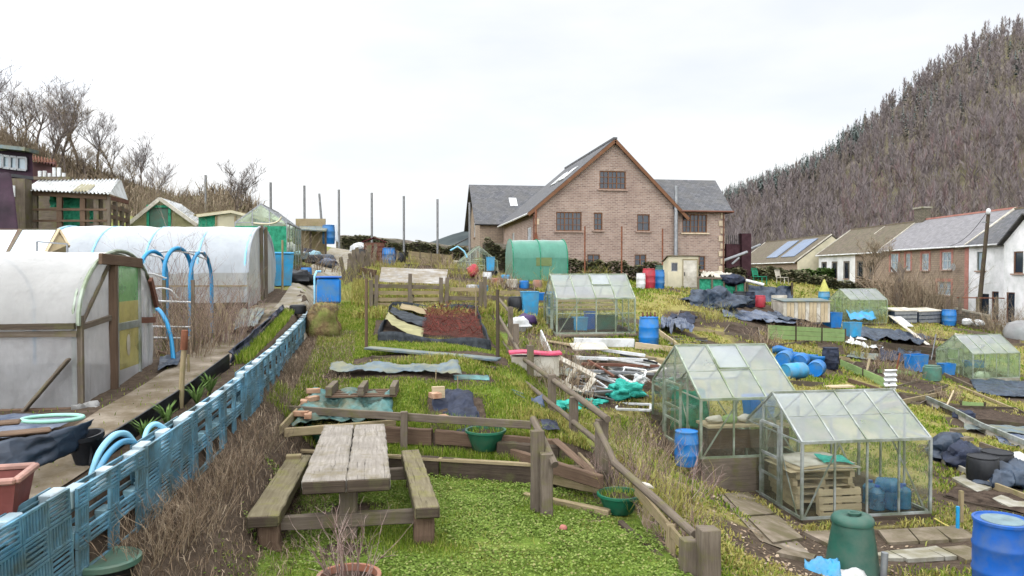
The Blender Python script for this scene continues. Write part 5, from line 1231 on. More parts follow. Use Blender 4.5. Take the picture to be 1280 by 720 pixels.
junkframe(GJ(792, 514, .1), 'small white-edged frame on the soil by the second greenhouse', .75, .5, .05, .05, 'white', (rad(5), 0, rad(-20)), 0)
def beam(px0, py0, px1, py1, z0, z1, w, h, mt, label, name='scrap_batten', cat='batten'):
    a = GJ(px0, py0, z0); b = GJ(px1, py1, z1); sleeper(a, b, w, h, label, mt, name=name, cat=cat, jit=.001, n=6, bev=.004)
beam(752, 455, 806, 460, .38, .34, .1, .08, 'white', 'upper white plastic beam on the junk pile')
beam(722, 465, 808, 466, .36, .34, .12, .08, 'white', 'long white plastic beam across the junk pile')
beam(728, 470, 822, 472, .30, .30, .14, .07, 'wood_red', 'dark red-brown beam in the junk pile')
beam(718, 474, 815, 478, .22, .22, .2, .06, 'metal_grey', 'grey flat beam in the junk pile')
beam(742, 462, 818, 462, .26, .3, .22, .05, 'wood_grey', 'weathered board under the white beams')
beam(705, 463, 752, 474, .1, .1, .18, .06, 'offwhite', 'cream board at the left of the junk pile', 'board', 'board')
beam(800, 484, 826, 492, .25, .1, .16, .08, 'wood_brown', 'brown board end beside the teal netting', 'board', 'board')
beam(770, 490, 806, 496, .06, .06, .5, .04, 'metal_grey', 'grey flat sheet under the teal netting', 'board', 'board')
beam(715, 490, 760, 500, .04, .04, .5, .03, 'slateblue', 'dark flat panel in front of the junk pile', 'board', 'board')
a = GJ(736, 452, .42); mb = MB(); mb.grid(lambda u, v: ((u - .5) * .95, (v - .5) * .85, .012 * math.sin(u * 3)), 4, 4); o = solo(mb, 'board', M['offwhite'], 'flat cream panel propped on blocks at the back of the junk pile', 'panel', a, rad(-6), solid=.03); o.rotation_euler = (rad(6), 0, rad(-6))
for i, (px, py) in enumerate(((722, 460), (752, 459))):
    mb = MB(); mb.box((0, 0, .14), (.2, .3, .36)); solo(mb, 'block', M['concrete'], ['block under the left of the cream panel', 'block under the right of the cream panel'][i], 'block', G(px, py))
def netpile(px, py, r, sq, label, seed, dz=.1, mt='teal_net'):
    mb = MB(); mb.blob((0, 0, 0), r, 30, 20, .9, sq, seed)
    mb.v = [(x + .02 * mnoise.noise(Vector((x * 25, y * 25, z * 25))), y + .02 * mnoise.noise(Vector((x * 25, y * 25, z * 25 + 9))), z + .03 * mnoise.noise(Vector((x * 22, y * 22, z * 22 + 4)))) for x, y, z in mb.v]
    n = Vector((px, py, 0))
    for k in range(60):
        a = U(0, 6.28); p = Vector((math.cos(a) * r * sq[0] * U(.3, .9), math.sin(a) * r * sq[1] * U(.3, .9), U(-.05, r * sq[2] * .8))); e = p + Vector((U(-.12, .12), U(-.12, .12), U(-.12, .08))); mb.tube([p, (p + e) / 2 + Vector((0, 0, .03)), e], .006, 3, cap=False)
    return solo(mb, 'netting', M[mt], label, 'netting', GJ(px, py, dz), group='teal netting heaps', smooth=60)
netpile(782, 500, .31, (1.2, .75, .62), 'large teal netting heap on the near side of the junk pile', 5, .22)
netpile(706, 512, .2, (1.4, .7, .4), 'small teal netting heap seen through the pole fence', 7, .08)
netpile(734, 510, .21, (1.3, .7, .42), 'middle teal netting heap just behind the pole fence', 9, .1)
netpile(800, 493, .13, (1.1, .9, .9), 'scrap of white fleece on the end of the teal netting', 3, .36, 'white')
for k, (x0, y0, x1, y1, z, m_, lab) in enumerate(((724, 478, 770, 492, .3, 'metal_grey', 'grey metal bar crossing the left of the junk pile'), (760, 468, 812, 474, .42, 'white', 'slim white bar on top of the junk pile'), (735, 468, 768, 486, .36, 'wood_red', 'dark red bar slanting through the junk pile'), (775, 462, 822, 470, .4, 'black', 'black bar at the back right of the junk pile'), (712, 478, 745, 484, .12, 'black', 'black strip at the left foot of the junk pile'))): beam(x0, y0, x1, y1, z, z - .06, .06, .05, m_, lab)
# red-topped box behind the fence and white sheets
rb_ = thing('raised_crate', 'pale crate with a bright red board laid on it behind the fence', 'crate', G(668, 468), rad(-6))
mb = MB(); mb.box((0, 0, .2), (1.0, .6, .42)); mb.build('crate', M['offwhite'], rb_, bev=.01); mb = MB(); mb.grid(lambda u, v: (-.55 + 1.1 * u, -.36 + .5 * v, .5 + .02 * math.sin(u * 6)), 8, 4); mb.build('red_board', M['pinkred'], rb_, solid=.04)
a = GJ(676, 442, .5); b = GJ(697, 470, .1); sleeper(a, b, .05, .3, 'white board slanting down beside the red board', 'white', name='board', cat='board', jit=.001)
bush(GD(690, 16.4), 'dead brown stalks in front of the red board behind the fence', 80, .7, .85, 'twig_dead', .007, .25, 2, 81)
bush(GD(705, 15.2), 'dead brown stalks beside the grey window frame', 60, .6, .75, 'twig_dead', .007, .3, 2, 82)
bush(GD(665, 18.5), 'brown stalks behind the upper fence posts', 60, .6, .7, 'twig_dead', .007, .3, 2, 83)
for i, (px, py, d, lab, r, h, n) in enumerate([(770, 640, 10.5, 'dry purple stems behind the lower pole fence', .4, .55, 70), (820, 655, 9.9, 'straw-coloured stems behind the lower pole fence', .5, .55, 80), (800, 600, 11.6, 'dry stems on the bank above the blue keg', .5, .6, 80), (850, 640, 11.3, 'dry arching stems beside the earth path', .5, .5, 80), (735, 560, 12.9, 'reddish dry leaves behind the tall fence post', .5, .3, 90), (765, 545, 13.8, 'dry stems by the junk pile edge', .6, .4, 70), (845, 690, 9.2, 'dry pink stems behind the bottom corner post', .35, .45, 60)]):
    bush(GD(px, d), lab, n, r, h, ['twig_pink', 'straw', 'twig_dead'][i % 3], .005, .8, 2, 90 + i, group='dead stems along the pole fence')
# blue cloth and netting hung on the fence
q = P(674, 505, 13.6)
sheet('blue_cloth', 'sheet_blue', [P(664, 545, 13.3), P(690, 552, 13.2), P(678, 497, 13.8), P(664, 500, 13.8)], 'grey-blue cloth draped over the inside of the pole fence', 'cloth', .10, 12, 14, 4, seed=31)
gsheet('weed_sheet', 'navy', [(678, 545), (700, 548), (696, 530), (676, 528)], 'dark sheet crumpled at the foot of the fence', 'weed sheet', .08, .1, seed=32)
mt_ = MB()
for k in range(9):
    a = P(640 + k * 2.6, 487 + k * 4.2, 13.9); b = P(654 + k * 1.6, 492 + k * 5.2, 13.5); mt_.tube([a - q, b - q], .008, 4)
for k in range(5):
    a = P(642 + k * 4, 488 + k * 2, 13.9); b = P(660 + k * 2.6, 525 + k * 4, 13.5); mt_.tube([a - q, b - q], .006, 4)
solo(mt_, 'plastic_mesh', M['teal_tarp'], 'teal plastic mesh hanging inside the pole fence', 'mesh', q)
# things behind the fence, left of the middle greenhouse
for px, py, sz, m_, lab in ((676, 373, (.7, .5, .3), 'blue', 'bright blue tub on the shelf left of the middle greenhouse'), (659, 375, (.6, .4, .2), 'blue_sky', 'shallow turquoise tray beside the bright blue tub'), (662, 396, (.55, .5, .8), 'blue_sky', 'pale blue water butt under the timber shelves')):
    g = GD(px, 27 if py < 380 else 25.2); z = P(px, py + (4 if py < 380 else 2), 27 if py < 380 else 25.2).z
    bucketbox((g.x, g.y, z if py < 380 else g.z), lab, sz, m_, group='blue tubs')
sh = thing('timber_shelves', 'stacked timber planks and shelves left of the middle greenhouse', 'shelves', GD(665, 26.3)); o5 = Vector(sh.location)
for y0, x0, x1 in ((376, 634, 690), (383, 640, 688), (390, 640, 660), (399, 662, 688), (404, 662, 690), (372, 630, 664)):
    mb = MB(); mb.bar(P(x0, y0, 26.6) - o5, P(x1, y0 + 1, 26.6) - o5, .3, .07, n=4, jit=.006); mb.build('plank', M['wood_mid'] if y0 % 2 else M['wood_grey'], sh)
for x0 in (636, 660, 688):
    mb = MB(); mb.bar(P(x0, 372, 26.5) - o5, P(x0, 410, 26.5) - o5, .1, .1, up=(0, 1, 0)); mb.build('post', M['wood_grey'], sh)
g = G(649, 412); mb = MB(); mb.blob((0, 0, .15), .32, 12, 9, .4, (1.1, .9, .7), 4); solo(mb, 'sack', M['white'], 'white sack printed with dark marks behind the fence', 'sack', g, smooth=60)
g = G(658, 407); mb = MB(); mb.blob((0, 0, .15), .3, 12, 9, .4, (1.1, .9, .7), 5); solo(mb, 'sack', mat('purple_plastic', (.06, .03, .10), .3, 4, .5), 'dark purple sack behind the white sack', 'sack', g, smooth=60)
sh2 = barrel(GD(648, 25.5), 'black compost tub under the timber planks', .35, .55, 'black', lid=False, group='black tubs', ribsn=0)
# ------------------------------------------------------------------ right foreground
gb = thing('compost_bin', 'tapered dark green compost bin in front of the nearest greenhouse', 'compost bin', P(1065, 726, 10.2))
mb = MB(); mb.lathe([(.385, 0), (.37, .02), (.30, .5), (.255, .79), (.262, .80), (.262, .83)], 36, cap1=False); mb.build('body', M['green_bin'], gb, smooth=40)
mb = MB(); mb.lathe([(.275, .80), (.278, .83), (.265, .865), (.235, .90), (.17, .915), (.12, .905), (.06, .885), (.01, .88)], 36, cap0=False); mb.build('lid', M['green_bin'], gb, smooth=50)
mb = MB(); mb.lathe([(.072, .905), (.075, .93), (.05, .935), (.03, .90)], 20, c=(0.02, 0, 0), cap0=False, cap1=False); mb.v = [(x * 1.3, y * .9, z) for x, y, z in mb.v]; mb.build('lid_knob', M['green_bin'], gb, smooth=50)
excl(gb.location.x, gb.location.y, .4)
bd = barrel(P(1252, 742, 9.4), 'big blue drum at the right edge of the picture', .325, .92, 'blue_deep', taper=.97)
mb = MB(); mb.box((.16, -.305, .62), (.14, .006, .12), rad(28)); mb.build('label', M['white'], bd)
mb = MB(); mb.lathe([(.01, .93), (.24, .932), (.24, .925)], 24, cap0=False, cap1=False); mb.build('water', M['solar'] if False else mat('standing_water', (.18, .26, .28), .3, 4, .25, .5), bd)
# scraps beside the bin
sheet('plastic_bag', 'blue_sky', [P(1004, 722, 9.8), P(1052, 724, 9.7), P(1048, 700, 9.9), P(1006, 700, 10)], 'crumpled light blue plastic bag in front of the compost bin', 'plastic bag', .12, 16, 12, 6, seed=41)
mb = MB(); mb.tube([(0, 0, 0), (.02, 0, .33)], .045, 12); solo(mb, 'pipe', M['metal_grey'], 'short grey pipe standing right of the compost bin', 'pipe', P(1104, 722, 9.9), smooth=40)
sheet('white_sheet', 'white', [P(1020, 735, 9.6), P(1095, 735, 9.5), P(1080, 714, 9.8), P(1030, 714, 9.9)], 'white sheet scrap under the compost bin', 'sheet', .05, 10, 8, 5, seed=42)
# paving slabs
def slab(pix, label, mt, k=0):
    q = [G(*p) + Vector((0, 0, .05)) for p in pix]; c = sum(q, Vector()) / 4; mb = MB(); mb.poly([p - c for p in q]); b = [p - c - Vector((0, 0, .06)) for p in q]
    for a in range(4): e = (a + 1) % 4; mb.poly([q[a] - c, b[a], b[e], q[e] - c])
    solo(mb, 'paving_slab', M[mt], label, 'paving slab', c, group='paving slabs round the nearest greenhouse'); excl(c.x, c.y, .3)
for pix, lab, mt in (([(970, 695), (1016, 704), (1020, 697), (978, 690)], 'small tilted slab left of the compost bin', 'slab'), ([(1112, 692), (1135, 703), (1180, 700), (1156, 688)], 'pale grey-blue slab right of the compost bin', 'slab_pale'), ([(1156, 688), (1182, 700), (1196, 699), (1170, 686)], 'narrow pale slab between two wider ones', 'slab_pale'), ([(1177, 688), (1208, 704), (1240, 700), (1206, 685)], 'brown slab beside the big blue drum', 'slab'), ([(1090, 696), (1112, 702), (1130, 702), (1110, 692)], 'slab partly hidden behind the compost bin', 'slab_pale'),
    ([(1004, 668), (1040, 686), (1066, 684), (1040, 666)], 'brown slab at the corner of the nearest greenhouse', 'slab'), ([(1098, 666), (1110, 682), (1148, 680), (1134, 664)], 'brown slab along the front of the nearest greenhouse', 'slab'), ([(1136, 664), (1150, 680), (1186, 678), (1168, 662)], 'second brown slab along the greenhouse front', 'slab'), ([(1168, 662), (1190, 678), (1222, 676), (1196, 660)], 'brown slab past the greenhouse corner', 'slab'),
    ([(905, 620), (930, 648), (968, 645), (935, 618)], 'worn slab at the start of the earth path', 'slab'), ([(934, 650), (966, 682), (1004, 676), (972, 647)], 'worn slab halfway along the earth path', 'slab')):
    slab(pix, lab, mt)
mb = MB(); mb.tube([(0, 0, 0), (0, 0, .42)], .03, 10); solo(mb, 'pipe', M['blue_pipe'], 'blue pipe stub standing at the greenhouse corner', 'pipe', G(1197, 664), smooth=40)
mb = MB(); mb.bar((0, 0, -.05), (0, 0, .58), .06, .06, up=(0, 1, 0)); solo(mb, 'stake', M['wood_mid'], 'short square stake beside the blue pipe stub', 'stake', G(1201, 655))
hs_ = [P(1168, 648, 13.1), P(1180, 655, 12.9), P(1194, 662, 12.8)]; mb = MB(); mb.tube([p - hs_[0] for p in hs_], .012, 6); solo(mb, 'hose', mat('yellow_hose', (.62, .52, .14), .1, 4), 'yellow hose end by the greenhouse corner', 'hose', hs_[0])
# ------------------------------------------------------------------ plots to the right of the fence
def lying(px, py, label, r=.29, L=.88, ang=0., mt='blue', group='blue drums lying in the grass'):
    g = G(px, py); t = thing('drum', label, 'barrel', g + Vector((0, 0, r)), ang, group)
    ax = Matrix.Rotation(rad(90), 3, 'X'); mb = MB(); z = L / 2
    mb.lathe([(r * .9, -z), (r * .97, -z * .93), (r, -z * .4), (r * 1.03, -z * .33), (r, -z * .26), (r, z * .26), (r * 1.03, z * .33), (r, z * .4), (r * .97, z * .93), (r * .92, z)], 24, ax=ax); mb.build('body', M[mt], t, smooth=40)
    mb = MB(); mb.lathe([(r * .82, z + .004), (r * .86, z + .02), (r * .92, z + .02), (r * .93, z - .01)], 24, ax=ax, cap0=True, cap1=False); mb.build('rim', M[mt], t, smooth=40); excl(g.x, g.y, .35); return t
lying(1021, 470, 'blue drum lying end-on, rightmost of the lying drums', ang=rad(-38))
lying(1001, 461, 'blue drum lying behind the two front drums', ang=rad(-38))
lying(981, 458, 'blue drum lying at the left of the drum group', ang=rad(-38))
lying(993, 474, 'paler blue drum lying at the front left of the drum group', .27, .85, rad(-70), 'blue_sky')
def halfd(px0, py0, px1, py1, label):
    a = G(px0, py0); b = G(px1, py1); c = (a + b) / 2 + Vector((0, 0, .3)); d = (b - a); L = d.length; ang = math.atan2(d.y, d.x); mb = MB()
    mb.grid(lambda u, v: (-L / 2 + L * u, .3 * math.cos(math.pi * (1 + v)), .3 * math.sin(math.pi * (1 + v)) + .06 * math.sin(u * 5)), 12, 12)
    solo(mb, 'trough', M['blue'], label, 'trough', c, ang, solid=.012, smooth=50)
halfd(978, 446, 1026, 458, 'long blue half-barrel trough behind the lying drums'); halfd(966, 440, 990, 448, 'short blue half-barrel trough at the far end of the drums')
barrel(G(1038, 461), 'dark navy barrel standing beside the lying blue drums', .31, .82, 'navy', group='dark barrels', lid=True)
def boardfence(pix, h, mt, label, nb=3, posts=4, pm='wood_dark', name='board_fence', lean=0):
    a, b = G(*pix[0]), G(*pix[1]); t = thing(name, label, 'board fence', a); d = b - a
    for k in range(nb):
        mb = MB(); z = h * (k + .5) / nb; mb.bar((0, 0, z), d + Vector((0, 0, z)), .03, h / nb * .93, n=8, jit=.004); mb.build('board', M[mt], t)
    for k in range(posts):
        u = k / (posts - 1); mb = MB(); o = Vector((0, -.04, 0)); mb.bar(d * u + Vector((0, 0, -.1)) + o, d * u + Vector((0, 0, h + .03)) + o, .06, .05, up=(0, 1, 0)); mb.build('post', M[pm], t)
    return t
boardfence([(958, 424), (1056, 427)], .62, 'wood_lime', 'lime green board fence with dark posts below the blue sheets', 3, 4)
boardfence([(1049, 459), (1110, 486)], .34, 'wood_lime', 'lime green boards edging the plot beside the dark navy barrel', 2, 3)
boardfence([(1095, 466), (1147, 469)], .16, 'wood_lime', 'low lime board between the blue tub and the rusty pole', 1, 2)
boardfence([(1200, 509), (1230, 511)], .22, 'wood_lime', 'short lime board beyond the dark soil bed', 1, 2)
boardfence([(1068, 433), (1178, 446)], .4, 'wood_dark', 'dark board edging below the black sheet bed', 2, 4)
for px, py, sz, m_, lab, rz in ((1040, 409, (.8, .7, .8), 'blue', 'blue tub in front of the green-tinted greenhouse, left one', .2), (1065, 421, (.75, .6, .75), 'blue_sky', 'blue tub in front of the green-tinted greenhouse, nearer one', .1), (1145, 464, (.85, .6, .75), 'blue', 'square blue tub between the lime board and the dark green bin', .1), (1183, 468, (.6, .5, .5), 'blue', 'small blue tub beside the yellow-green greenhouse', 0)):
    bucketbox(G(px, py), lab, sz, m_, rz, group='blue tubs')
g = G(1165, 476); barrel(g, 'squat dark green compost bin near the blue tubs', .38, .66, 'green_dull', group='garden bins', ribsn=0, taper=.8)
barrel(G(1186, 407), 'blue barrel beside the grey boxes near the houses', .45, 1.05, 'blue', group='blue barrels and drums')
gsheet('black_sheet', 'weedmat', [(1070, 424), (1150, 433), (1165, 424), (1080, 412)], 'black weed sheet humped over a bed near the green-tinted greenhouse', 'weed sheet', .12, .25, sc=1.2, seed=51)
gsheet('white_sheet', 'white', [(1056, 432), (1100, 442), (1106, 436), (1064, 425)], 'white fleece bundle lying beside the black sheet bed', 'fleece', .12, .25, sc=2.2, seed=52)
gsheet('grey_sheet', 'slateblue', [(1058, 448), (1098, 452), (1104, 444), (1064, 441)], 'grey sheet lying flat below the white fleece bundle', 'weed sheet', .05, .06, seed=53)
gsheet('black_sheet', 'navy', [(1095, 452), (1160, 458), (1150, 448), (1100, 442)], 'dark crumpled sheet on the bed left of the square blue tub', 'weed sheet', .10, .22, seed=54)
gsheet('blue_sheet', 'sheet_blue', [(905, 398), (1000, 408), (1020, 400), (900, 387)], 'dark blue plastic sheet spread on the slope above the lime fence', 'weed sheet', .06, .22, sc=.9, seed=55, nu=40, nv=20)
gsheet('black_sheet', 'weedmat', [(955, 404), (1025, 409), (1020, 399), (960, 394)], 'black plastic sheet overlapping the dark blue sheet', 'weed sheet', .16, .25, sc=1, seed=56)
gsheet('dark_sheet', 'weedmat', [(1222, 494), (1300, 500), (1300, 478), (1212, 477)], 'grey-blue sheet on the bed in front of the yellow-green greenhouse', 'weed sheet', .08, .12, sc=1.2, seed=57)
# grey lidded boxes near the houses
for px, px1, lab in ((1117, 1147, 'grey slatted box with a pale lid, the left of two near the houses'), (1147, 1178, 'grey slatted box with a pale lid, beside the blue barrel')):
    a = G(px + 1, 404); b = G(px1 - 1, 405); L = (b - a).length; t = thing('storage_box', lab, 'storage box', (a + b) / 2, math.atan2((b - a).y, (b - a).x), 'grey lidded boxes')
    mb = MB(); mb.box((0, .5, .4), (L, 1., .8)); mb.build('body', M['slateblue'] if False else M['weedmat'], t)
    for k in range(3): mb = MB(); mb.box((0, -.02, .16 + k * .27), (L * .98, .03, .2)); mb.build('slat', M['metal_grey'], t)
    mb = MB(); mb.bar((0, -.1, .84), (0, 1.1, 1.0), L * 1.04, .05); mb.build('lid', M['offwhite'], t)
# white stacked corrugated piece and rusty pole
a = G(1113, 487); mb = MB()
mb.grid(lambda u, v: (-.25 + .5 * u, .1 * math.sin(v * 3.14 * 8) * .4, .75 * v), 3, 64); solo(mb, 'corrugated_offcut', M['white'], 'white corrugated offcut standing by the rusty pole', 'corrugated sheet', a, solid=.01)
a = G(1117, 480); b = P(1125, 441, dep(a)); mb = MB(); mb.tube([Vector(), b - a], .035, 7); solo(mb, 'pole', M['rust'], 'rusty leaning pole beside the white corrugated offcut', 'pole', a)
mb = MB(); a = G(1083, 466); mb.bar((0, 0, 0), P(1087, 448, dep(a)) - a, .06, .06); solo(mb, 'stake', M['wood_pale'], 'pale leaning stake by the lime green edging', 'stake', a)
a = G(1200, 452); mb = MB(); mb.tube([Vector(), P(1169, 429, dep(a)) - a + Vector((0, 0, .3))], .03, 7)
a = G(1164, 450); mb = MB(); mb.tube([Vector(), P(1170, 418, dep(a)) - a], .03, 7); solo(mb, 'pole', M['metal_grey'], 'thin grey pole left of the yellow-green greenhouse', 'pole', a)
# far row by the hedge: netting panel, tarps, barrels
gp = thing('netting_screen', 'green netting screen on a timber frame below the cream shed', 'screen', G(875, 368)); o6 = Vector(gp.location); d6 = dep(o6)
mb = MB(); mb.grid(lambda u, v: P(873 + 58 * u, 370 - 22 * v + 2 * u, d6) - o6 + Vector((0, .12 * mnoise.noise(Vector((u * 8, v * 3, 2))), 0)), 16, 6); mb.build('netting', M['green_net'], gp, smooth=60)
for x in (873, 890, 905, 920, 931):
    mb = MB(); mb.bar(P(x, 373, d6 - .05) - o6, P(x, 346, d6 - .05) - o6, .08, .08, up=(0, 1, 0)); mb.build('post', M['wood_grey'], gp)
mb = MB(); mb.bar(P(872, 347, d6 - .08) - o6, P(932, 349, d6 - .08) - o6, .08, .1); mb.build('rail', M['wood_grey'], gp)
tp = thing('tarp_screen', 'dark blue tarpaulin hanging from a white pole by the hedge', 'tarpaulin', G(940, 376)); o7 = Vector(tp.location); d7 = dep(o7)
mb = MB(); mb.grid(lambda u, v: P(932 + 59 * u, 376 - (21 - 3 * math.sin(u * 3.1)) * v + 1 * u, d7) - o7 + Vector((0, -.5 * (1 - v) * math.sin(u * 3) + .25 * mnoise.noise(Vector((u * 6, v * 2, 5))), .1 * mnoise.noise(Vector((u * 7, v * 3, 1))))), 24, 10); mb.build('sheet', M['weedmat'], tp, smooth=60)
mb = MB(); mb.tube([P(918, 347, d7 + .3) - o7, P(955, 356, d7 - .1) - o7], .09, 8); mb.build('pole', M['white'], tp)
for x in (934, 990): mb = MB(); mb.bar(P(x, 378, d7) - o7, P(x, 353, d7) - o7, .1, .1, up=(0, 1, 0)); mb.build('post', M['wood_dark'], tp)
g = G(917, 360); mb = MB(); mb.blob((0, 0, 0), .5, 14, 10, .5, (1.2, .8, .7), 8); solo(mb, 'tarp_bundle', M['navy'], 'bundled navy tarp on the end of the netting screen', 'tarpaulin', P(915, 350, d6), smooth=60)
def chairy(loc, label, mt, s=1.):
    t = thing('garden_chair', label, 'chair', loc, .6); t.scale = (s, s, s)
    for x in (-.25, .25):
        for y in (-.25, .25): mb = MB(); mb.tube([(x, y, 0), (x * .9, y * .9, .42)], .025, 6); mb.build('leg', M[mt], t)
    mb = MB(); mb.box((0, 0, .43), (.55, .5, .04)); mb.build('seat', M[mt], t); mb = MB(); mb.tube([(-.25, .25, .42), (-.25, .35, .85), (.25, .35, .85), (.25, .25, .42)], .03, 6)
    mb.bar((-.22, .3, .65), (.22, .3, .65), .02, .3); mb.build('backrest', M[mt], t)
chairy(G(950, 356), 'green garden chair standing behind the dark blue tarpaulin', 'green_net', 1.4); chairy(G(978, 356), 'white garden chair standing behind the dark blue tarpaulin', 'offwhite', 1.3)
hp_ = G(890, 384)
mb = MB(); mb.blob((0, 0, .1), .95, 50, 30, .9, (1.5, .8, .7), 6); solo(mb, 'covered_heap', M['weedmat'], 'compost heap under black sheeting left of the slatted crate', 'compost heap', hp_, smooth=60); excl(hp_.x, hp_.y, 1.4, .8)
gsheet('grey_sheet', 'offwhite', [(876, 366), (925, 366), (905, 359), (880, 360)], 'pale rumpled sheet over the top of the compost heap', 'weed sheet', .9, .3, seed=58)
t = thing('slatted_crate', 'pale slatted timber crate between the covered heap and black barrels', 'crate', G(908, 386)); 
for k in range(6): mb = MB(); mb.box((-.38 + k * .15, 0, .36), (.1, .04, .72)); mb.build('slat', M['wood_mid'], t)
mb = MB(); mb.box((0, .4, .3), (.85, .7, .55)); mb.build('box', M['wood_dark'], t)
for px, m_, lab in ((924, 'black', 'black barrel next to the slatted crate'), (936, 'navy', 'dark blue-black barrel between the black and red ones'), (949, 'red', 'low red tub at the right of the dark barrels')):
    barrel(G(px, 384), lab, .33, .8 if m_ != 'red' else .62, m_, group='barrels below the netting screen', ribsn=0 if m_ == 'red' else 2)
for px, py, m_, h, r, lab in ((801, 361, 'white', .8, .24, 'white tub left of the red barrel by the cream shed'), (811, 361, 'red', 1.05, .34, 'red ribbed barrel near the cream shed'), (823, 361, 'blue', 1.0, .33, 'blue barrel between the red barrel and the cream shed'), (826, 357, 'green_bin', 1.2, .35, 'dark green bin behind the blue barrel by the shed'), (833, 358, 'green_bin', 1.1, .25, 'slim dark green bin against the cream shed'), (1030, 383, 'blue_sky', 1.0, .38, 'blue barrel with a yellow-green cone by the far hedge')):
    barrel(G(px, py), lab, r, h, m_, group='barrels by the shed and hedge')
mb = MB(); mb.lathe([(.36, 0), (.04, .85)], 14); solo(mb, 'plastic_cone', mat('yellow_green', (.45, .44, .12), .2, 4), 'yellow-green cone standing on the far blue barrel', 'cone', G(1030, 383) + Vector((0, 0, 1.03)), smooth=40)
# cream box shed and boards
t = thing('storage_box', 'long cream timber box with a grey-green lid by the far greenhouse', 'storage box', G(1008, 403), rad(-4)); L = 2.6
mb = MB(); mb.box((0, .6, .55), (L, 1.2, 1.1)); mb.build('body', M['offwhite'], t)
for k in range(12): mb = MB(); mb.box((-L / 2 + .1 + k * L / 12.6, -.015, .55), (.18, .03, 1.08)); mb.build('board', M['wood_pale'] if k % 3 else M['offwhite'], t)
mb = MB(); mb.bar((0, -.1, 1.12), (0, 1.3, 1.22), L * 1.04, .06); mb.build('lid', M['slateblue'], t)
a = G(974, 388); mb = MB(); mb.box((0, 0, .42), (.9, .05, .85)); solo(mb, 'board', M['offwhite'], 'pale board standing left of the long cream box', 'board', a)
beam(973, 390, 1028, 403, .35, .3, .1, .2, 'wood_mid', 'timber edge in front of the long cream box', 'board', 'board')
beam(1112, 402, 1160, 433, .4, .1, .2, .05, 'offwhite', 'pale plank slanting down from the green-tinted greenhouse', 'plank', 'plank')
a = G(1125, 415); b = G(1140, 424); beam(1117, 402, 1137, 412, .5, .2, .5, .04, 'white', 'white sheet of board beside the slanting pale plank', 'board', 'board')
beam(1120, 380, 1137, 376, .5, .9, .1, .06, 'offwhite', 'pale plank end leaning by the bushes', 'plank', 'plank')
# silver-black wraps by the tall barrel
gsheet('black_sheet', 'sheet_blue', [(826, 424), (868, 424), (856, 408), (826, 408)], 'silvery black wrap heaped beside the tall blue barrel', 'weed sheet', .22, .35, sc=2., seed=61)
for k in range(4): beam(838, 424 + k * 3, 882, 425 + k * 3, .08, .06, .15, .05, 'metal_grey' if k % 2 else 'wood_grey', ['grey board uppermost below the silvery wrap', 'weathered board second below the silvery wrap', 'grey board third below the silvery wrap', 'weathered board lowest below the silvery wrap'][k], 'board', 'board')
# long rail, soil bed and black sheets on the right
rl = [G(1158, 505), G(1190, 520), G(1225, 540), G(1300, 572)]
mb = MB(); 
for a, b in zip(rl, rl[1:]): mb.bar(a - rl[0] + Vector((0, 0, .22)), b - rl[0] + Vector((0, 0, .22)), .06, .12)
solo(mb, 'edging_rail', M['alu'], 'long pale rail edging the dark soil beds at the right', 'edging', rl[0])
mb = MB()
for a, b in zip(rl, rl[1:]): mb.bar(a - rl[0] + Vector((0.05, 0, .08)), b - rl[0] + Vector((.05, 0, .08)), .03, .2)
solo(mb, 'edging_board', M['offwhite'], 'pale board under the long rail at the right', 'edging', rl[0])
def soilbed(pix, label, dz=.06, edge='wood_dark', h=.16, mt='soil'):
    q = [G(*p) for p in pix]; c = sum(q, Vector()) / 4; t = thing('raised_bed', label, 'vegetable bed', c)
    mb = MB(); mb.grid(lambda u, v: (lambda p: Vector((p.x, p.y, H(p.x, p.y) + dz + .06 * mnoise.noise(Vector((p.x * 2.5, p.y * 2.5, 0))))) - c)(q[0].lerp(q[1], u).lerp(q[3].lerp(q[2], u), v)), 22, 14); mb.build('soil', M[mt], t, smooth=60)
    for k in range(4): a, b = q[k], q[(k + 1) % 4]; mb = MB(); mb.bar(a - c + Vector((0, 0, h / 2 - .02)), b - c + Vector((0, 0, h / 2 - .02)), .04, h, n=5, jit=.003); mb.build('edge_board', M[edge], t)
    excl(c.x, c.y, (q[1] - q[0]).length / 2, (q[2] - q[1]).length / 2, math.atan2((q[1] - q[0]).y, (q[1] - q[0]).x)); return t
soilbed([(1205, 527), (1310, 538), (1270, 514), (1172, 511)], 'dark soil bed at the right behind the long rail')
soilbed([(1180, 622), (1300, 650), (1330, 632), (1200, 610)], 'dark soil bed in front of the black bags', .05, h=.05)
soilbed([(1075, 440), (1170, 450), (1175, 440), (1085, 432)], 'brown soil bed below the black sheet', .1)
soilbed([(1170, 404), (1215, 408), (1225, 398), (1180, 395)], 'rough brown bed near the houses', .08)
gsheet('black_sheet', 'sheet_blue', [(1250, 556), (1330, 572), (1330, 540), (1232, 536)], 'grey-blue sheet over the bed at the right edge', 'weed sheet', .06, .08, seed=63)
gsheet('black_sheet', 'slateblue', [(1205, 540), (1300, 548), (1290, 538), (1205, 534)], 'pale strip of sheet along the rail at the right', 'weed sheet', .1, .05, seed=64)
g = G(1205, 524); mb = MB(); mb.blob((0, 0, .12), .3, 14, 9, .4, (1.3, .8, .6), 3); solo(mb, 'sack', M['navy'], 'dark sack lying on the soil bed by the rail', 'sack', g, smooth=60)
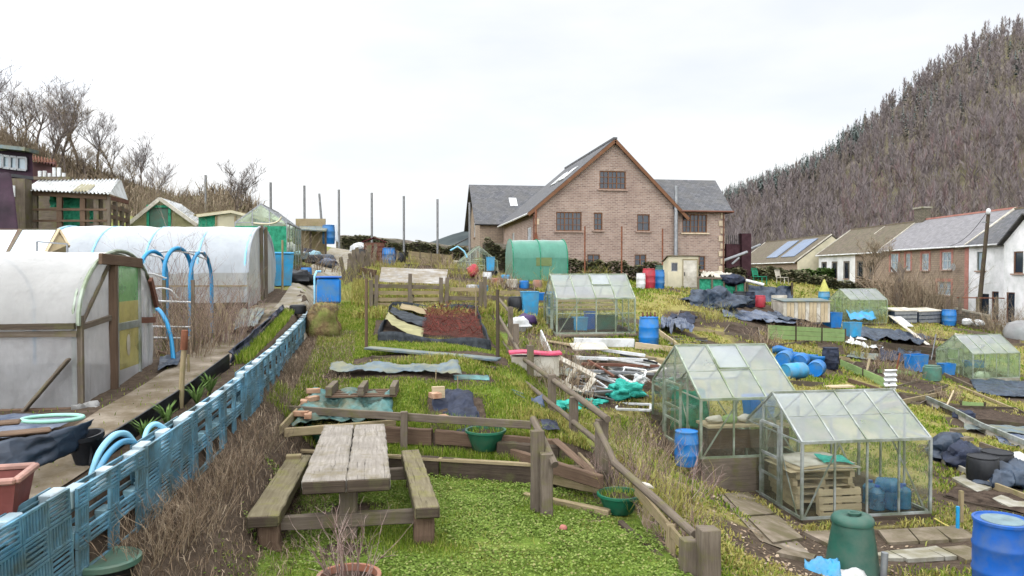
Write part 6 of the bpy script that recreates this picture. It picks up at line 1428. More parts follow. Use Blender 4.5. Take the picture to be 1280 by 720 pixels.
for i, (px, py, r, sq, m_, lab) in enumerate([(1190, 575, .42, (1.5, .8, .75), 'weedmat', 'black plastic bag heap against the nearest greenhouse end'), (1205, 585, .38, (1.2, .8, .8), 'navy', 'dark bag slumped beside the short black barrel'), (1245, 606, .36, (1.2, .9, .85), 'weedmat', 'full black sack in front of the dark barrels'), (1272, 608, .36, (1.1, .9, .8), 'weedmat', 'full black sack at the right edge of the picture'), (1178, 566, .3, (1, .8, .8), 'black', 'small black bag behind the greenhouse corner'), (1268, 590, .34, (1.3, .8, .7), 'white', 'white sack behind the full black sacks')]):
    g = G(px, py); mb = MB(); mb.blob((0, 0, r * .5), r, 22, 14, .55, sq, i + 11); solo(mb, 'sack', M[m_], lab, 'sack', g, smooth=60, group='sacks and bags at the right'); excl(g.x, g.y, r)
barrel(G(1228, 604), 'short black barrel among the sacks', .3, .55, 'black', group='dark barrels', ribsn=0); barrel(G(1246, 597), 'second short black barrel behind the full sack', .32, .55, 'black', group='dark barrels', ribsn=0)
for i, (px, py) in enumerate(((1188, 562), (1197, 556), (1206, 568))): mb = MB(); mb.box((0, 0, .04), (.3, .2, .08)); solo(mb, 'brick', M['slab'], ['slab piece left on the black bag heap', 'slab piece at the back of the black bag heap', 'slab piece right on the black bag heap'][i], 'brick', G(px, py + 10) + Vector((0, 0, .5)), .2)
for pix, lab in (([(1190, 600), (1222, 618), (1240, 612), (1205, 596)], 'mossy slab on the right-hand path'), ([(1240, 626), (1268, 640), (1290, 634), (1256, 620)], 'pale slab on the right-hand path by the plank')): slab(pix, lab, 'slab_pale')
beam(1232, 608, 1300, 634, .08, .08, .05, .14, 'wood_mid', 'plank edging the right-hand path', 'plank', 'plank')
beam(1178, 578, 1230, 604, .05, .05, .06, .14, 'concrete', 'pale kerb in front of the black bag heap', 'kerb', 'kerb')
beam(1175, 500, 1300, 470, .02, .02, .1, .06, 'wood_mid', 'old plank lying in the grass beyond the rail', 'plank', 'plank') if False else None
beam(1198, 484, 1278, 518, .05, .05, .08, .1, 'wood_mid', 'grassy timber edge below the yellow-green greenhouse', 'plank', 'plank')
beam(1183, 510, 1192, 500, .05, .35, .05, .05, 'wood_pale', 'short pale stake leaning near the rail', 'stake', 'stake')
q = G(1090, 492); mb = MB(); mb.bar((-1, 0, .06), (.9, .1, .06), .35, .05, n=5, jit=.004); solo(mb, 'board', M['wood_pale'], 'pale board in the grass behind the nearest greenhouse roof', 'board', G(1035, 486))
# items inside the far greenhouses
g4 = Vector(GH4.location); bucketbox(g4 + Vector((.6, .6, .5)), 'blue tray on the shelf in the yellow-green greenhouse', (.9, .4, .2), 'blue'); bucketbox(g4 + Vector((1.2, 1.4, .5)), 'second blue tray at the back of the yellow-green greenhouse', (.9, .4, .2), 'blue_deep')
mb = MB(); mb.blob((0, 0, .1), .3, 12, 8, .4, (1.4, .8, .6), 4); solo(mb, 'bag', M['white'], 'white bag on the floor of the yellow-green greenhouse', 'bag', g4 + Vector((.7, .3, .05)), smooth=60)
g5 = Vector(GH5.location); sheet('blue_netting', 'blue_sky', [g5 + Vector(v) for v in ((-.3, -.5, .3), (1.6, -.4, .3), (1.6, .2, .9), (-.2, .2, .8))], 'light blue netting draped in front of the green-tinted greenhouse', 'netting', .15, 16, 10, 3, seed=66)
g6 = G(600, 346)
bucketbox(g6 + Vector((.6, .6, .3)), 'blue tub inside the small gabled greenhouse', (.4, .4, .7), 'blue_sky'); mb = MB(); mb.blob((0, 0, .4), .3, 10, 8, .4, (1, 1, 1), 1); solo(mb, 'bag', M['red'], 'red bag beside the small gabled greenhouse', 'bag', G(591, 349), smooth=60)
nb2 = thing('net_cage', 'net-covered hoop frame at the far right edge', 'net frame', G(1275, 424)); mb = MB(); mb.lathe([(.9, 0), (.95, .5), (.7, 1.0), (.2, 1.2)], 14); mb.build('net', M['poly_end'], nb2, smooth=60); mb = MB(); mb.blob((.1, 0, .35), .5, 10, 8, .3, (1, 1, .8), 3); mb.build('contents', M['green_bin'], nb2, smooth=60)
# ------------------------------------------------------------------ more beds, edging and weeds between the right-hand plots
for pix, lab in (([(905, 418), (950, 424), (948, 412), (912, 408)], 'cleared brown bed left of the lime green board fence'), ([(1060, 462), (1092, 468), (1098, 459), (1070, 455)], 'small dug bed behind the lime green edging'), ([(1120, 486), (1160, 494), (1185, 484), (1150, 478)], 'rough brown bed beyond the white corrugated offcut'),
    ([(1195, 452), (1215, 456), (1218, 446), (1200, 442)], 'narrow brown bed left of the yellow-green greenhouse'), ([(1110, 500), (1150, 508), (1165, 500), (1125, 494)], 'old plank-edged bed behind the nearest greenhouse roof'), ([(1235, 430), (1275, 432), (1275, 422), (1235, 420)], 'dug bed beyond the yellow-green greenhouse'),
    ([(846, 400), (885, 404), (880, 394), (850, 391)], 'cleared bed below the cream shed'), ([(925, 444), (962, 450), (958, 440), (930, 436)], 'weedy brown bed above the lying blue drums'), ([(1225, 580), (1290, 596), (1290, 580), (1240, 570)], 'dark bed behind the full black sacks')):
    soilbed(pix, lab, .05, 'wood_grey', .14)
gsheet('black_sheet', 'navy', [(835, 404), (868, 408), (872, 398), (842, 395)], 'small black sheet on the slope below the cream shed', 'weed sheet', .1, .2, seed=81)
gsheet('black_sheet', 'weedmat', [(1085, 396), (1110, 398), (1112, 391), (1090, 389)], 'black sheet beside the grey lidded boxes', 'weed sheet', .1, .2, seed=82)
gsheet('black_sheet', 'weedmat', [(1120, 446), (1150, 449), (1152, 442), (1124, 439)], 'black sheet on the bed above the square blue tub', 'weed sheet', .1, .2, seed=83)
gsheet('white_sheet', 'offwhite', [(1190, 425), (1212, 427), (1214, 421), (1194, 419)], 'pale sheet on the bank above the yellow-green greenhouse', 'fleece', .1, .15, seed=84)
gsheet('grey_sheet', 'slateblue', [(690, 470), (720, 476), (726, 468), (700, 463)], 'flat grey sheet at the back of the junk pile by the fence', 'weed sheet', .05, .06, seed=85)
for x0, y0, x1, y1_, m_, lab in ((1100, 512, 1180, 494, 'wood_mid', 'weathered plank across the slope behind the nearest greenhouse roof'), (1180, 470, 1215, 486, 'wood_grey', 'grey plank running down to the yellow-green greenhouse'), (960, 436, 1010, 430, 'wood_grey', 'grey plank above the short blue trough'), (1060, 478, 1105, 492, 'wood_brown', 'brown plank below the lime green edging'),
    (1130, 420, 1190, 428, 'wood_dark', 'dark timber on the bank above the black sheet bed'), (1190, 412, 1240, 420, 'wood_grey', 'grey timber on the bank near the houses'), (860, 412, 905, 420, 'wood_mid', 'tan plank above the cleared bed'), (1035, 446, 1062, 452, 'wood_mid', 'tan plank behind the dark navy barrel'), (985, 482, 1030, 484, 'wood_grey', 'grey plank in the grass before the lying drums'),
    (1225, 560, 1290, 584, 'wood_grey', 'grey plank behind the sacks'), (700, 455, 735, 458, 'wood_grey', 'grey plank behind the leaning window frame'), (690, 446, 715, 452, 'wood_brown', 'brown plank below the middle greenhouse corner'), (745, 492, 775, 498, 'wood_grey', 'grey plank at the front of the junk pile'), (800, 450, 830, 458, 'wood_mid', 'tan plank end at the back of the junk pile')):
    beam(x0, y0, x1, y1_, .08, .08, .06, .16, m_, lab, 'plank', 'plank')
for i, (px, py, r, h, m_, lab) in enumerate(((1100, 466, .5, .9, 'twig_dead', 'tall dead weeds in front of the square blue tub'), (1135, 476, .5, .7, 'twig_brown', 'brown weeds by the dark green bin'), (1070, 446, .5, .6, 'straw', 'straw weeds beside the grey flat sheet'), (955, 432, .6, .6, 'twig_dead', 'dead weeds at the end of the lime board fence'), (1205, 436, .6, .8, 'twig_dead', 'dead weeds on the bank above the yellow-green greenhouse'), (1240, 412, .9, 1.0, 'twig_brown', 'brown brambles near the right-hand houses'),
    (890, 402, .8, .6, 'straw', 'straw weeds beside the dark blue plastic sheet'), (1160, 430, .7, .8, 'twig_dead', 'dead weeds by the thin grey pole'), (860, 452, .6, .5, 'straw', 'straw weeds on the slope beyond the second greenhouse'), (1185, 500, .5, .4, 'twig_dead', 'dead weeds by the end of the long pale rail'), (1010, 412, .6, .6, 'twig_dead', 'dead weeds before the long cream box'), (1095, 405, .7, .7, 'straw', 'straw weeds right of the green-tinted greenhouse'))):
    bush(G(px, py), lab, 60, r, h, m_, .011, .6, 2, 170 + i, name='dead_plant', group='dead weeds on the right-hand plots')

for pix, lab in (([(455, 352), (466, 360), (463, 343), (452, 340)], 'brown bed beside the compost bays, left'), ([(560, 352), (600, 357), (598, 349), (562, 346)], 'dug bed behind the dry bleached stalks'), ([(505, 340), (548, 343), (548, 336), (507, 334)], 'brown bed in front of the low pale rail fence'), ([(630, 366), (668, 368), (668, 360), (632, 358)], 'bed of bare soil before the green polytunnel'), ([(690, 372), (740, 372), (735, 362), (690, 362)], 'bare bed behind the middle greenhouse')):
    soilbed(pix, lab, .05, 'wood_grey', .2)
for x0, y0, x1, y1_, m_, lab in ((555, 342, 600, 345, 'wood_grey', 'grey timber edging left of the gabled greenhouse'), (625, 372, 682, 374, 'wood_mid', 'tan timber edging behind the fence corner'), (600, 378, 640, 380, 'wood_grey', 'grey timber edging at the fence corner'), (500, 330, 560, 334, 'wood_mid', 'tan timber edging near the back wall'), (440, 340, 470, 346, 'wood_brown', 'brown timber edging by the picket fence')):
    beam(x0, y0, x1, y1_, .15, .15, .1, .3, m_, lab, 'plank', 'plank')
for i, (px, py, lab) in enumerate(((500, 345, 'pale dead stalks behind the compost bays'), (545, 340, 'dead stalks right of the rail fence'), (575, 348, 'dead stalks before the gabled greenhouse'), (625, 362, 'dead stalks before the green polytunnel'), (690, 366, 'dead stalks behind the middle greenhouse corner'), (475, 335, 'dead stalks below the maroon box'), (745, 358, 'dead stalks below the hedge of the brick house'))):
    bush(G(px, py), lab, 55, .8, .8, 'twig_dead' if i % 2 else 'straw', .013, .7, 2, 190 + i, group='dead stalks on the back plots')
# ------------------------------------------------------------------ buildings
def clip_poly(poly, planes):
    for (a, b, c) in planes:      # keep a*u + b*z <= c
        out = []
        for i in range(len(poly)):
            p, q = poly[i], poly[(i + 1) % len(poly)]; dp = a * p[0] + b * p[1] - c; dq = a * q[0] + b * q[1] - c
            if dp <= 1e-9: out.append(p)
            if (dp < 0) != (dq < 0) and abs(dp - dq) > 1e-9: t = dp / (dp - dq); out.append((p[0] + (q[0] - p[0]) * t, p[1] + (q[1] - p[1]) * t))
        poly = out
        if len(poly) < 3: return None
    return poly
def wall_face(mb, o, ud, L, h, ops, planes=(), out=(0, -1, 0), rev=.12):
    o = Vector(o); ud = Vector(ud); out = Vector(out)
    us = sorted({0, L, *[q for p in ops for q in p[:2]]}); zs = sorted({0, h, *[q for p in ops for q in p[2:4]]})
    W3 = lambda u, z, k=0: o + ud * u + Vector((0, 0, z)) - out * k
    flip = ud.cross(Vector((0, 0, 1))).dot(out) < 0
    for i in range(len(us) - 1):
        for j in range(len(zs) - 1):
            cu, cz = (us[i] + us[i + 1]) / 2, (zs[j] + zs[j + 1]) / 2
            if any(p[0] < cu < p[1] and p[2] < cz < p[3] for p in ops): continue
            pg = clip_poly([(us[i], zs[j]), (us[i + 1], zs[j]), (us[i + 1], zs[j + 1]), (us[i], zs[j + 1])], planes)
            if pg: q = [W3(*p) for p in pg]; mb.poly(q[::-1] if flip else q)
    for p in ops:
        u0, u1, z0, z1 = p[:4]
        for a, b in (((u0, z0), (u1, z0)), ((u1, z0), (u1, z1)), ((u1, z1), (u0, z1)), ((u0, z1), (u0, z0))): mb.poly([W3(*a), W3(*b), W3(*b, rev), W3(*a, rev)])
def window(par, o, ud, op, out, lights=2, rows=3, fm='frame_brown', gm='window', sill='sill', rev=.1, fw=.07, bars=True, surround=None, sw=.14):
    u0, u1, z0, z1 = op[:4]; o = Vector(o); ud = Vector(ud); out = Vector(out); W3 = lambda u, z, k=0.: o + ud * u + Vector((0, 0, z)) - out * k
    mb = MB(); k = rev * .75; upv = out
    mb.bar(W3(u0, z0 + fw / 2, k), W3(u1, z0 + fw / 2, k), .06, fw); mb.bar(W3(u0, z1 - fw / 2, k), W3(u1, z1 - fw / 2, k), .06, fw)
    for i in range(lights + 1):
        u = u0 + fw / 2 + (u1 - u0 - fw) * i / lights; mb.bar(W3(u, z0 + fw, k), W3(u, z1 - fw, k), fw, .06, up=upv)
    if bars:
        for i in range(lights):
            a = u0 + fw + (u1 - u0 - fw) * i / lights; b = u0 + (u1 - u0 - fw) * (i + 1) / lights
            for r in range(1, rows): z = z0 + (z1 - z0) * r / rows; mb.bar(W3(a, z, k), W3(b, z, k), .035, .035)
            if lights <= 3 and (b - a) > .4: mb.bar(W3((a + b) / 2, z0 + fw, k), W3((a + b) / 2, z1 - fw, k), .03, .03, up=upv)
    w = mb.build('window', M[fm], par)
    mb = MB(); q = [W3(u0 + .02, z0 + .02, rev + .01), W3(u1 - .02, z0 + .02, rev + .01), W3(u1 - .02, z1 - .02, rev + .01), W3(u0 + .02, z1 - .02, rev + .01)]; mb.poly(q); mb.build('pane', M[gm], w)
    if sill: mb = MB(); mb.bar(W3(u0 - .12, z0 - .05, -.04), W3(u1 + .12, z0 - .05, -.04), .2, .1); mb.build('sill', M[sill], w)
    if surround:
        mb = MB(); e = -.012
        mb.bar(W3(u0 - sw / 2, z0 - .02, e), W3(u0 - sw / 2, z1 + sw, e), sw, .05, up=upv); mb.bar(W3(u1 + sw / 2, z0 - .02, e), W3(u1 + sw / 2, z1 + sw, e), sw, .05, up=upv); mb.bar(W3(u0, z1 + sw / 2, e), W3(u1, z1 + sw / 2, e), .05, sw); mb.build('surround', M[surround], w)
    return w
def roof_slab(par, quad, mt, th=.12, name='roof'):
    q = [Vector(p) for p in quad]; ud = (q[1] - q[0]); nrm = ud.cross(q[-1] - q[0]).normalized()
    if nrm.z < 0: nrm = -nrm
    un = ud.normalized(); vn = nrm.cross(un); uv = [((p - q[0]).dot(un), (p - q[0]).dot(vn)) for p in q]; mb = MB(); top = [p + nrm * th for p in q]
    mb.poly(top, uv); mb.poly(q[::-1], uv[::-1])
    for i in range(len(q)): j = (i + 1) % len(q); mb.poly([q[i], q[j], top[j], top[i]])
    return mb.build(name, M[mt], par)
# --- the big brick house with a gable towards the plots
BO = Vector((9.47, 51.66, 1.9))
hb_ = thing('brick_house', 'large brick house with a steep slate gable and brown windows behind the allotments', 'house', BO)
Y0 = BO.y
def bu(px, Y=Y0): k = (px - 640) / FPX; d = Y / (.98850 - k * .15126); return (k * d * .98850 + d * .15126) - BO.x
def bz(px, py, Y=Y0): k = (px - 640) / FPX; d = Y / (.98850 - k * .15126); return CAMZ + (340 - py) * d / FPX - BO.z
GW = bu(848); EV = bz(668, 262); AP = bz(768, 178); GR = bu(767); LEN = 15.2; WX = bu(905)
fops = []
def op(x0, y0, x1, y1): return (bu(x0), bu(x1), bz((x0 + x1) / 2, y1), bz((x0 + x1) / 2, y0))
wins = [(op(695, 265, 727, 289), 3, 3), (op(742, 266, 753, 288), 1, 3), (op(796, 268, 812, 289), 1, 2), (op(749, 214, 782, 237), 3, 3), (op(734, 318, 750, 338), 2, 3), (op(793, 318, 808, 338), 2, 3)]
sl_l = (AP - EV) / GR; sl_r = (AP - EV) / (GW - GR)
planes = [(-sl_l, 1, EV), (sl_r, 1, EV + sl_r * GW)]
mb = MB(); wall_face(mb, (0, 0, 0), (1, 0, 0), GW, AP, [w[0] for w in wins], planes)
side_op = [(1.3, 2.9, 2.9, 4.3), (9.0, 10.2, 2.9, 4.3)]
wall_face(mb, (0, 0, 0), (0, 1, 0), LEN, EV, side_op, (), (-1, 0, 0)); mb.build('wall', M['brick'], hb_)
for o, l, r in wins: window(hb_, (0, 0, 0), (1, 0, 0), o, (0, -1, 0), l, r)
for o in side_op: window(hb_, (0, 0, 0), (0, 1, 0), o, (-1, 0, 0), 2, 1, 'white', 'window_pale')
OH = .35
sl = lambda x: EV + sl_l * x
roof_slab(hb_, [(-.45, -OH, EV - .45 * sl_l + .05), (-.45, LEN, EV - .45 * sl_l + .05), (GR, LEN, AP + .05), (GR, -OH, AP + .05)], 'slate')
roof_slab(hb_, [(GW + .6, -OH, EV - .6 * sl_r + .05), (GW + .6, LEN, EV - .6 * sl_r + .05), (GR, LEN, AP + .055), (GR, -OH, AP + .055)], 'slate')
for x0, z0 in ((-.5, EV - .5 * sl_l), (GW + .62, EV - .62 * sl_r)):
    mb = MB(); mb.bar((x0, -OH - .03, z0 + .02), (GR, -OH - .03, AP + .02), .05, .22, n=6); mb.build('bargeboard', M['frame_brown'], hb_)
mb = MB(); mb.bar((GR, -OH, AP + .2), (GR, LEN, AP + .2), .28, .14); mb.build('ridge_tiles', M['slate'], hb_)
mb = MB(); mb.tube([(-.5, -OH, EV - .32), (-.5, LEN, EV - .32)], .08, 8); mb.build('gutter', M['white'], hb_)
for (a, b) in ((2.5, 4.2), (5.6, 7.3)):
    mb = MB(); x0, x1 = 2.6, 3.7
    mb.poly([(x0, a, sl(x0) + .24), (x0, b, sl(x0) + .24), (x1, b, sl(x1) + .24), (x1, a, sl(x1) + .24)]); mb.build('skylight', M['white'], hb_, solid=.06)
# right wing with hipped roof
wo = [op(853, 268, 884, 291), op(867, 320, 882, 338)]; D = 7.
wo = [(p[0] - GW, p[1] - GW, p[2], p[3]) for p in wo]
mb = MB(); wall_face(mb, (GW, .06, 0), (1, 0, 0), WX - GW, EV + .0, wo, ()); wall_face(mb, (WX, .06, 0), (0, 1, 0), D, EV, [], (), (1, 0, 0)); mb.build('wall', M['brick'], hb_)
window(hb_, (GW, .06, 0), (1, 0, 0), wo[0], (0, -1, 0), 3, 3, sill='quoin'); window(hb_, (GW, .06, 0), (1, 0, 0), wo[1], (0, -1, 0), 2, 3)
RZ = bz(860, 227, Y0 + 3.5); xr0 = bu(828, Y0 + 3.5) - 2; xr1 = bu(893, Y0 + 3.5)
roof_slab(hb_, [(GW - .3, -.32, EV - .05), (WX + .45, -.32, EV - .05), (xr1, 3.5, RZ), (xr0, 3.5, RZ)], 'slate')
roof_slab(hb_, [(WX + .45, -.32, EV - .045), (WX + .45, 7.3, EV - .045), (xr1, 3.5, RZ + .005)], 'slate')
roof_slab(hb_, [(WX + .45, 7.3, EV - .05), (xr0, 7.3, EV - .05), (xr0, 3.5, RZ), (xr1, 3.5, RZ)], 'slate')
mb = MB(); mb.tube([(GW, -.42, EV - .02), (WX + .5, -.42, EV - .02), (WX + .55, 3, EV - .02)], .07, 8); mb.tube([(WX - .1, -.12, EV), (WX - .1, -.12, 0)], .05, 8); mb.build('gutter', M['wood_red'], hb_, smooth=40)
for k in range(10):
    mb = MB(); z = k * EV / 10 + .25; mb.box((WX - (.12 if k % 2 else .2), .02, z), (.28 if k % 2 else .42, .1, .4)); mb.build('quoin', M['quoin'], hb_, bev=.01)
    mb = MB(); mb.box((.1 if k % 2 else .16, -.01, z), (.2 if k % 2 else .34, .05, .4)); mb.build('quoin', M['quoin'] if k % 3 else M['sill'], hb_, bev=.01)
xf = bu(843); mb = MB(); mb.tube([(xf, -.25, 0), (xf, -.25, bz(843, 233))], .14, 10); mb.build('flue', M['metal_grey'], hb_, smooth=40)
mb = MB(); mb.tube([(-.06, -.12, 0), (-.06, -.12, EV)], .06, 8); mb.build('downpipe', M['wood_red'], hb_, smooth=40)
# left wing across the back
YL = Y0 + LEN + .75; xl = bu(600, YL); E2 = bz(612, 278, YL); R2 = bz(620, 233, YL + 5)
lwo = [(.6, 1.3, 1.0, 2.6)]
mb = MB(); wall_face(mb, (xl, LEN + .75, 0), (1, 0, 0), 4.5, E2, []); s2 = (R2 - E2) / 5
wall_face(mb, (xl, LEN + .75, 0), (0, 1, 0), 10, R2, [(3.0, 4.2, 1.5, 3.6), (4.3, 5.3, 4.4, 6.0)], [(-s2, 1, E2), (s2, 1, E2 + s2 * 10)], (-1, 0, 0)); mb.build('wall', M['stone_house'], hb_)
for o in ((3.0, 4.2, 1.5, 3.6), (4.3, 5.3, 4.4, 6.0)): window(hb_, (xl, LEN + .75, 0), (0, 1, 0), o, (-1, 0, 0), 1, 1, 'white', 'window_pale')
roof_slab(hb_, [(xl - .5, LEN + .35, E2 - .3), (xl + 9, LEN + .35, E2 - .3), (xl + 9, LEN + 5.75, R2), (xl - .5, LEN + 5.75, R2)], 'slate')
roof_slab(hb_, [(xl + 9, LEN + 11.1, E2 - .3), (xl - .5, LEN + 11.1, E2 - .3), (xl - .5, LEN + 5.75, R2), (xl + 9, LEN + 5.75, R2)], 'slate')
xs_ = bu(636, YL + 3); zz = lambda y: E2 - .3 + (R2 - E2 + .3) * (y - LEN - .35) / 5.4 + .2
mb = MB(); mb.poly([(xs_, LEN + 2.7, zz(LEN + 2.7)), (xs_ + .7, LEN + 2.7, zz(LEN + 2.7)), (xs_ + .7, LEN + 3.8, zz(LEN + 3.8)), (xs_, LEN + 3.8, zz(LEN + 3.8))]); mb.build('skylight', M['white'], hb_, solid=.06)
# low annexe far left
q = P(571, 320, 78); an = thing('outbuilding', 'low stone outbuilding with a slate roof left of the brick house', 'outbuilding', (q.x, q.y, 2.5))
xw = (P(597, 320, 78) - q).length + 1
mb = MB(); mb.box((xw / 2, 3, 1.6), (xw, 6, 3.2)); mb.build('wall', M['stone_house'], an)
roof_slab(an, [(-.4, -.4, 3.1), (-.4, 6.4, 3.1), (xw + 1, 6.4, 5.4), (xw + 1, -.4, 5.4)], 'slate')
# dark boundary pier, steps and rail right of the brick house
g = G(915, 352); pr_ = thing('garden_wall', 'dark maroon brick wall with a tall pier and railing beside the brick house', 'wall', GD(906, 57)); o8 = Vector(pr_.location)
mb = MB(); a = P(906, 305, 57) - o8; b = P(926, 305, 57.5) - o8; mb.bar(Vector((a.x, a.y, a.z / 2 - .2)), Vector((b.x, b.y, a.z / 2 - .2)), .4, a.z + .4); mb.build('wall', M['maroon'] if False else mat('dark_brick', (.07, .035, .04), .3, 3, .9, .1), pr_)
mb = MB(); c = P(931, 292, 57.4) - o8; mb.bar((c.x, c.y, -.4), (c.x, c.y, c.z), .75, .6, up=(0, 1, 0)); mb.build('pier', M['wood_dark'] if False else mat('dark_brick_pier', (.06, .03, .035), .3, 3, .9, .1), pr_)
for k in range(7):
    x = 908 + k * 2.6; mb = MB(); mb.bar(P(x, 306, 57) - o8, P(x, 294, 57) - o8, .03, .03, up=(0, 1, 0)); mb.build('railing_bar', M['black'], pr_)
for a, b, r in ((P(904, 326, 55.5), P(934, 315, 56), .11), (P(936, 312, 58), P(950, 306, 60), .1), (P(915, 330, 55.5), P(924, 322, 55.6), .08)):
    mb = MB(); mb.tube([a - o8, b - o8], r, 7); mb.build('handrail', M['metal_grey'], pr_)
# cream garden shed
sg = G(854, 361); s0 = thing('garden_shed', 'small cream pent shed with a door and window by the hedge', 'shed', sg, rad(-6)); Ws, Ds, Hs = 1.75, 1.2, 1.85
mb = MB(); wall_face(mb, (-Ws / 2, 0, 0), (1, 0, 0), Ws, Hs, [(.18, .55, 1.0, 1.5)]); wall_face(mb, (-Ws / 2, 0, 0), (0, 1, 0), Ds, Hs, [], [(.25, 1, Hs)], (-1, 0, 0)); wall_face(mb, (Ws / 2, 0, 0), (0, 1, 0), Ds, Hs, [], [(.25, 1, Hs)], (1, 0, 0)); mb.build('wall', M['render_cream'], s0)
window(s0, (-Ws / 2, 0, 0), (1, 0, 0), (.18, .55, 1.0, 1.5), (0, -1, 0), 1, 1, 'metal_grey', sill=None, fw=.04)
mb = MB(); mb.bar((.38, -.03, .08), (.38, -.03, 1.62), .78, .03, up=(0, 1, 0)); dd = mb.build('door', M['offwhite'], s0); mb = MB(); mb.box((.06, -.06, .85), (.04, .04, .2)); mb.build('handle', M['black'], dd)
mb = MB()
for x in (-.03, .8): mb.bar((x, -.045, .05), (x, -.045, 1.68), .04, .02, up=(0, 1, 0))
mb.bar((-.05, -.045, 1.68), (.82, -.045, 1.68), .02, .05); mb.build('door_frame', M['wood_mid'], dd)
roof_slab(s0, [(-Ws / 2 - .08, -.1, Hs + .02), (Ws / 2 + .08, -.1, Hs + .02), (Ws / 2 + .08, Ds + .1, Hs - .3), (-Ws / 2 - .08, Ds + .1, Hs - .3)], 'wood_grey', .05)
excl(sg.x, sg.y + .6, .9, .6)
# green polytunnel by the house
gt = G(641, 351); gt2 = thing('polytunnel', 'small green-covered polytunnel in front of the brick house', 'polytunnel', gt, 0); Lg = bu(710, gt.y) + BO.x - gt.x
gt2.location.x += Lg
tunnel_cover(gt2, 2.6, 1.15, 2.12, Lg, 'green_cover', 'green_cover', .05, 16, 16)
mb = MB(); mb.grid(lambda u, v: (-Lg * .58 + .8 * u, -.03, .75 + .42 * v), 2, 2); mb.build('vent_panel', M['wood_green'], gt2)
mb = MB(); mb.poly([(0, 0, 0), (0, 2.6, 0)] + [(0, 1.3 + 1.3 * math.cos(a), 1.15 + .97 * math.sin(a)) for a in np.linspace(0, 3.14159, 16)]); mb.build('end_sheet', M['green_cover'], gt2)
for x in (-.02, -Lg / 2, -Lg + .02):
    mb = MB(); mb.tube([(x, -.02, 0)] + [(x, 1.3 - 1.32 * math.cos(a), 1.15 + .99 * math.sin(a)) for a in np.linspace(0, 3.14159, 14)] + [(x, 2.62, 0)], .025, 6); mb.build('hoop', M['green_net'], gt2, smooth=50)
excl(gt.x + Lg / 2, gt.y + 1.3, Lg / 2, 1.4)
# ------------------------------------------------------------------ terraced houses on the right
RZH = math.atan2(-HF.y, -HF.x)
def hpos(lat, d, z): p = CR * lat + HF * d; return Vector((p.x, p.y, z))
def ud(px, lat, d0): return d0 - FPX * lat / (px - 640)
def hz_(py, d, z0): return CAMZ + (340 - py) * d / FPX - z0
def house(label, lat, d0, d1, z0, eave, ridge, wm, rm, wins, D=7., chim=(), surround=None, fm='white', gm='window', name='terraced_house', barge='offwhite', rows=2, gcol=None, sw_=.16):
    L = d0 - d1; t = thing(name, label, 'house', hpos(lat, d0, z0), RZH)
    mb = MB(); ops = [w[:4] for w in wins]; wall_face(mb, (0, 0, -1.5), (1, 0, 0), L, eave + 1.5, [(a, b, c + 1.5, e + 1.5) for a, b, c, e in ops]); mb.build('wall', M[wm], t)
    sl = (ridge - eave) / (D / 2)
    for x, s in ((0, -1), (L, 1)):
        mb = MB(); wall_face(mb, (x, 0, -1.5), (0, 1, 0), D, ridge + 1.5, [], [(-sl, 1, eave + 1.5), (sl, 1, eave + 1.5 + sl * D)], (s, 0, 0))
        mb.build('gable_wall', M[gcol or wm], t)
    for w in wins: window(t, (0, 0, 0), (1, 0, 0), w[:4], (0, -1, 0), w[4] if len(w) > 4 else 1, rows, (w[5] if len(w) > 5 else fm), (w[6] if len(w) > 6 else gm), surround=surround, sw=sw_, bars=False if rows < 2 else True)
    roof_slab(t, [(-.02, -.3, eave - .25 * sl + .05), (L + .02, -.3, eave - .25 * sl + .05), (L + .02, D / 2, ridge + .05), (-.02, D / 2, ridge + .05)], rm)
    roof_slab(t, [(L + .02, D + .3, eave - .25 * sl + .05), (-.02, D + .3, eave - .25 * sl + .05), (-.02, D / 2, ridge + .055), (L + .02, D / 2, ridge + .055)], rm)
    mb = MB(); mb.tube([(0, -.38, eave - .1), (L, -.38, eave - .1)], .07, 7); mb.build('gutter', M['white'], t)
    mb = MB(); mb.bar((0, D / 2, ridge + .2), (L, D / 2, ridge + .2), .25, .14); mb.build('ridge_tiles', M['brick_red'] if barge == 'red' else M['wood_grey'], t)
    for x in (0.02, L - .02):
        mb = MB(); mb.bar((x, -.34, eave - .2 * sl + .14), (x, D / 2, ridge + .22), .12, .12); mb.build('verge', M['offwhite'], t)
    for x in chim:
        mb = MB(); mb.box((x, D / 2, ridge + .5), (1.5, .8, 1.5)); c = mb.build('chimney', M['stone_wall'], t); mb = MB(); mb.box((x, D / 2, ridge + 1.3), (1.7, 1.0, .16)); mb.build('chimney_cap', M['concrete'], c)
    return t
Z1 = .1; LT = 35.
wn = []
for a, b, y0, y1_ in ((1113, 1123, 317, 340), (1132, 1138, 317, 338), (1152, 1161, 317, 338), (1177, 1189, 315, 337)):
    u0, u1 = ud(a, LT, 72), ud(b, LT, 72); d = 72 - (u0 + u1) / 2; wn.append((u0, u1, hz_(y1_, d, Z1), hz_(y0, d, Z1), 1))
u0, u1 = ud(1172, LT, 72), ud(1189, LT, 72); wn.append((u0, u1, hz_(369, 61.3, Z1), hz_(352, 61.3, Z1), 1))
hA = house('stone terraced house with red brick trim and a pale slate roof', LT, 72, 58.2, Z1, 4.95, 7.6, 'stone_house', 'slate_pale', wn, 7., (.6,), 'brick_red', 'white', 'window_pale', barge='red', sw_=.24)
mb = MB(); mb.bar((13.55, -.03, -.5), (13.55, -.03, 4.9), .5, .06, up=(0, 1, 0)); mb.build('corner_trim', M['brick_red'], hA)
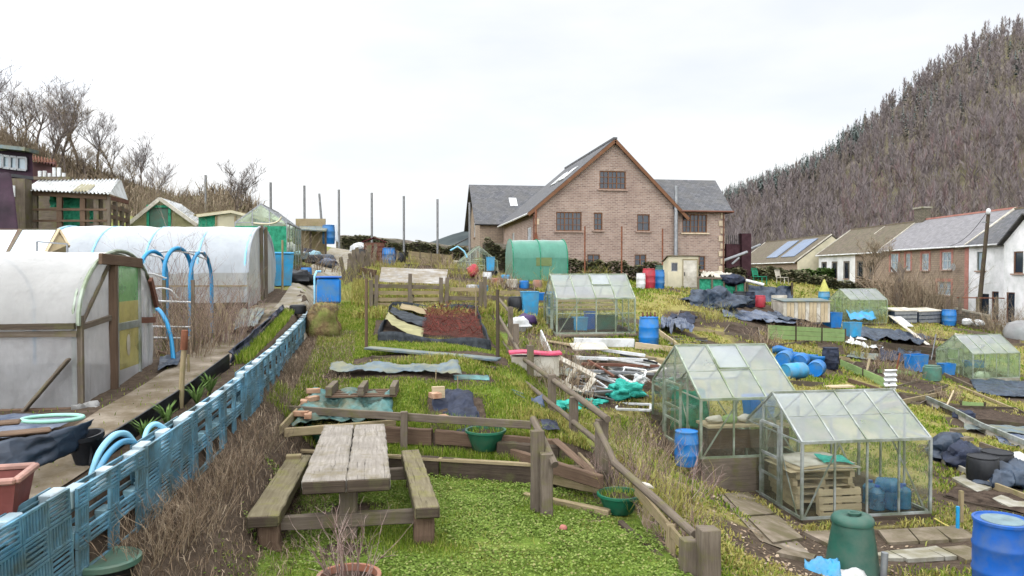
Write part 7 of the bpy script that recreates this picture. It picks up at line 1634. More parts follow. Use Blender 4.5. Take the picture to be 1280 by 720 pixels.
mb = MB(); mb.lathe([(.05, 0), (.28, .1), (.30, .12)], 14, ax=Matrix.Rotation(rad(90), 3, 'X')); mb.build('satellite_dish', M['metal_grey'], hA, loc=(12.5, -.35, 3.3))
wn = [(1., 2.2, 1.6, 3.3, 1, 'frame_brown'), (3.4, 4.7, -.3, 1.9, 1, 'black'), (2.2, 3.0, -.5, 1.8, 1, 'black')]
hB = house('white rendered terraced house with a black downpipe behind the pole', LT - .15, 58, 50, Z1, 4.95, 7.5, 'render_white', 'slate', [(1.0, 2.0, 3.0, 4.4, 1, 'slateblue', 'window_pale'), (1.5, 2.5, -.6, 1.3, 1, 'black'), (2.8, 3.6, -.6, 1.5, 1, 'wood_red')], 7., (), None, 'metal_grey', rows=1)
mb = MB(); mb.tube([(4.6, -.12, 4.75), (4.75, -.12, 4.2), (4.75, -.12, -.6)], .07, 8); mb.build('downpipe', M['black'], hB, smooth=40)
# projecting gable of the white house
gbx = MB(); wall_face(gbx, (4.9, -.5, -1.5), (1, 0, 0), 4.6, 8.6, [(1.0, 2.0, 4.3, 5.8), (.3, 1.2, .8, 3.0)], [(-.75, 1, 6.4), (.75, 1, 6.4 + .75 * 4.6)]); wall_face(gbx, (4.9, -.5, -1.5), (0, 1, 0), .5, 6.4, [], (), (-1, 0, 0)); gbx.build('porch_gable', M['render_white'], hB)
window(hB, (4.9, -.5, -1.5), (1, 0, 0), (1.0, 2.0, 4.3, 5.8), (0, -1, 0), 1, 1, 'frame_brown', bars=False); window(hB, (4.9, -.5, -1.5), (1, 0, 0), (.3, 1.2, .8, 3.0), (0, -1, 0), 1, 1, 'wood_red', bars=False)
roof_slab(hB, [(4.6, -.8, 4.75), (4.6, 3, 4.75), (7.2, 3, 6.75), (7.2, -.8, 6.75)], 'slate', .1); roof_slab(hB, [(9.8, -.8, 4.75), (9.8, 3, 4.75), (7.2, 3, 6.755), (7.2, -.8, 6.755)], 'slate', .1)
wn = [(1.0, 2.1, 2.2, 3.9, 1), (3.8, 4.9, 2.2, 3.9, 1), (6.8, 7.9, 2.2, 3.9, 1), (10., 11.1, 2.2, 3.9, 1), (12.6, 13.4, 2.2, 3.9, 1)]
hC = house('white cottage with dark window surrounds and a brown tiled roof', LT + .5, 88, 72.2, .1, 4.85, 7.6, 'render_white', 'slate_brown', wn, 7.5, (), 'stone_wall', 'black', 'window', rows=2)
mb = MB(); mb.bar((8.1, -.34, 4.7), (8.1, 3.75, 7.75), .14, .12); mb.build('verge', M['offwhite'], hC)
mb = MB(); mb.bar((12, -.02, -1), (12, -.02, 4.8), .04, 7.4); 
wall2 = MB(); wall_face(wall2, (9.4, -.03, -1), (1, 0, 0), 6.4, 5.8, [(.6, 1.7, 3.2, 4.9), (3.2, 4.0, 3.2, 4.9)]); wall2.build('stone_facing', M['stone_house'], hC)
hD = house('cream-gabled bungalow with solar panels on its dark roof', LT - 1.6, 112, 89, .6, 3.6, 6.6, 'stone_house', 'slate_brown', [(2, 4, .8, 2.4, 2), (6, 8, .8, 2.4, 2), (13, 16, .8, 2.6, 3), (17.5, 20, .8, 2.6, 2)], 8., (), None, 'white', 'window', gcol='render_cream', rows=1)
sD = (6.6 - 3.6) / 4.
for x0, x1 in ((10.5, 14.5), (16., 20.5)):
    mb = MB(); f = lambda y: 3.6 + sD * y + .32; mb.poly([(x0, .5, f(.5)), (x1, .5, f(.5)), (x1, 3.4, f(3.4)), (x0, 3.4, f(3.4))]); mb.build('solar_panel', M['solar'], hD, solid=.05)
# utility pole
ua = GD(1222, 54); ub = P(1236, 262, 54); up_ = thing('utility_pole', 'leaning wooden utility pole in front of the white house', 'utility pole', ua)
mb = MB(); mb.tube([Vector((0, 0, -.3)), ub - ua], [.17, .12], 10); mb.build('pole', M['wood_dark'], up_, smooth=50)
mb = MB(); mb.blob(ub - ua + Vector((-.15, -.15, -.15)), .16, 8, 6, 0, (1, 1, 1.5)); mb.build('insulator', M['white'], up_, smooth=60)
mb = MB(); mb.bar(ub - ua + Vector((-.5, 0, -.9)), ub - ua + Vector((.3, 0, -.9)), .06, .06); mb.build('bracket', M['metal_grey'], up_)
wend = hpos(LT - .2, 61, 5.0); ps = [ub.lerp(wend, k / 10) - Vector((0, 0, 1.2 * math.sin(math.pi * k / 10) * .5)) - ua for k in range(11)]; mb = MB(); mb.tube(ps, .018, 4); mb.build('cable', M['black'], up_)
# garden walls and fence by the houses
for pix, h, mt, lab in (([(1258, 392), (1300, 393)], 1.1, 'brick_red', 'low red brick garden wall with a white coping at the right edge'), ([(1195, 393), (1236, 393)], .9, 'stone_wall', 'low stone garden wall before the white house')):
    a, b = GD(pix[0][0], 55), GD(pix[1][0], 52); t = thing('garden_wall', lab, 'wall', a); d = b - a; mb = MB(); mb.bar((0, 0, h / 2), d + Vector((0, 0, h / 2)), .25, h); mb.build('wall', M[mt], t); mb = MB(); mb.bar((0, 0, h + .05), d + Vector((0, 0, h + .05)), .32, .1); mb.build('coping', M['white'] if mt == 'brick_red' else M['concrete'], t)
t = thing('wire_fence', 'rusty rail fence with posts in front of the white house', 'fence', GD(1200, 53)); o9 = Vector(t.location)
for x in (1200, 1222, 1246, 1265): mb = MB(); mb.bar(P(x, 392, 53) - o9, P(x, 371, 53) - o9, .16, .14, up=(0, 1, 0)); mb.build('post', M['wood_grey'], t)
mb = MB(); mb.tube([P(1196, 372, 53) - o9, P(1270, 373, 53) - o9], .04, 6); mb.build('rail', M['rust'], t)
for px, lab in ((1210, 'white rounded cover by the stone garden wall'), (1224, 'second white rounded cover before the white house')):
    mb = MB(); mb.blob((0, 0, .15), .32, 12, 8, .3, (1.2, 1, .8), px); solo(mb, 'cover', M['white'], lab, 'cover', GD(px, 51) + Vector((0, 0, .3)), smooth=60)
# ------------------------------------------------------------------ back stone wall, hedge, poles
def wallrun(pts, h, w, mt, label, name='stone_wall', n=30, rough=.12, cat='wall'):
    pts = [Vector(p) for p in pts]; c = pts[0].copy(); L = [0]
    for a, b in zip(pts, pts[1:]): L.append(L[-1] + (b - a).length)
    def at_(u):
        s = u * L[-1]; j = 0
        while j < len(L) - 2 and s > L[j + 1]: j += 1
        return pts[j].lerp(pts[j + 1], (s - L[j]) / (L[j + 1] - L[j])), (pts[j + 1] - pts[j]).normalized()
    mb = MB(); prof = [(-.5, -.4), (-.5, .5), (-.46, .9), (-.3, 1.0), (.3, 1.0), (.46, .9), (.5, .5), (.5, -.4)]
    def f(u, v):
        p, d = at_(u); k = min(int(v * 7), 6); q = v * 7 - k; a = prof[k]; b = prof[k + 1]; nx = a[0] + (b[0] - a[0]) * q; nz = a[1] + (b[1] - a[1]) * q
        s = Vector((d.y, -d.x, 0)); hh = h(u) if callable(h) else h
        r = rough * mnoise.noise(Vector((p.x * 1.1 + nx, p.y * 1.1, nz * 3)))
        return p + s * (nx * w + r) + Vector((0, 0, nz * hh + r)) - c
    mb.grid(f, n * 3, 7); return solo(mb, name, M[mt], label, cat, c, smooth=30)
wallrun([GD(424, 58), GD(470, 56), GD(530, 55), GD(592, 55)], lambda u: (P(424 + 168 * u, 293 + 16 * u, 56.5).z - GD(424 + 168 * u, 56).z), .6, 'stone_wall', 'long dark ivy-topped stone wall across the back of the plots')
wallrun([GD(604, 50.5), GD(660, 51), GD(700, 51.2)], 1.9, .7, 'stone_wall', 'stone wall stub behind the small gabled greenhouse')
PL = [(258, 219, 47, 'leftmost net pole, behind the low bank'), (339, 228, 48, 'net pole behind the green greenhouse'), (381, 232, 49, 'tall net pole beside the blue-roofed lean-to'), (424, 237, 50, 'net pole at the left end of the back stone wall'), (465, 241, 51, 'second net pole from the left end of the stone wall'), (505, 245, 51.5, 'third net pole along the back stone wall'), (547, 249, 52, 'net pole at the right of the back stone wall'), (587, 253, 52.5, 'net pole just left of the brick house'),
      (731, 283, 49, 'rusty thin pole in front of the brick house, left of three'), (777, 283, 49, 'rusty thin pole in front of the brick house, middle of three'), (828, 286, 49, 'rusty thin pole in front of the brick house, right of three'), (670, 262, 50, 'rusty braced pole at the corner of the brick house')]
for px, py, d, lab in PL:
    a = GD(px, d); b = P(px, py, d); mb = MB(); mb.tube([Vector((0, 0, -.2)), Vector((0, 0, b.z - a.z))], .075 if px < 600 else .055, 8); o = solo(mb, 'net_pole', M['galv'] if px < 600 else M['rust'], lab, 'pole', a, group='net poles along the back', smooth=50)
a = GD(670, 50); 
for px, lab in ((655, 'left slanting brace of the pole at the house corner'), (680, 'right slanting brace of the pole at the house corner')):
    b = GD(px, 50); c = P(670, 290, 50); mb = MB(); mb.tube([Vector((0, 0, 0)), c - b], .05, 6); solo(mb, 'brace_pole', M['rust'], lab, 'pole', b, group='net poles along the back')
a = GD(405, 44); b = P(399, 242, 44); mb = MB(); mb.tube([Vector(), b - a], [.08, .06], 8); solo(mb, 'pole', M['galv'], 'slightly leaning dark pole beside the lean-to', 'pole', a)
# ------------------------------------------------------------------ sheds on the rising ground at the left
def base(px, d): return GD(px, d)
S1 = thing('shelter', 'open timber shelter with a white corrugated roof and green netting', 'shelter', base(84, 26)); oS = Vector(S1.location); dS = 26.
def SP(px, py, dd=0): return P(px, py, dS + dd) - oS
for px in (34, 44, 75, 104, 121, 133):
    mb = MB(); a = SP(px, 320); mb.bar((a.x, a.y, -.3), SP(px, 240), .16, .14, up=(0, 1, 0), n=4, jit=.006); mb.build('post', M['wood_brown'] if px in (75, 104) else M['wood_grey'], S1)
for x0, y0, x1, y1_, h in ((32, 240, 134, 246, .2), (34, 262, 134, 262, .07), (34, 276, 134, 276, .07)):
    mb = MB(); mb.bar(SP(x0, y0, -.05), SP(x1, y1_, -.05), .08, h, n=5, jit=.004); mb.build('rail', M['wood_brown'], S1)
mb = MB(); q0, q1, q2, q3 = SP(31, 237, -.3), SP(136, 242, -.3), SP(150, 224, 2.6), SP(49, 225, 2.6)
mb.grid(lambda u, v: q0.lerp(q1, u).lerp(q3.lerp(q2, u), v) + Vector((0, 0, .03 * math.sin(u * 6.283 * 22))), 176, 3); mb.build('roof', M['white'], S1, smooth=60, solid=.01)
mb = MB(); q3_ = [SP(90, 240.4, -.31), SP(110, 241, -.31), SP(120, 232.5, 1.2), SP(102, 232, 1.2)]; q3_ = [p + Vector((0, 0, .05)) for p in q3_]
mb.grid(lambda u, v: q3_[0].lerp(q3_[1], u).lerp(q3_[3].lerp(q3_[2], u), v) + Vector((0, 0, .03 * math.sin(u * 6.283 * 5))), 40, 3); mb.build('roof_sheet', M['render_cream'], S1, smooth=60)
mb = MB(); q0, q1, q2, q3 = SP(136, 242, -.3), SP(160, 250, 3.), SP(152, 226, 3.2), SP(149, 224, 2.6); mb.poly([q0, q1, q2, q3]); mb.build('side_roof', M['white'], S1)
for x0, x1, y0, y1_, m_ in ((62, 76, 244, 259, 'green_net'), (79, 103, 245, 260, 'green_net'), (112, 124, 262, 279, 'green_net'), (79, 100, 262, 285, 'green_net')):
    mb = MB(); mb.grid(lambda u, v: SP(x0 + (x1 - x0) * u, y1_ + (y0 - y1_) * v, .5) + Vector((0, .1 * mnoise.noise(Vector((u * 5, v * 3, x0))), 0)), 8, 6); mb.build('netting', M[m_], S1, smooth=60)
mb = MB(); a, b = SP(34, 320, 3.), SP(135, 320, 3.); mb.bar((a.x, a.y, 1.2), (b.x, b.y, 1.2), .08, 2.6); mb.build('back_wall', M['wood_grey'], S1)
mb = MB(); mb.grid(lambda u, v: SP(36 + 9 * u, 300 - 50 * v, .1), 2, 2); mb.build('side_panel', M['wood_mid'], S1)
a, b = SP(136, 300, 0), SP(160, 300, 3.2)
for k in range(4): mb = MB(); mb.bar(a.lerp(b, k / 3) + Vector((0, 0, -.6)), a.lerp(b, k / 3) + Vector((0, 0, SP(136, 246).z - a.z - k * .12)), .12, .12, up=(0, 1, 0)); mb.build('post', M['wood_grey'], S1)
for z_ in (247, 258, 270): mb = MB(); mb.bar(SP(136, z_, 0), SP(160, z_ + 6, 3.2), .06, .14); mb.build('side_rail', M['wood_red'] if z_ == 247 else M['wood_brown'], S1)
# maroon and glazed sheds at the far left
S2 = thing('shed', 'tall dark shed with a row of windows and a blue roof edge at the left', 'shed', base(10, 30)); o = Vector(S2.location); Q = lambda px, py, dd=0: P(px, py, 30 + dd) - o
mb = MB(); a, b = Q(-40, 300), Q(42, 300); hh = Q(40, 196).z
wall_face(mb, (a.x, a.y, -.5), (b - a).normalized() * 1., (b - a).length, hh + .75, [], (), (b - a).normalized().cross(Vector((0, 0, 1)))); mb.build('wall', M['burgundy'], S2)
mb = MB(); mb.bar(Q(-40, 180, -.2), Q(40, 188.5, -.2), .9, .14); mb.build('roof_edge', M['slateblue'], S2)
mb = MB(); mb.bar(Q(-40, 212, -.15), Q(44, 223, -.15), .1, .12); mb.build('ledge', M['black'], S2)
for x0, x1 in ((-10, 3), (4, 12), (13, 21), (22, 33)):
    mb = MB(); y0, y1_ = 194 + x0 * .12, 209 + x0 * .12; p = [Q(x0, y0, -.1), Q(x1, y0 + 1, -.1), Q(x1, y1_ + 1, -.1), Q(x0, y1_, -.1)]
    for k in range(4): mb.bar(p[k], p[(k + 1) % 4], .06, .08)
    w = mb.build('window', M['metal_grey'], S2); mb = MB(); mb.poly([q + Vector((0, .03, 0)) for q in p]); mb.build('pane', M['window_pale'], w)
S3 = thing('shed', 'low maroon lean-to with a corrugated edge beside the windowed shed', 'shed', base(56, 31)); o = Vector(S3.location); Q = lambda px, py, dd=0: P(px, py, 31 + dd) - o
mb = MB(); a, b = Q(38, 300), Q(70, 300); mb.bar((a.x, a.y, 1.2), (b.x, b.y, 1.2), .1, Q(50, 203).z * 2 - 2.4); mb.build('wall', mat('pink_brown_sheet', (.22, .12, .12), .2, 2), S3)
mb = MB(); q0, q1, q2, q3 = Q(37, 200, -.3), Q(71, 207, -.3), Q(70, 200, 2), Q(36, 194, 2); mb.grid(lambda u, v: q0.lerp(q1, u).lerp(q3.lerp(q2, u), v) + Vector((0, 0, .05 * math.sin(u * 6.283 * 9))), 72, 2); mb.build('roof', M['rust'], S3, smooth=60)
for k in range(6): mb = MB(); mb.lathe([(.07, 0), (.07, U(.1, .35))], 8); solo(mb, 'pipe', M['white'], ['white pipe cap leftmost on the ledge by the lean-to', 'white pipe cap second on the ledge by the lean-to', 'white pipe cap third on the ledge by the lean-to', 'white pipe cap fourth on the ledge by the lean-to', 'white pipe cap fifth on the ledge by the lean-to', 'white pipe cap rightmost on the ledge by the lean-to'][k], 'pipe', P(50 + k * 6, 221, 28.5), group='white pipe caps on the ledge')
ldg = MB(); c = P(45, 223, 28.6); ldg.bar(Vector(), P(90, 223.5, 28.6) - c, .3, .12); solo(ldg, 'ledge', M['wood_grey'], 'grey ledge carrying white pipe caps behind the shelter', 'ledge', c)
sheet('draped_sheet', 'burgundy', [base(-60, 23) , base(27, 23), P(14, 222, 24), P(-60, 212, 24)], 'dark burgundy sheet draped over a stack at the left edge', 'sheet', .25, 20, 16, .8, seed=71)
q = P(27, 275, 25.5); t = thing('board_cabinet', 'pale wooden cabinet between the burgundy sheet and the shelter', 'cabinet', base(26, 25.5)); 
mb = MB(); a = P(17, 300, 25.5) - t.location; b = P(35, 300, 25.5) - t.location; zc = P(26, 224, 25.5).z - t.location.z; mb.bar(((a.x + b.x) / 2, a.y, -.3), ((a.x + b.x) / 2, a.y, zc), (b - a).length, .5, up=(0, 1, 0)); mb.build('body', M['wood_grey'], t); mb = MB(); mb.bar(P(17, 246, 25.2) - t.location, P(17, 232, 25.2) - t.location, .1, .04); mb.build('white_edge', M['white'], t)
# glazed cold frames behind the first tunnel
cf = thing('cold_frame', 'row of pale glazed cold frames with a timber end behind the first polytunnel', 'cold frame', base(30, 15.5)); o = Vector(cf.location); Q = lambda px, py, dd=0: P(px, py, 15.5 + dd) - o
for x0, x1, s in ((-60, -24, 5), (-24, 13, 5), (14, 61, 5)):
    p = [Q(x0 - 4, 317, 0), Q(x1 - 4, 317, 0), Q(x1 + 11, 288, 1.2), Q(x0 + 13, 288, 1.2)]; mb = MB()
    for k in range(4): mb.bar(p[k], p[(k + 1) % 4], .05, .07)
    f_ = mb.build('lid_frame', M['wood_brown'] if x1 < 20 else M['wood_grey'], cf); mb = MB(); mb.poly([q + Vector((0, 0, .02)) for q in p]); mb.build('lid_glass', mat('opal_sheet', (.62, .70, .76), .06, 2, .25, .5) if x0 == -60 else M['opal_sheet'] if 'opal_sheet' in M else bpy.data.materials['opal_sheet'], f_)
mb = MB(); mb.poly([Q(58, 318, 0), Q(82, 318, .8), Q(85, 306, .9), Q(73, 289, 1.2)]); mb.build('end_board', M['wood_lime'] if False else M['wood_mid'], cf, solid=.04)
mb = MB(); mb.bar(Q(57, 318, -.03), Q(74, 288, 1.2), .05, .08); mb.bar(Q(74, 288, 1.2), Q(86, 308, .9), .05, .06); mb.build('end_frame', M['wood_pale'], cf)
a, b = Q(-60, 317), Q(60, 317); mb = MB(); mb.bar((a.x, a.y, a.z - .4), (b.x, b.y, b.z - .4), .06, .8); mb.build('front_board', M['wood_grey'], cf)
t = thing('plant_stand', 'small dark metal frame standing by the cold frames', 'frame', base(66, 15)); o = Vector(t.location); Q = lambda px, py: P(px, py, 15) - o; mb = MB(); mb.bar(Q(46, 317), Q(46, 302), .03, .03, up=(0, 1, 0)); mb.bar(Q(46, 302), Q(84, 305), .03, .03); mb.bar(Q(84, 305), Q(84, 318), .03, .03, up=(0, 1, 0)); mb.build('frame', M['metal_grey'], t)
# A-frame greenhouse, cream sheds and tall green greenhouse
def gableshed(label, pxl, pxr, pxa, ya, yel, yer, d, depth, wm, rm, name='garden_shed', extra=None, cat='shed', dx=0):
    t = thing(name, label, cat, base((pxl + pxr) / 2, d)); o = Vector(t.location); Q = lambda px, py, dd=0: P(px, py, d + dd) - o; bk = Vector((dx, depth, 0))
    a, b, c = Q(pxl, yel), Q(pxr, yer), Q(pxa, ya); a0 = Vector((a.x, a.y, -.4)); b0 = Vector((b.x, b.y, -.4))
    mb = MB(); mb.poly([a0, b0, b, c, a]); mb.poly([q + bk for q in (a, c, b, b0, a0)]); mb.poly([a0, a, a + bk, a0 + bk]); mb.poly([b0, b0 + bk, b + bk, b]); mb.build('wall', M[wm], t)
    o1 = (a - c).normalized() * .15; o2 = (b - c).normalized() * .15; ov = Vector((0, -.15, .02))
    roof_slab(t, [a + o1 + ov, a + o1 + bk, c + bk + Vector((0, 0, .02)), c + ov], rm, .05); roof_slab(t, [b + o2 + ov, b + o2 + bk, c + bk + Vector((0, 0, .025)), c + ov + Vector((0, 0, .005))], rm, .05)
    return t, Q
t, Q = gableshed('yellowish A-frame glasshouse with a green door behind the white polytunnel', 163, 245, 200, 249, 279, 281, 31, 3.0, 'cloth_beige', 'glass_roof', 'glasshouse', cat='glasshouse')
for x0 in (185, 212): mb = MB(); mb.bar(Q(x0, 300, -.08), Q(x0, 256 if x0 == 185 else 258, -.08), .1, .08, up=(0, 1, 0)); mb.build('door_post', M['green_net'], t)
mb = MB(); mb.bar(Q(184, 258, -.08), Q(213, 258, -.08), .08, .1); mb.build('door_head', M['green_net'], t); mb = MB(); mb.poly([Q(187, 300, -.05), Q(211, 300, -.05), Q(211, 260, -.05), Q(187, 260, -.05)]); mb.build('door', M['green_dull'], t)
for a_, b_ in (((200, 248.5), (247, 282)), ((200, 248.5), (161, 280))): mb = MB(); mb.bar(Q(*a_, -.2), Q(*b_, -.2), .08, .14); mb.build('bargeboard', M['offwhite'], t)
t, Q = gableshed('low cream-doored shed with green sides and a felt roof', 248, 338, 288, 265, 270, 276, 29, 3.2, 'green_net', 'wood_mid')
mb = MB(); mb.poly([Q(270, 300, -.06), Q(317, 300, -.06), Q(317, 271, -.06), Q(290, 266.5, -.06), Q(270, 269.5, -.06)]); mb.build('door', M['render_cream'], t)
for x0 in (270, 294, 317): mb = MB(); mb.bar(Q(x0, 300, -.1), Q(x0, 270, -.1), .06, .05, up=(0, 1, 0)); mb.build('door_trim', M['wood_mid'], t)
mb = MB(); mb.bar(Q(246, 270, -.2), Q(289, 264.5, -.2), .08, .1); mb.bar(Q(289, 264.5, -.2), Q(340, 277, -.2), .08, .1); mb.build('bargeboard', M['render_cream'], t)
gq = base(304, 27.5); a = P(304, 300, 27.5); b = P(346, 300, 27.5); L_ = 0
GHL = greenhouse('tall green-walled greenhouse left of the far path', (P(367, 300, 30).x, P(340, 300, 28).y, H(a.x, a.y) - .1), rad(90), 4.2, (b - a).length + .6, P(325, 275, 28).z - H(a.x, a.y), P(327, 252, 28).z - H(a.x, a.y), 5, 3, fr='metal_grey', gw='glass_green', vents=(), base=.05, door=None, braces=False)
mb = MB(); Wg = (b - a).length + .6; mb.grid(lambda u, v: (-.03, Wg * u, 1.9 * v), 6, 2); mb.build('green_boarding', M['green_net'], GHL)
arch_o = thing('hoop', 'yellow-green hose hung along the front of the tall greenhouse', 'hose', P(320, 275, 27)); arch(arch_o, [P(317, 279, 27), P(335, 280, 27), P(347, 277, 27), P(352, 271, 27)], .03, M['render_cream'], 'hose', Vector(arch_o.location))
# lean-to, barrel and heaps near the top of the path
t = thing('lean_to', 'open lean-to with a blue-grey roof sheet and pale sheeting behind', 'lean-to', base(388, 38)); o = Vector(t.location); Q = lambda px, py, dd=0: P(px, py, 38 + dd) - o
mb = MB(); mb.poly([Q(367, 286, -.3), Q(408, 288, -.3), Q(410, 282, 2), Q(368, 282, 2)]); mb.build('roof', M['slateblue'], t, solid=.06)
for x0 in (369, 388, 407): mb = MB(); p = Q(x0, 300); mb.bar((p.x, p.y, -.3), Q(x0, 287), .1, .1, up=(0, 1, 0)); mb.build('post', M['wood_dark'], t)
p = Q(370, 300, 1.8); p2 = Q(407, 300, 1.8); mb = MB(); mb.bar((p.x, p.y, .8), (p2.x, p2.y, .8), .1, 2.4); mb.build('back_wall', M['wood_mid'], t)
sheet('pale_sheet', 'poly_white', [P(392, 283, 41), P(424, 303, 41), P(420, 279, 42), P(388, 279, 43)], 'pale translucent sheeting stretched behind the lean-to', 'sheeting', .2, 14, 8, 1, seed=75)
g = base(411, 39); barrel((g.x, g.y, P(411, 305, 39).z), 'blue barrel beside the lean-to at the top of the path', .32, .95, 'blue')
for i in range(9):
    px = 368 + i * 5.2; g = base(px, 35.5 - (i % 3) * .6); mb = MB(); mb.blob((0, 0, .2), U(.3, .5), 12, 8, .5, (1.2, .8, .6), i + 30)
    solo(mb, 'sack', M[['sheet_blue', 'white', 'slateblue', 'navy', 'pallet_light', 'black', 'white', 'weedmat', 'sheet_blue'][i]], ['grey-blue bag leftmost in the heap below the lean-to', 'white bag in the left of the heap below the lean-to', 'slate bag under the lean-to post', 'navy bag in the middle of the heap below the lean-to', 'pale blue bag in the middle of the heap', 'black bag right of the pale blue one', 'white bag right of the black one', 'dark bag near the blue barrel', 'grey-blue bag rightmost, below the blue barrel'][i], 'bag', g, smooth=60, group='bags heaped below the lean-to')
mb = stemsmb(60, 1.0, .7, .012, .8, 2, 61); solo(mb, 'brush_heap', M['twig_dead'], 'orange-brown brush heap beside the top of the path', 'brush heap', base(392, 31))
barrel(base(383, 28), 'blue bucket by the brush heap', .2, .4, 'blue', lid=False, ribsn=0, cat='bucket', name='bucket')
g = base(372, 25.5); mb = MB(); mb.blob((0, 0, .15), .4, 16, 10, .6, (1.3, .9, .7), 3); solo(mb, 'black_bag', M['black'], 'black bag beside the blue wheelie bin', 'bag', g, smooth=60)
# maroon box, barrels and clutter left of the wall
t = thing('compost_box', 'maroon boarded box with a peaked top near the back wall', 'box', base(468, 42)); 
mb = MB(); mb.box((0, 0, .55), (1.1, .9, 1.1)); mb.build('body', M['maroon'], t)
for k in range(4): mb = MB(); mb.box((0, -.47, .18 + k * .27), (1.12, .04, .2)); mb.build('board', M['wood_red'], t)
roof_slab(t, [(-.65, -.6, 1.1), (-.65, .6, 1.1), (0, .6, 1.35), (0, -.6, 1.35)], 'maroon', .04); roof_slab(t, [(.65, -.6, 1.1), (.65, .6, 1.1), (0, .6, 1.355), (0, -.6, 1.355)], 'maroon', .04)
barrel(base(486, 40), 'blue barrel right of the maroon box', .34, .9, 'blue'); barrel(base(498, 42), 'black tub behind the blue barrel by the maroon box', .42, .7, 'black', lid=False, ribsn=0, group='black tubs'); barrel(base(452, 40), 'black tub left of the maroon box', .42, .7, 'black', lid=False, ribsn=0, group='black tubs')
for i, (px, d, m_) in enumerate(((456, 44, 'navy'), (461, 45, 'white'), (478, 44, 'black'), (449, 43, 'white'))):
    mb = MB(); mb.blob((0, 0, .6), .4, 10, 8, .5, (1.2, .8, .8), i + 3); solo(mb, 'sack', M[m_], ['navy bag behind the black tub by the maroon box', 'white bag behind the maroon box', 'black bag on the right of the maroon box', 'white bag left of the maroon box'][i], 'bag', base(px, d), smooth=60, group='bags by the maroon box')
t = boardfence([(511, 327), (566, 332)], .7, 'wood_mid', 'low pale rail fence near the back wall', 2, 5, 'wood_grey')
wf = thing('picket_fence', 'leaning grey picket fence along the top of the path', 'fence', base(440, 33)); o = Vector(wf.location)
for k in range(16):
    px = 432 + k * 2.4; d = 31 + k * .6; g = base(px, d); hgt = U(.8, 1.2); mb = MB(); mb.bar(g - o, g - o + Vector((U(-.2, .2), U(-.1, .1), hgt)), .16, .05, up=(0, 1, 0)); mb.build('picket', M['wood_grey'], wf)
for i, (px, py, m_, lab) in enumerate(((565, 326, 'white', 'white tub near the back wall'), (571, 331, 'offwhite', 'pale box beside the white tub near the back wall'), (632, 352, 'blue_sky', 'turquoise pot before the green polytunnel'), (655, 361, 'blue', 'blue pot on the ground left of the bright blue tub'), (621, 356, 'terracotta', 'terracotta pot before the small gabled greenhouse'), (609, 352, 'white', 'white bucket before the small gabled greenhouse'), (615, 347, 'black', 'black bin beside the small gabled greenhouse'), (590, 365, 'white', 'white bottle on a stick behind the netted bed'), (602, 365, 'blue_sky', 'pale blue pot near the fence corner'), (672, 362, 'terracotta', 'terracotta pot by the timber planks'), (640, 360, 'offwhite', 'pale bag-like pot behind the fence corner'))):
    g = G(px, py); barrel(g, lab, U(.2, .3), U(.3, .5), m_, lid=False, ribsn=0, name='plant_pot', cat='plant pot', group='pots and tubs near the back wall', taper=.85)
mb = MB(); c = P(563, 315, 46); mb.tube([P(563, 313, 46) - c, P(572, 308, 46) - c, P(580, 314, 46) - c, P(584, 322, 46) - c], .05, 6); solo(mb, 'hose', M['pipe_light'], 'pale blue bent pipe left of the small gabled greenhouse', 'pipe', c, smooth=50)
# ------------------------------------------------------------------ vegetation
def np_mesh(name, V, Fv, mt, label, cat, kind=None, group=None, parent=None, loc=None):
    # V (n,k,3): one primitive of k vertices each; Fv: list of index tuples inside a primitive
    n, k, _ = V.shape; me = bpy.data.meshes.new(name); me.vertices.add(n * k); me.vertices.foreach_set('co', V.reshape(-1).astype(np.float32))
    idx = []; tot = []
    base_ = (np.arange(n) * k)[:, None]
    rows = np.concatenate([base_ + np.array(f)[None] for f in Fv], 1)
    sizes = np.array([len(f) for f in Fv]); me.loops.add(rows.size); me.loops.foreach_set('vertex_index', rows.reshape(-1).astype(np.int32))
    tot = np.tile(sizes, n); st = np.concatenate([[0], np.cumsum(tot)[:-1]])
    me.polygons.add(len(tot)); me.polygons.foreach_set('loop_start', st.astype(np.int32)); me.polygons.foreach_set('loop_total', tot.astype(np.int32))
    me.update(); me.materials.append(mt); o = bpy.data.objects.new(name, me); COL.objects.link(o)
    if parent is not None: o.parent = parent
    if loc is not None: o.location = loc
    if label: tag(o, label, cat, group, kind)
    return o
def blades(P_, h, w, lean=.5):
    n = len(P_); a = rng.uniform(0, 6.283, n); l = rng.uniform(.1, 1, n) * lean; d = np.stack([np.cos(a), np.sin(a), np.zeros(n)], 1)
    b = rng.uniform(0, 6.283, n); s = np.stack([np.cos(b), np.sin(b), np.zeros(n)], 1) * w[:, None]
    up = np.array([0, 0, 1.])
    mid = P_ + up * (h * .6)[:, None] + d * (h * l * .35)[:, None]; tip = P_ + up * (h * (1 - .35 * l))[:, None] + d * (h * l * 1.0)[:, None]
    P0 = P_ - up * .01
    return np.stack([P0 - s, P0 + s, mid + s * .8, mid - s * .8, tip], 1)
BF = [(0, 1, 2, 3), (3, 2, 4)]
def keep(x, y):
    m = np.ones(len(x), bool)
    for (cx, cy, hx, hy, rz) in EXC:
        dx, dy = x - cx, y - cy; c, s = math.cos(rz), math.sin(rz); m &= ~((abs(dx * c + dy * s) < hx + .07) & (abs(-dx * s + dy * c) < hy + .07))
    return m
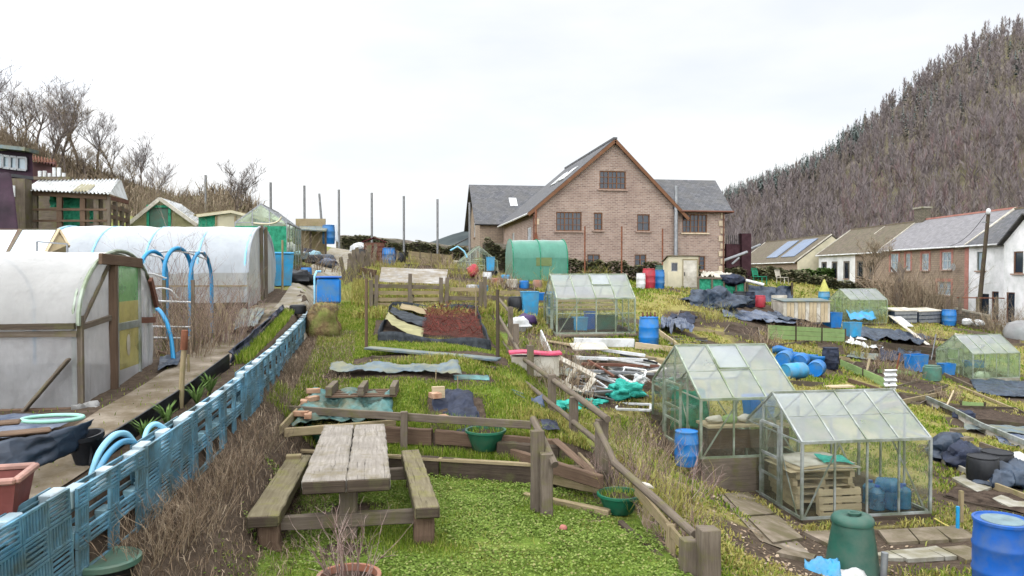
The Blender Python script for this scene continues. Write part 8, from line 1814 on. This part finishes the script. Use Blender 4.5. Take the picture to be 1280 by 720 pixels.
def fbm(x, y, f, seed=0):
    r = np.zeros_like(x); a = 1.
    for k in range(4):
        q = f * 2 ** k; ph = seed * 7.3 + k * 2.1
        r += a * np.sin(x * q + 1.7 * np.sin(y * q * .8 + ph) + ph) * np.sin(y * q * 1.1 + 1.3 * np.sin(x * q * .7 + ph * 2)); a *= .55
    return r
def put(name, label, x, y, h, w, mt, lean=.6, cat='grass'):
    z = Hv(x, y); P_ = np.stack([x, y, z], 1); return np_mesh(name, blades(P_, h, w, lean), BF, mt, label, cat, 'stuff')
# trodden earth round things on the plots, painted darker in place of contact shadow
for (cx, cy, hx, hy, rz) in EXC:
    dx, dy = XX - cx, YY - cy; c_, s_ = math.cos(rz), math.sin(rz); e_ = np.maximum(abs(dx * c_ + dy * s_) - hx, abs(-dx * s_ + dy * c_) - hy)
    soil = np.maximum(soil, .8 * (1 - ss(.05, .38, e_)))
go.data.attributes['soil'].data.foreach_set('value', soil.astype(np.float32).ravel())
# clover and short grass on the front lawn
n = 90000; x = rng.uniform(-2.2, 3.0, n); y = rng.uniform(5.6, 11.8, n)
xl_ = XP(y) + .78 + .25 * fbm(x * 0 + 1, y, 2.); m = (x > xl_) & (y < YA(x) - .06) & keep(x, y)
for q in [(250,690,.5),(320,640,.45),(290,660,.4),(430,690,.35),(350,620,.35)]: g = G(q[0], q[1]); m &= (np.hypot(x - g.x, y - g.y) > q[2] * rng.uniform(.2, 1.3, n))
m &= (fbm(x, y, 2.6, 11) + rng.normal(0, .35, n) > -.75); x, y = x[m], y[m]
f = fbm(x, y, 1.5, 3); cl = f + rng.normal(0, .35, len(x)) > -.35 - ss(0, 1.5, x) * .5
def leaflets(P_, r):
    n = len(P_); a = rng.uniform(0, 6.283, n); t = rng.uniform(-.5, .5, (n, 2)); u = np.stack([np.cos(a), np.sin(a), t[:, 0]], 1) * r[:, None]; v = np.stack([-np.sin(a), np.cos(a), t[:, 1]], 1) * r[:, None]
    return np.stack([P_ - u * .9, P_ - u * .3 - v * .8, P_ + u * .6 - v * .8, P_ + u, P_ + u * .6 + v * .8, P_ - u * .3 + v * .8], 1)
xc, yc = x[cl], y[cl]; zc = Hv(xc, yc) + rng.uniform(.01, .05, len(xc)) * (1 + .6 * fbm(xc, yc, 3., 1))
np_mesh('clover', leaflets(np.stack([xc, yc, zc], 1), rng.uniform(.008, .017, len(xc))), [(0, 1, 2, 3, 4, 5)], M['clover'], 'low bright green clover carpet on the front lawn', 'clover', 'stuff')
xg, yg = x[~cl], y[~cl]
put('grass', 'short grass among the clover on the front lawn', xg, yg, rng.uniform(.025, .075, len(xg)), rng.uniform(.002, .004, len(xg)), M['grass'], .9)
# upper lawn
n = 130000; x = rng.uniform(-2.2, 2.95, n); y = YA(x) + .7 + 14.5 * rng.power(1.15, n) ** 1.0 * rng.uniform(0, 1, n) ** .35 * 0 + rng.uniform(.65, 14.5, n) * 0 + YA(x) * 0 + rng.uniform(0, 1, n) ** 1.3 * 14
m = (x > XP(y) + .42) & keep(x, y); x, y = x[m], y[m]; f = fbm(x, y, 1.1, 5); d = y
hh = rng.uniform(.025, .075, len(x)) * (1 + np.clip(f, 0, 1.2) * .9); dry = f * .5 + rng.normal(0, .35, len(x)) + ss(1.2, 3, x) * .45 > .55
put('grass', 'green grass on the upper lawn around the covered beds', x[~dry], y[~dry], hh[~dry], rng.uniform(.003, .006, (~dry).sum()) * (1 + d[~dry] / 30), M['grass'], .8)
put('dry_grass', 'dry straw tufts on the upper lawn by the pole fence', x[dry], y[dry], hh[dry] * 1.25, rng.uniform(.0025, .005, dry.sum()) * (1 + d[dry] / 30), M['straw'], .9)
n = 7000; x = rng.uniform(-2, 2.9, n); y = rng.uniform(6, 11.3, n); m = (x > XP(y) + .9) & (y < YA(x) - .1) & keep(x, y) & (fbm(x, y, 1.9, 21) > -.1); x, y = x[m], y[m]; put('dry_grass', 'dry blades and thatch scattered through the front lawn', x, y, rng.uniform(.02, .07, len(x)), rng.uniform(.002, .004, len(x)), M['straw'], 1.3)
# tall tufts along the sleepers
n = 9000; x = rng.uniform(-2, 2.6, n); y = YA(x) + np.where(rng.uniform(0, 1, n) < .5, rng.uniform(.12, .5, n), rng.uniform(.72, 1.3, n)); put('grass', 'lush grass tufts growing between the retaining sleepers', x, y, rng.uniform(.06, .17, n), rng.uniform(.003, .005, n), M['grass'], .7)
# right-hand slope, denser towards the camera
n = 260000; px = rng.uniform(600, 1420, n); d = np.exp(rng.uniform(math.log(7.5), math.log(66), n)); lat = (px - 640) / FPX * d
x = lat * math.cos(TH) + d * math.sin(TH); y = -lat * math.sin(TH) + d * math.cos(TH)
m = (x > FX + .25) & keep(x, y)
for q in [(720,480,1.3),(760,470,1.6),(800,470,1.6),(1060,705,1.2),(1150,700,1.1),(910,610,.7),(930,640,1.),(965,680,1.1),(990,700,1.),(1110,680,1.),(1180,680,.9),(1040,680,.9),(845,560,.8),(1190,395,2.),(1215,630,1.),(1190,560,.8),(1100,447,1.5)]:
    g = G(q[0], q[1]); m &= (np.hypot(x - g.x, y - g.y) > q[2] * rng.uniform(.3, 1.2, n))
x, y, d = x[m], y[m], d[m]; f = fbm(x, y, .55, 2); f2 = fbm(x, y, 2.2, 8); tuft = f2 + .5 * fbm(x, y, .9, 9) + rng.normal(0, .4, len(x)) > -.3; x, y, d, f, f2 = x[tuft], y[tuft], d[tuft], f[tuft], f2[tuft]
dry = f * .9 + rng.normal(0, .35, len(x)) > .12
hh = rng.uniform(.02, .06, len(x)) * (1 + .8 * np.clip(f2, 0, 1)) * (1 + d / 30); ww = rng.uniform(.003, .006, len(x)) * (1 + d / 9)
put('grass', 'green grass on the sloping plots right of the fence', x[~dry], y[~dry], hh[~dry], ww[~dry], M['grass'], 1.1)
put('dry_grass', 'straw-coloured rough grass on the sloping plots right of the fence', x[dry], y[dry], hh[dry] * 1.1, ww[dry], M['straw'], 1.2)
# rough plots at the back left
n = 90000; px = rng.uniform(380, 720, n); d = np.exp(rng.uniform(math.log(22), math.log(58), n)); lat = (px - 640) / FPX * d; x = lat * math.cos(TH) + d * math.sin(TH); y = -lat * math.sin(TH) + d * math.cos(TH)
m = (x > XP(y) + 1.2) & (y > 22.5) & keep(x, y); x, y, d = x[m], y[m], d[m]; f = fbm(x, y, .7, 4); thin = f + rng.normal(0, .5, len(x)) < .7; x, y, d, f = x[thin], y[thin], d[thin], f[thin]; dry = -f + rng.normal(0, .4, len(x)) > -.55
put('dry_grass', 'bleached rough grass and weeds over the plots by the back wall', x[dry], y[dry], rng.uniform(.06, .3, dry.sum()), rng.uniform(.012, .024, dry.sum()), M['straw'], .8)
put('grass', 'green rough grass over the plots by the back wall', x[~dry], y[~dry], rng.uniform(.06, .22, (~dry).sum()), rng.uniform(.012, .024, (~dry).sum()), M['grass'], .8)
# the bank and terrace: sparse weeds
n = 9000; y = rng.uniform(5, 20, n); x = XP(y) + rng.uniform(.15, 1.3, n); put('dry_grass', 'dead grass litter on the bank under the pallets', x, y, rng.uniform(.05, .16, n), rng.uniform(.002, .005, n), M['twig_dead'], 1.4)
n = 2600; y = rng.uniform(12.5, 19, n); x = XP(y) - rng.uniform(.16, .38, n); put('grass', 'bright green grass in the far pallet planter strip', x, y, rng.uniform(.08, .2, n), rng.uniform(.004, .008, n), M['grass'], .6)
n = 2500; y = rng.uniform(4, 21, n); x = XP(y) - rng.uniform(.2, 3.5, n); m = keep(x, y); put('grass', 'scattered weeds on the terrace path edges', x[m], y[m], rng.uniform(.02, .08, m.sum()), rng.uniform(.003, .006, m.sum()), M['grass'], .9)
# ------------------------------------------------------------------ bare trees
def tree_meshes(h, seed, spread=.55, dens=1., twig_r=.012, mult=1):
    rr = random.Random(seed); tb, tw = MB(), MB()
    def br(p, d, L, r, lv):
        k = 4 if lv < 2 else 3; ps = [p]; dd = d.normalized(); rs = [r]
        for i in range(k):
            dd = (dd + Vector((rr.uniform(-.2, .2), rr.uniform(-.2, .2), rr.uniform(-.02, .16)))).normalized(); ps.append(ps[-1] + dd * (L / k)); rs.append(r * (1 - .72 * (i + 1) / k))
        (tb if lv < 2 else tw).tube(ps, rs, 6 if lv == 0 else 4 if lv == 1 else 3, cap=False)
        if lv >= 4: return
        nb = int((7, 6, 5, 4)[lv] * dens)
        for _ in range(max(2, nb)):
            t = rr.uniform(.3 if lv == 0 else .2, 1.0); i = min(int(t * k), k - 1); q = ps[i].lerp(ps[i + 1], t * k - i); a = rr.uniform(0, 6.28)
            side = Vector((math.cos(a), math.sin(a), 0)); d2 = (dd * .9 + side * spread * rr.uniform(.6, 1.3) + Vector((0, 0, .12))).normalized()
            br(q, d2, L * rr.uniform(.42, .68), max(twig_r, rs[i] * .55), lv + 1)
    br(Vector((0, 0, -.2)), Vector((rr.uniform(-.08, .08), rr.uniform(-.08, .08), 1)), h * .5, h * .017, 0); return tb, tw
def bare_tree(loc, label, h, seed, mt='twig_grey', group='bare trees on the left bank', **k):
    t = thing('bare_tree', label, 'tree', loc, group=group); a, b = tree_meshes(h, seed, **k); a.build('trunk', M['bark'], t); b.build('crown', M[mt], t); return t
def onhill(px, v): return hl((px + 420) / 800., v)
protos = [bare_tree(onhill(100, .9), 'tallest bare grey tree on the crest of the left bank', 9.5, 3, twig_r=.011, spread=.8), bare_tree(onhill(75, .85), 'bare spreading tree left of the tallest one on the bank', 8.5, 5, twig_r=.011, mt='twig_brown', spread=.95), bare_tree(onhill(180, .86), 'slender bare tree above the A-frame glasshouse', 6.5, 9, spread=.65, twig_r=.009)]
tl = [(20, .8, 1, .9, 'bare tree at the far left above the windowed shed'), (48, .95, 1, .95, 'bare tree on the crest above the windowed shed'), (124, .95, 0, .75, 'grey bare tree right of the tallest one on the bank'), (146, .92, 2, .95, 'thin bare tree where the bank begins to fall'), (-20, .9, 0, .9, 'bare tree near the left edge of the picture on the bank'), (62, .7, 0, .7, 'lower bare tree behind the shelter roof'), (112, .72, 1, .6, 'low bare tree over the shelter end'), (192, .7, 2, .8, 'bare tree right of the slender one above the glasshouse'), (5, .6, 1, .7, 'bare tree behind the windowed shed'),
 (-50, .85, 1, 1., 'bare brown tree just off the left edge'), (34, .75, 0, .8, 'bare grey tree over the blue roof edge'), (86, .75, 1, .7, 'brown bare tree over the middle of the shelter roof'), (132, .8, 1, .6, 'small brown bare tree on the falling crest'), (158, .75, 1, .55, 'small brown bare tree behind the shelter end'), (70, .98, 2, 1.1, 'slim bare tree standing on the crest line'), (30, .55, 1, .75, 'low brown bare tree between the two left sheds'), (170, .95, 1, .5, 'stunted bare tree low on the crest')]
for px, v, k, s, lab in tl: dup(protos[k], onhill(px, v), U(0, 6), lab, scale=s)
bare_tree(GD(295, 46), 'small upright bare tree behind the cream-doored shed', 5.2, 21, spread=.75, twig_r=.011, mt='twig_grey', group=None)
bare_tree(GD(1085, 63), 'bare grey-brown tree in front of the white cottage', 6.0, 25, spread=.75, twig_r=.014, mt='twig_brown', group=None, dens=1.1)
b_ = bush(GD(1150, 57), 'large dry brown bush in front of the stone terraced house', 150, 2.2, 3.0, 'twig_brown', .022, .9, 3, 131, cat='bush', name='bush')
bush(GD(1118, 58), 'dry brown bush beside the grey lidded boxes', 110, 1.6, 2.2, 'twig_dead', .02, .8, 3, 132, cat='bush', name='bush')
bush(GD(1255, 50), 'brown bramble by the red garden wall', 110, 1.4, 1.6, 'twig_brown', .018, 1., 3, 133, cat='bush', name='bush')
g = GD(1122, 58.5); mb = MB(); mb.tube([(0, 0, 0), (.1, 0, 1.6), (.25, 0, 2.6), (.2, .1, 3.4)], [.35, .3, .26, .1], 8); mb.tube([(.2, 0, 2.4), (.9, .1, 3.1)], [.15, .06], 6); mb.tube([(.15, 0, 2.2), (-.5, .1, 3.0)], [.14, .06], 6); solo(mb, 'tree_stump', M['bark'], 'thick pollarded stump among the dry bushes', 'tree', g, smooth=50)
for i, (px, d, n, r, h, lab) in enumerate(((175, 40, 90, 2.0, 2.2, 'brown brush behind the A-frame glasshouse'), (230, 44, 100, 2.4, 1.8, 'brown bramble right of the A-frame glasshouse'), (250, 48, 90, 2.2, 1.4, 'low bramble below the leftmost net pole'), (215, 36, 70, 1.2, 1.4, 'dry stems beside the A-frame glasshouse'), (355, 34, 60, 1.2, 1.3, 'dry stems beside the tall green-walled greenhouse'))):
    bush(GD(px, d), lab, n, r, h, 'twig_brown', .016, .7, 3, 140 + i, cat='bush', name='bush', group='brambles behind the sheds')
# scrub on the left bank: one mass
n = 26000; px = rng.uniform(-250, 330, n); v = rng.uniform(.12, 1.12, n)
Pp = np.array([tuple(onhill(a, b)) for a, b in zip(px, v)]); f = fbm(Pp[:, 0], Pp[:, 1], .35, 6)
h = rng.uniform(.4, 1.7, n) * (1 + .6 * np.clip(f, -.5, 1)); np_mesh('scrub', blades(Pp, h, rng.uniform(.015, .05, n), .9), BF, M['twig_brown'], 'brown winter scrub covering the left bank', 'scrub', 'stuff')
n = 16000; px = rng.uniform(120, 345, n); v = rng.uniform(.3, 1.1, n); Pp = np.array([tuple(onhill(a, b)) for a, b in zip(px, v)]); np_mesh('grass', blades(Pp, rng.uniform(.15, .5, n), rng.uniform(.02, .05, n), .9), BF, M['grass'], 'green rough grass on the low end of the left bank', 'grass', 'stuff')
# ------------------------------------------------------------------ winter woodland on the right-hand hill
def wood_pts(n, pxr, vr):
    px = rng.uniform(*pxr, n); v = rng.uniform(vr[0], vr[1], n); return np.array([tuple(hr((a - 780) / 820., b)) for a, b in zip(px, v)]), px, v
def wood_mass(name, label, n, k, mt, pxr=(845, 1600), vr=(.03, 1.05), hr_=(7, 13), sz=.5):
    Pp, px, v = wood_pts(n, pxr, vr); d = Pp @ np.array([HF.x, HF.y, 0]); h = rng.uniform(*hr_, n); lay = []
    tr = blades(Pp, h, np.full(n, .04) + d * .00016, .12); lay.append(tr)
    for j in range(k):
        t = rng.uniform(.25, 1, n); a = rng.uniform(0, 6.283, n); rad_ = (h * .24) * np.sin(np.clip(t, .1, .95) * 3.1) ** .6
        q = Pp + np.stack([np.zeros(n), np.zeros(n), h * t * .8], 1); e = rad_ * rng.uniform(.5, 1.1, n); dr = np.stack([np.cos(a) * e * .6, np.sin(a) * e * .6, h * rng.uniform(.08, .2, n)], 1)
        b = rng.uniform(0, 6.283, n); w = (.06 + d * .00075)[:, None] * sz * np.stack([np.cos(b), np.sin(b), np.zeros(n)], 1) * rng.uniform(.5, 1.2, n)[:, None]
        m_ = q + dr * .55; lay.append(np.stack([q - w * .3, q + w * .3, m_ + w, m_ - w, q + dr], 1))
    return np_mesh(name, np.concatenate(lay), BF, mt, label, 'woodland', 'stuff')
M['wood_purple'] = islandm('purple_grey_winter_wood', [(0, (.155, .125, .12)), (.5, (.205, .17, .165)), (1, (.25, .215, .21))], trans=.1)
M['wood_tan'] = islandm('tan_winter_wood', [(0, (.155, .125, .105)), (.6, (.20, .165, .14)), (1, (.245, .215, .165))], trans=.1)
M['conifer'] = islandm('dark_conifer', [(0, (.09, .115, .105)), (.6, (.13, .16, .145)), (1, (.18, .20, .18))], trans=.1)
M['wood_red_'] = islandm('reddish_winter_wood', [(0, (.165, .11, .105)), (1, (.23, .165, .16))], trans=.1)
wood_mass('woodland', 'purple-grey bare woodland covering the right-hand hill', 3600, 46, M['wood_purple'])
wood_mass('woodland', 'tan bare trees scattered through the hillside wood', 1300, 46, M['wood_tan'])
wood_mass('woodland', 'reddish bare trees low on the hillside', 350, 22, M['wood_red_'], (1050, 1400), (.05, .45))
def conifers(n, pxr, vr, label):
    Pp, px, v = wood_pts(n, pxr, vr); h = rng.uniform(8, 14, n); lay = []
    for j in range(16):
        t = j / 15.; q = Pp + np.stack([np.zeros(n), np.zeros(n), h * (.12 + .86 * t)], 1); r = h * .17 * (1.05 - t); a = rng.uniform(0, 6.283, n); dr = np.stack([np.cos(a) * r, np.sin(a) * r, -h * .05], 1)
        w = np.stack([-np.sin(a), np.cos(a), np.zeros(n)], 1) * (r * .5)[:, None]; lay.append(np.stack([q - w * .2, q + w * .2, q + dr * .6 + w, q + dr * .6 - w, q + dr + np.array([0, 0, -.1])], 1))
        a2 = a + 3.0; dr = np.stack([np.cos(a2) * r, np.sin(a2) * r, -h * .05], 1); lay.append(np.stack([q - w * .2, q + w * .2, q + dr * .6 + w, q + dr * .6 - w, q + dr], 1))
    np_mesh('conifers', np.concatenate(lay), BF, M['conifer'], label, 'woodland', 'stuff')
conifers(520, (840, 1080), (.8, 1.06), 'dark conifers along the skyline of the right-hand hill'); conifers(140, (1080, 1500), (.5, 1.0), 'scattered dark conifers higher on the right-hand hill')
# ------------------------------------------------------------------ hedges, ivy, garden shrubs
def leafy(name, label, pts, hgt, w, n, mt, ls=.09, cat='hedge', rough=.25):
    pts = [Vector(p) for p in pts]; c = pts[0].copy(); A = np.array([tuple(p - c) for p in pts]); seg_ = rng.integers(0, len(pts) - 1, n); t = rng.uniform(0, 1, n)
    q = A[seg_] * (1 - t)[:, None] + A[seg_ + 1] * t[:, None]; dirs = A[seg_ + 1] - A[seg_]; nr = np.stack([dirs[:, 1], -dirs[:, 0], np.zeros(n)], 1); nr /= np.linalg.norm(nr, axis=1)[:, None]
    s = rng.uniform(-1, 1, n); z = rng.uniform(0, 1, n) ** .7; bump = 1 + rough * fbm(q[:, 0] + c.x, q[:, 1] + c.y, 1.3, 3)
    q = q + nr * (s * w / 2 * (1 - .3 * z))[:, None]; q[:, 2] += z * hgt * bump
    np_mesh(name, leaflets(q, rng.uniform(.6, 1.3, n) * ls), [(0, 1, 2, 3, 4, 5)], mt, label, cat, loc=c)
leafy('hedge', 'dark clipped hedge along the foot of the brick house', [GD(698, 50), GD(770, 50), GD(838, 50), GD(872, 51)], 1.35, 1.0, 7000, M['hedge'])
leafy('hedge', 'long dark hedge in front of the bungalow and white cottage', [GD(905, 56), GD(960, 60), GD(1010, 63), GD(1075, 64)], 1.05, 1.4, 7000, M['hedge'], .11)
leafy('ivy', 'dark ivy and brambles along the top of the back stone wall', [GD(428, 57.4), GD(470, 55.6), GD(530, 54.6), GD(592, 54.6)], 1.15, .9, 6000, M['hedge'], .08, 'ivy')
leafy('ivy', 'ivy over the stone wall stub behind the gabled greenhouse', [GD(606, 50.1), GD(640, 50.5), GD(700, 50.8)], 2.0, .8, 4000, M['hedge'], .08, 'ivy')
for px, d, lab in ((1008, 86, 'light green rounded shrub before the bungalow, the taller one'), (1033, 84, 'light green shrub at the bungalow gable')):
    g = GD(px, d); leafy('shrub', lab, [g + Vector((-.8, 0, .3)), g + Vector((.8, .3, .3))], 2.4, 1.8, 2500, M['evergreen'], .14, 'shrub')
leafy('hedge', 'dark scrub behind the dry bushes by the stone house', [GD(1075, 62), GD(1120, 62), GD(1180, 60)], 1.6, 2., 5000, M['twig_brown'], .09)
# leaf litter and sticks
n = 5000; px = rng.uniform(640, 1150, n); d = np.exp(rng.uniform(math.log(8), math.log(20), n)); lat = (px - 640) / FPX * d; x = lat * math.cos(TH) + d * math.sin(TH); y = -lat * math.sin(TH) + d * math.cos(TH); m = (x > FX + .1) & keep(x, y); x, y = x[m], y[m]
np_mesh('leaf_litter', leaflets(np.stack([x, y, Hv(x, y) + .02], 1), rng.uniform(.01, .03, len(x))), [(0, 1, 2, 3, 4, 5)], M['twig_dead'], 'brown leaf litter on the bare earth right of the fence', 'leaf litter', 'stuff')
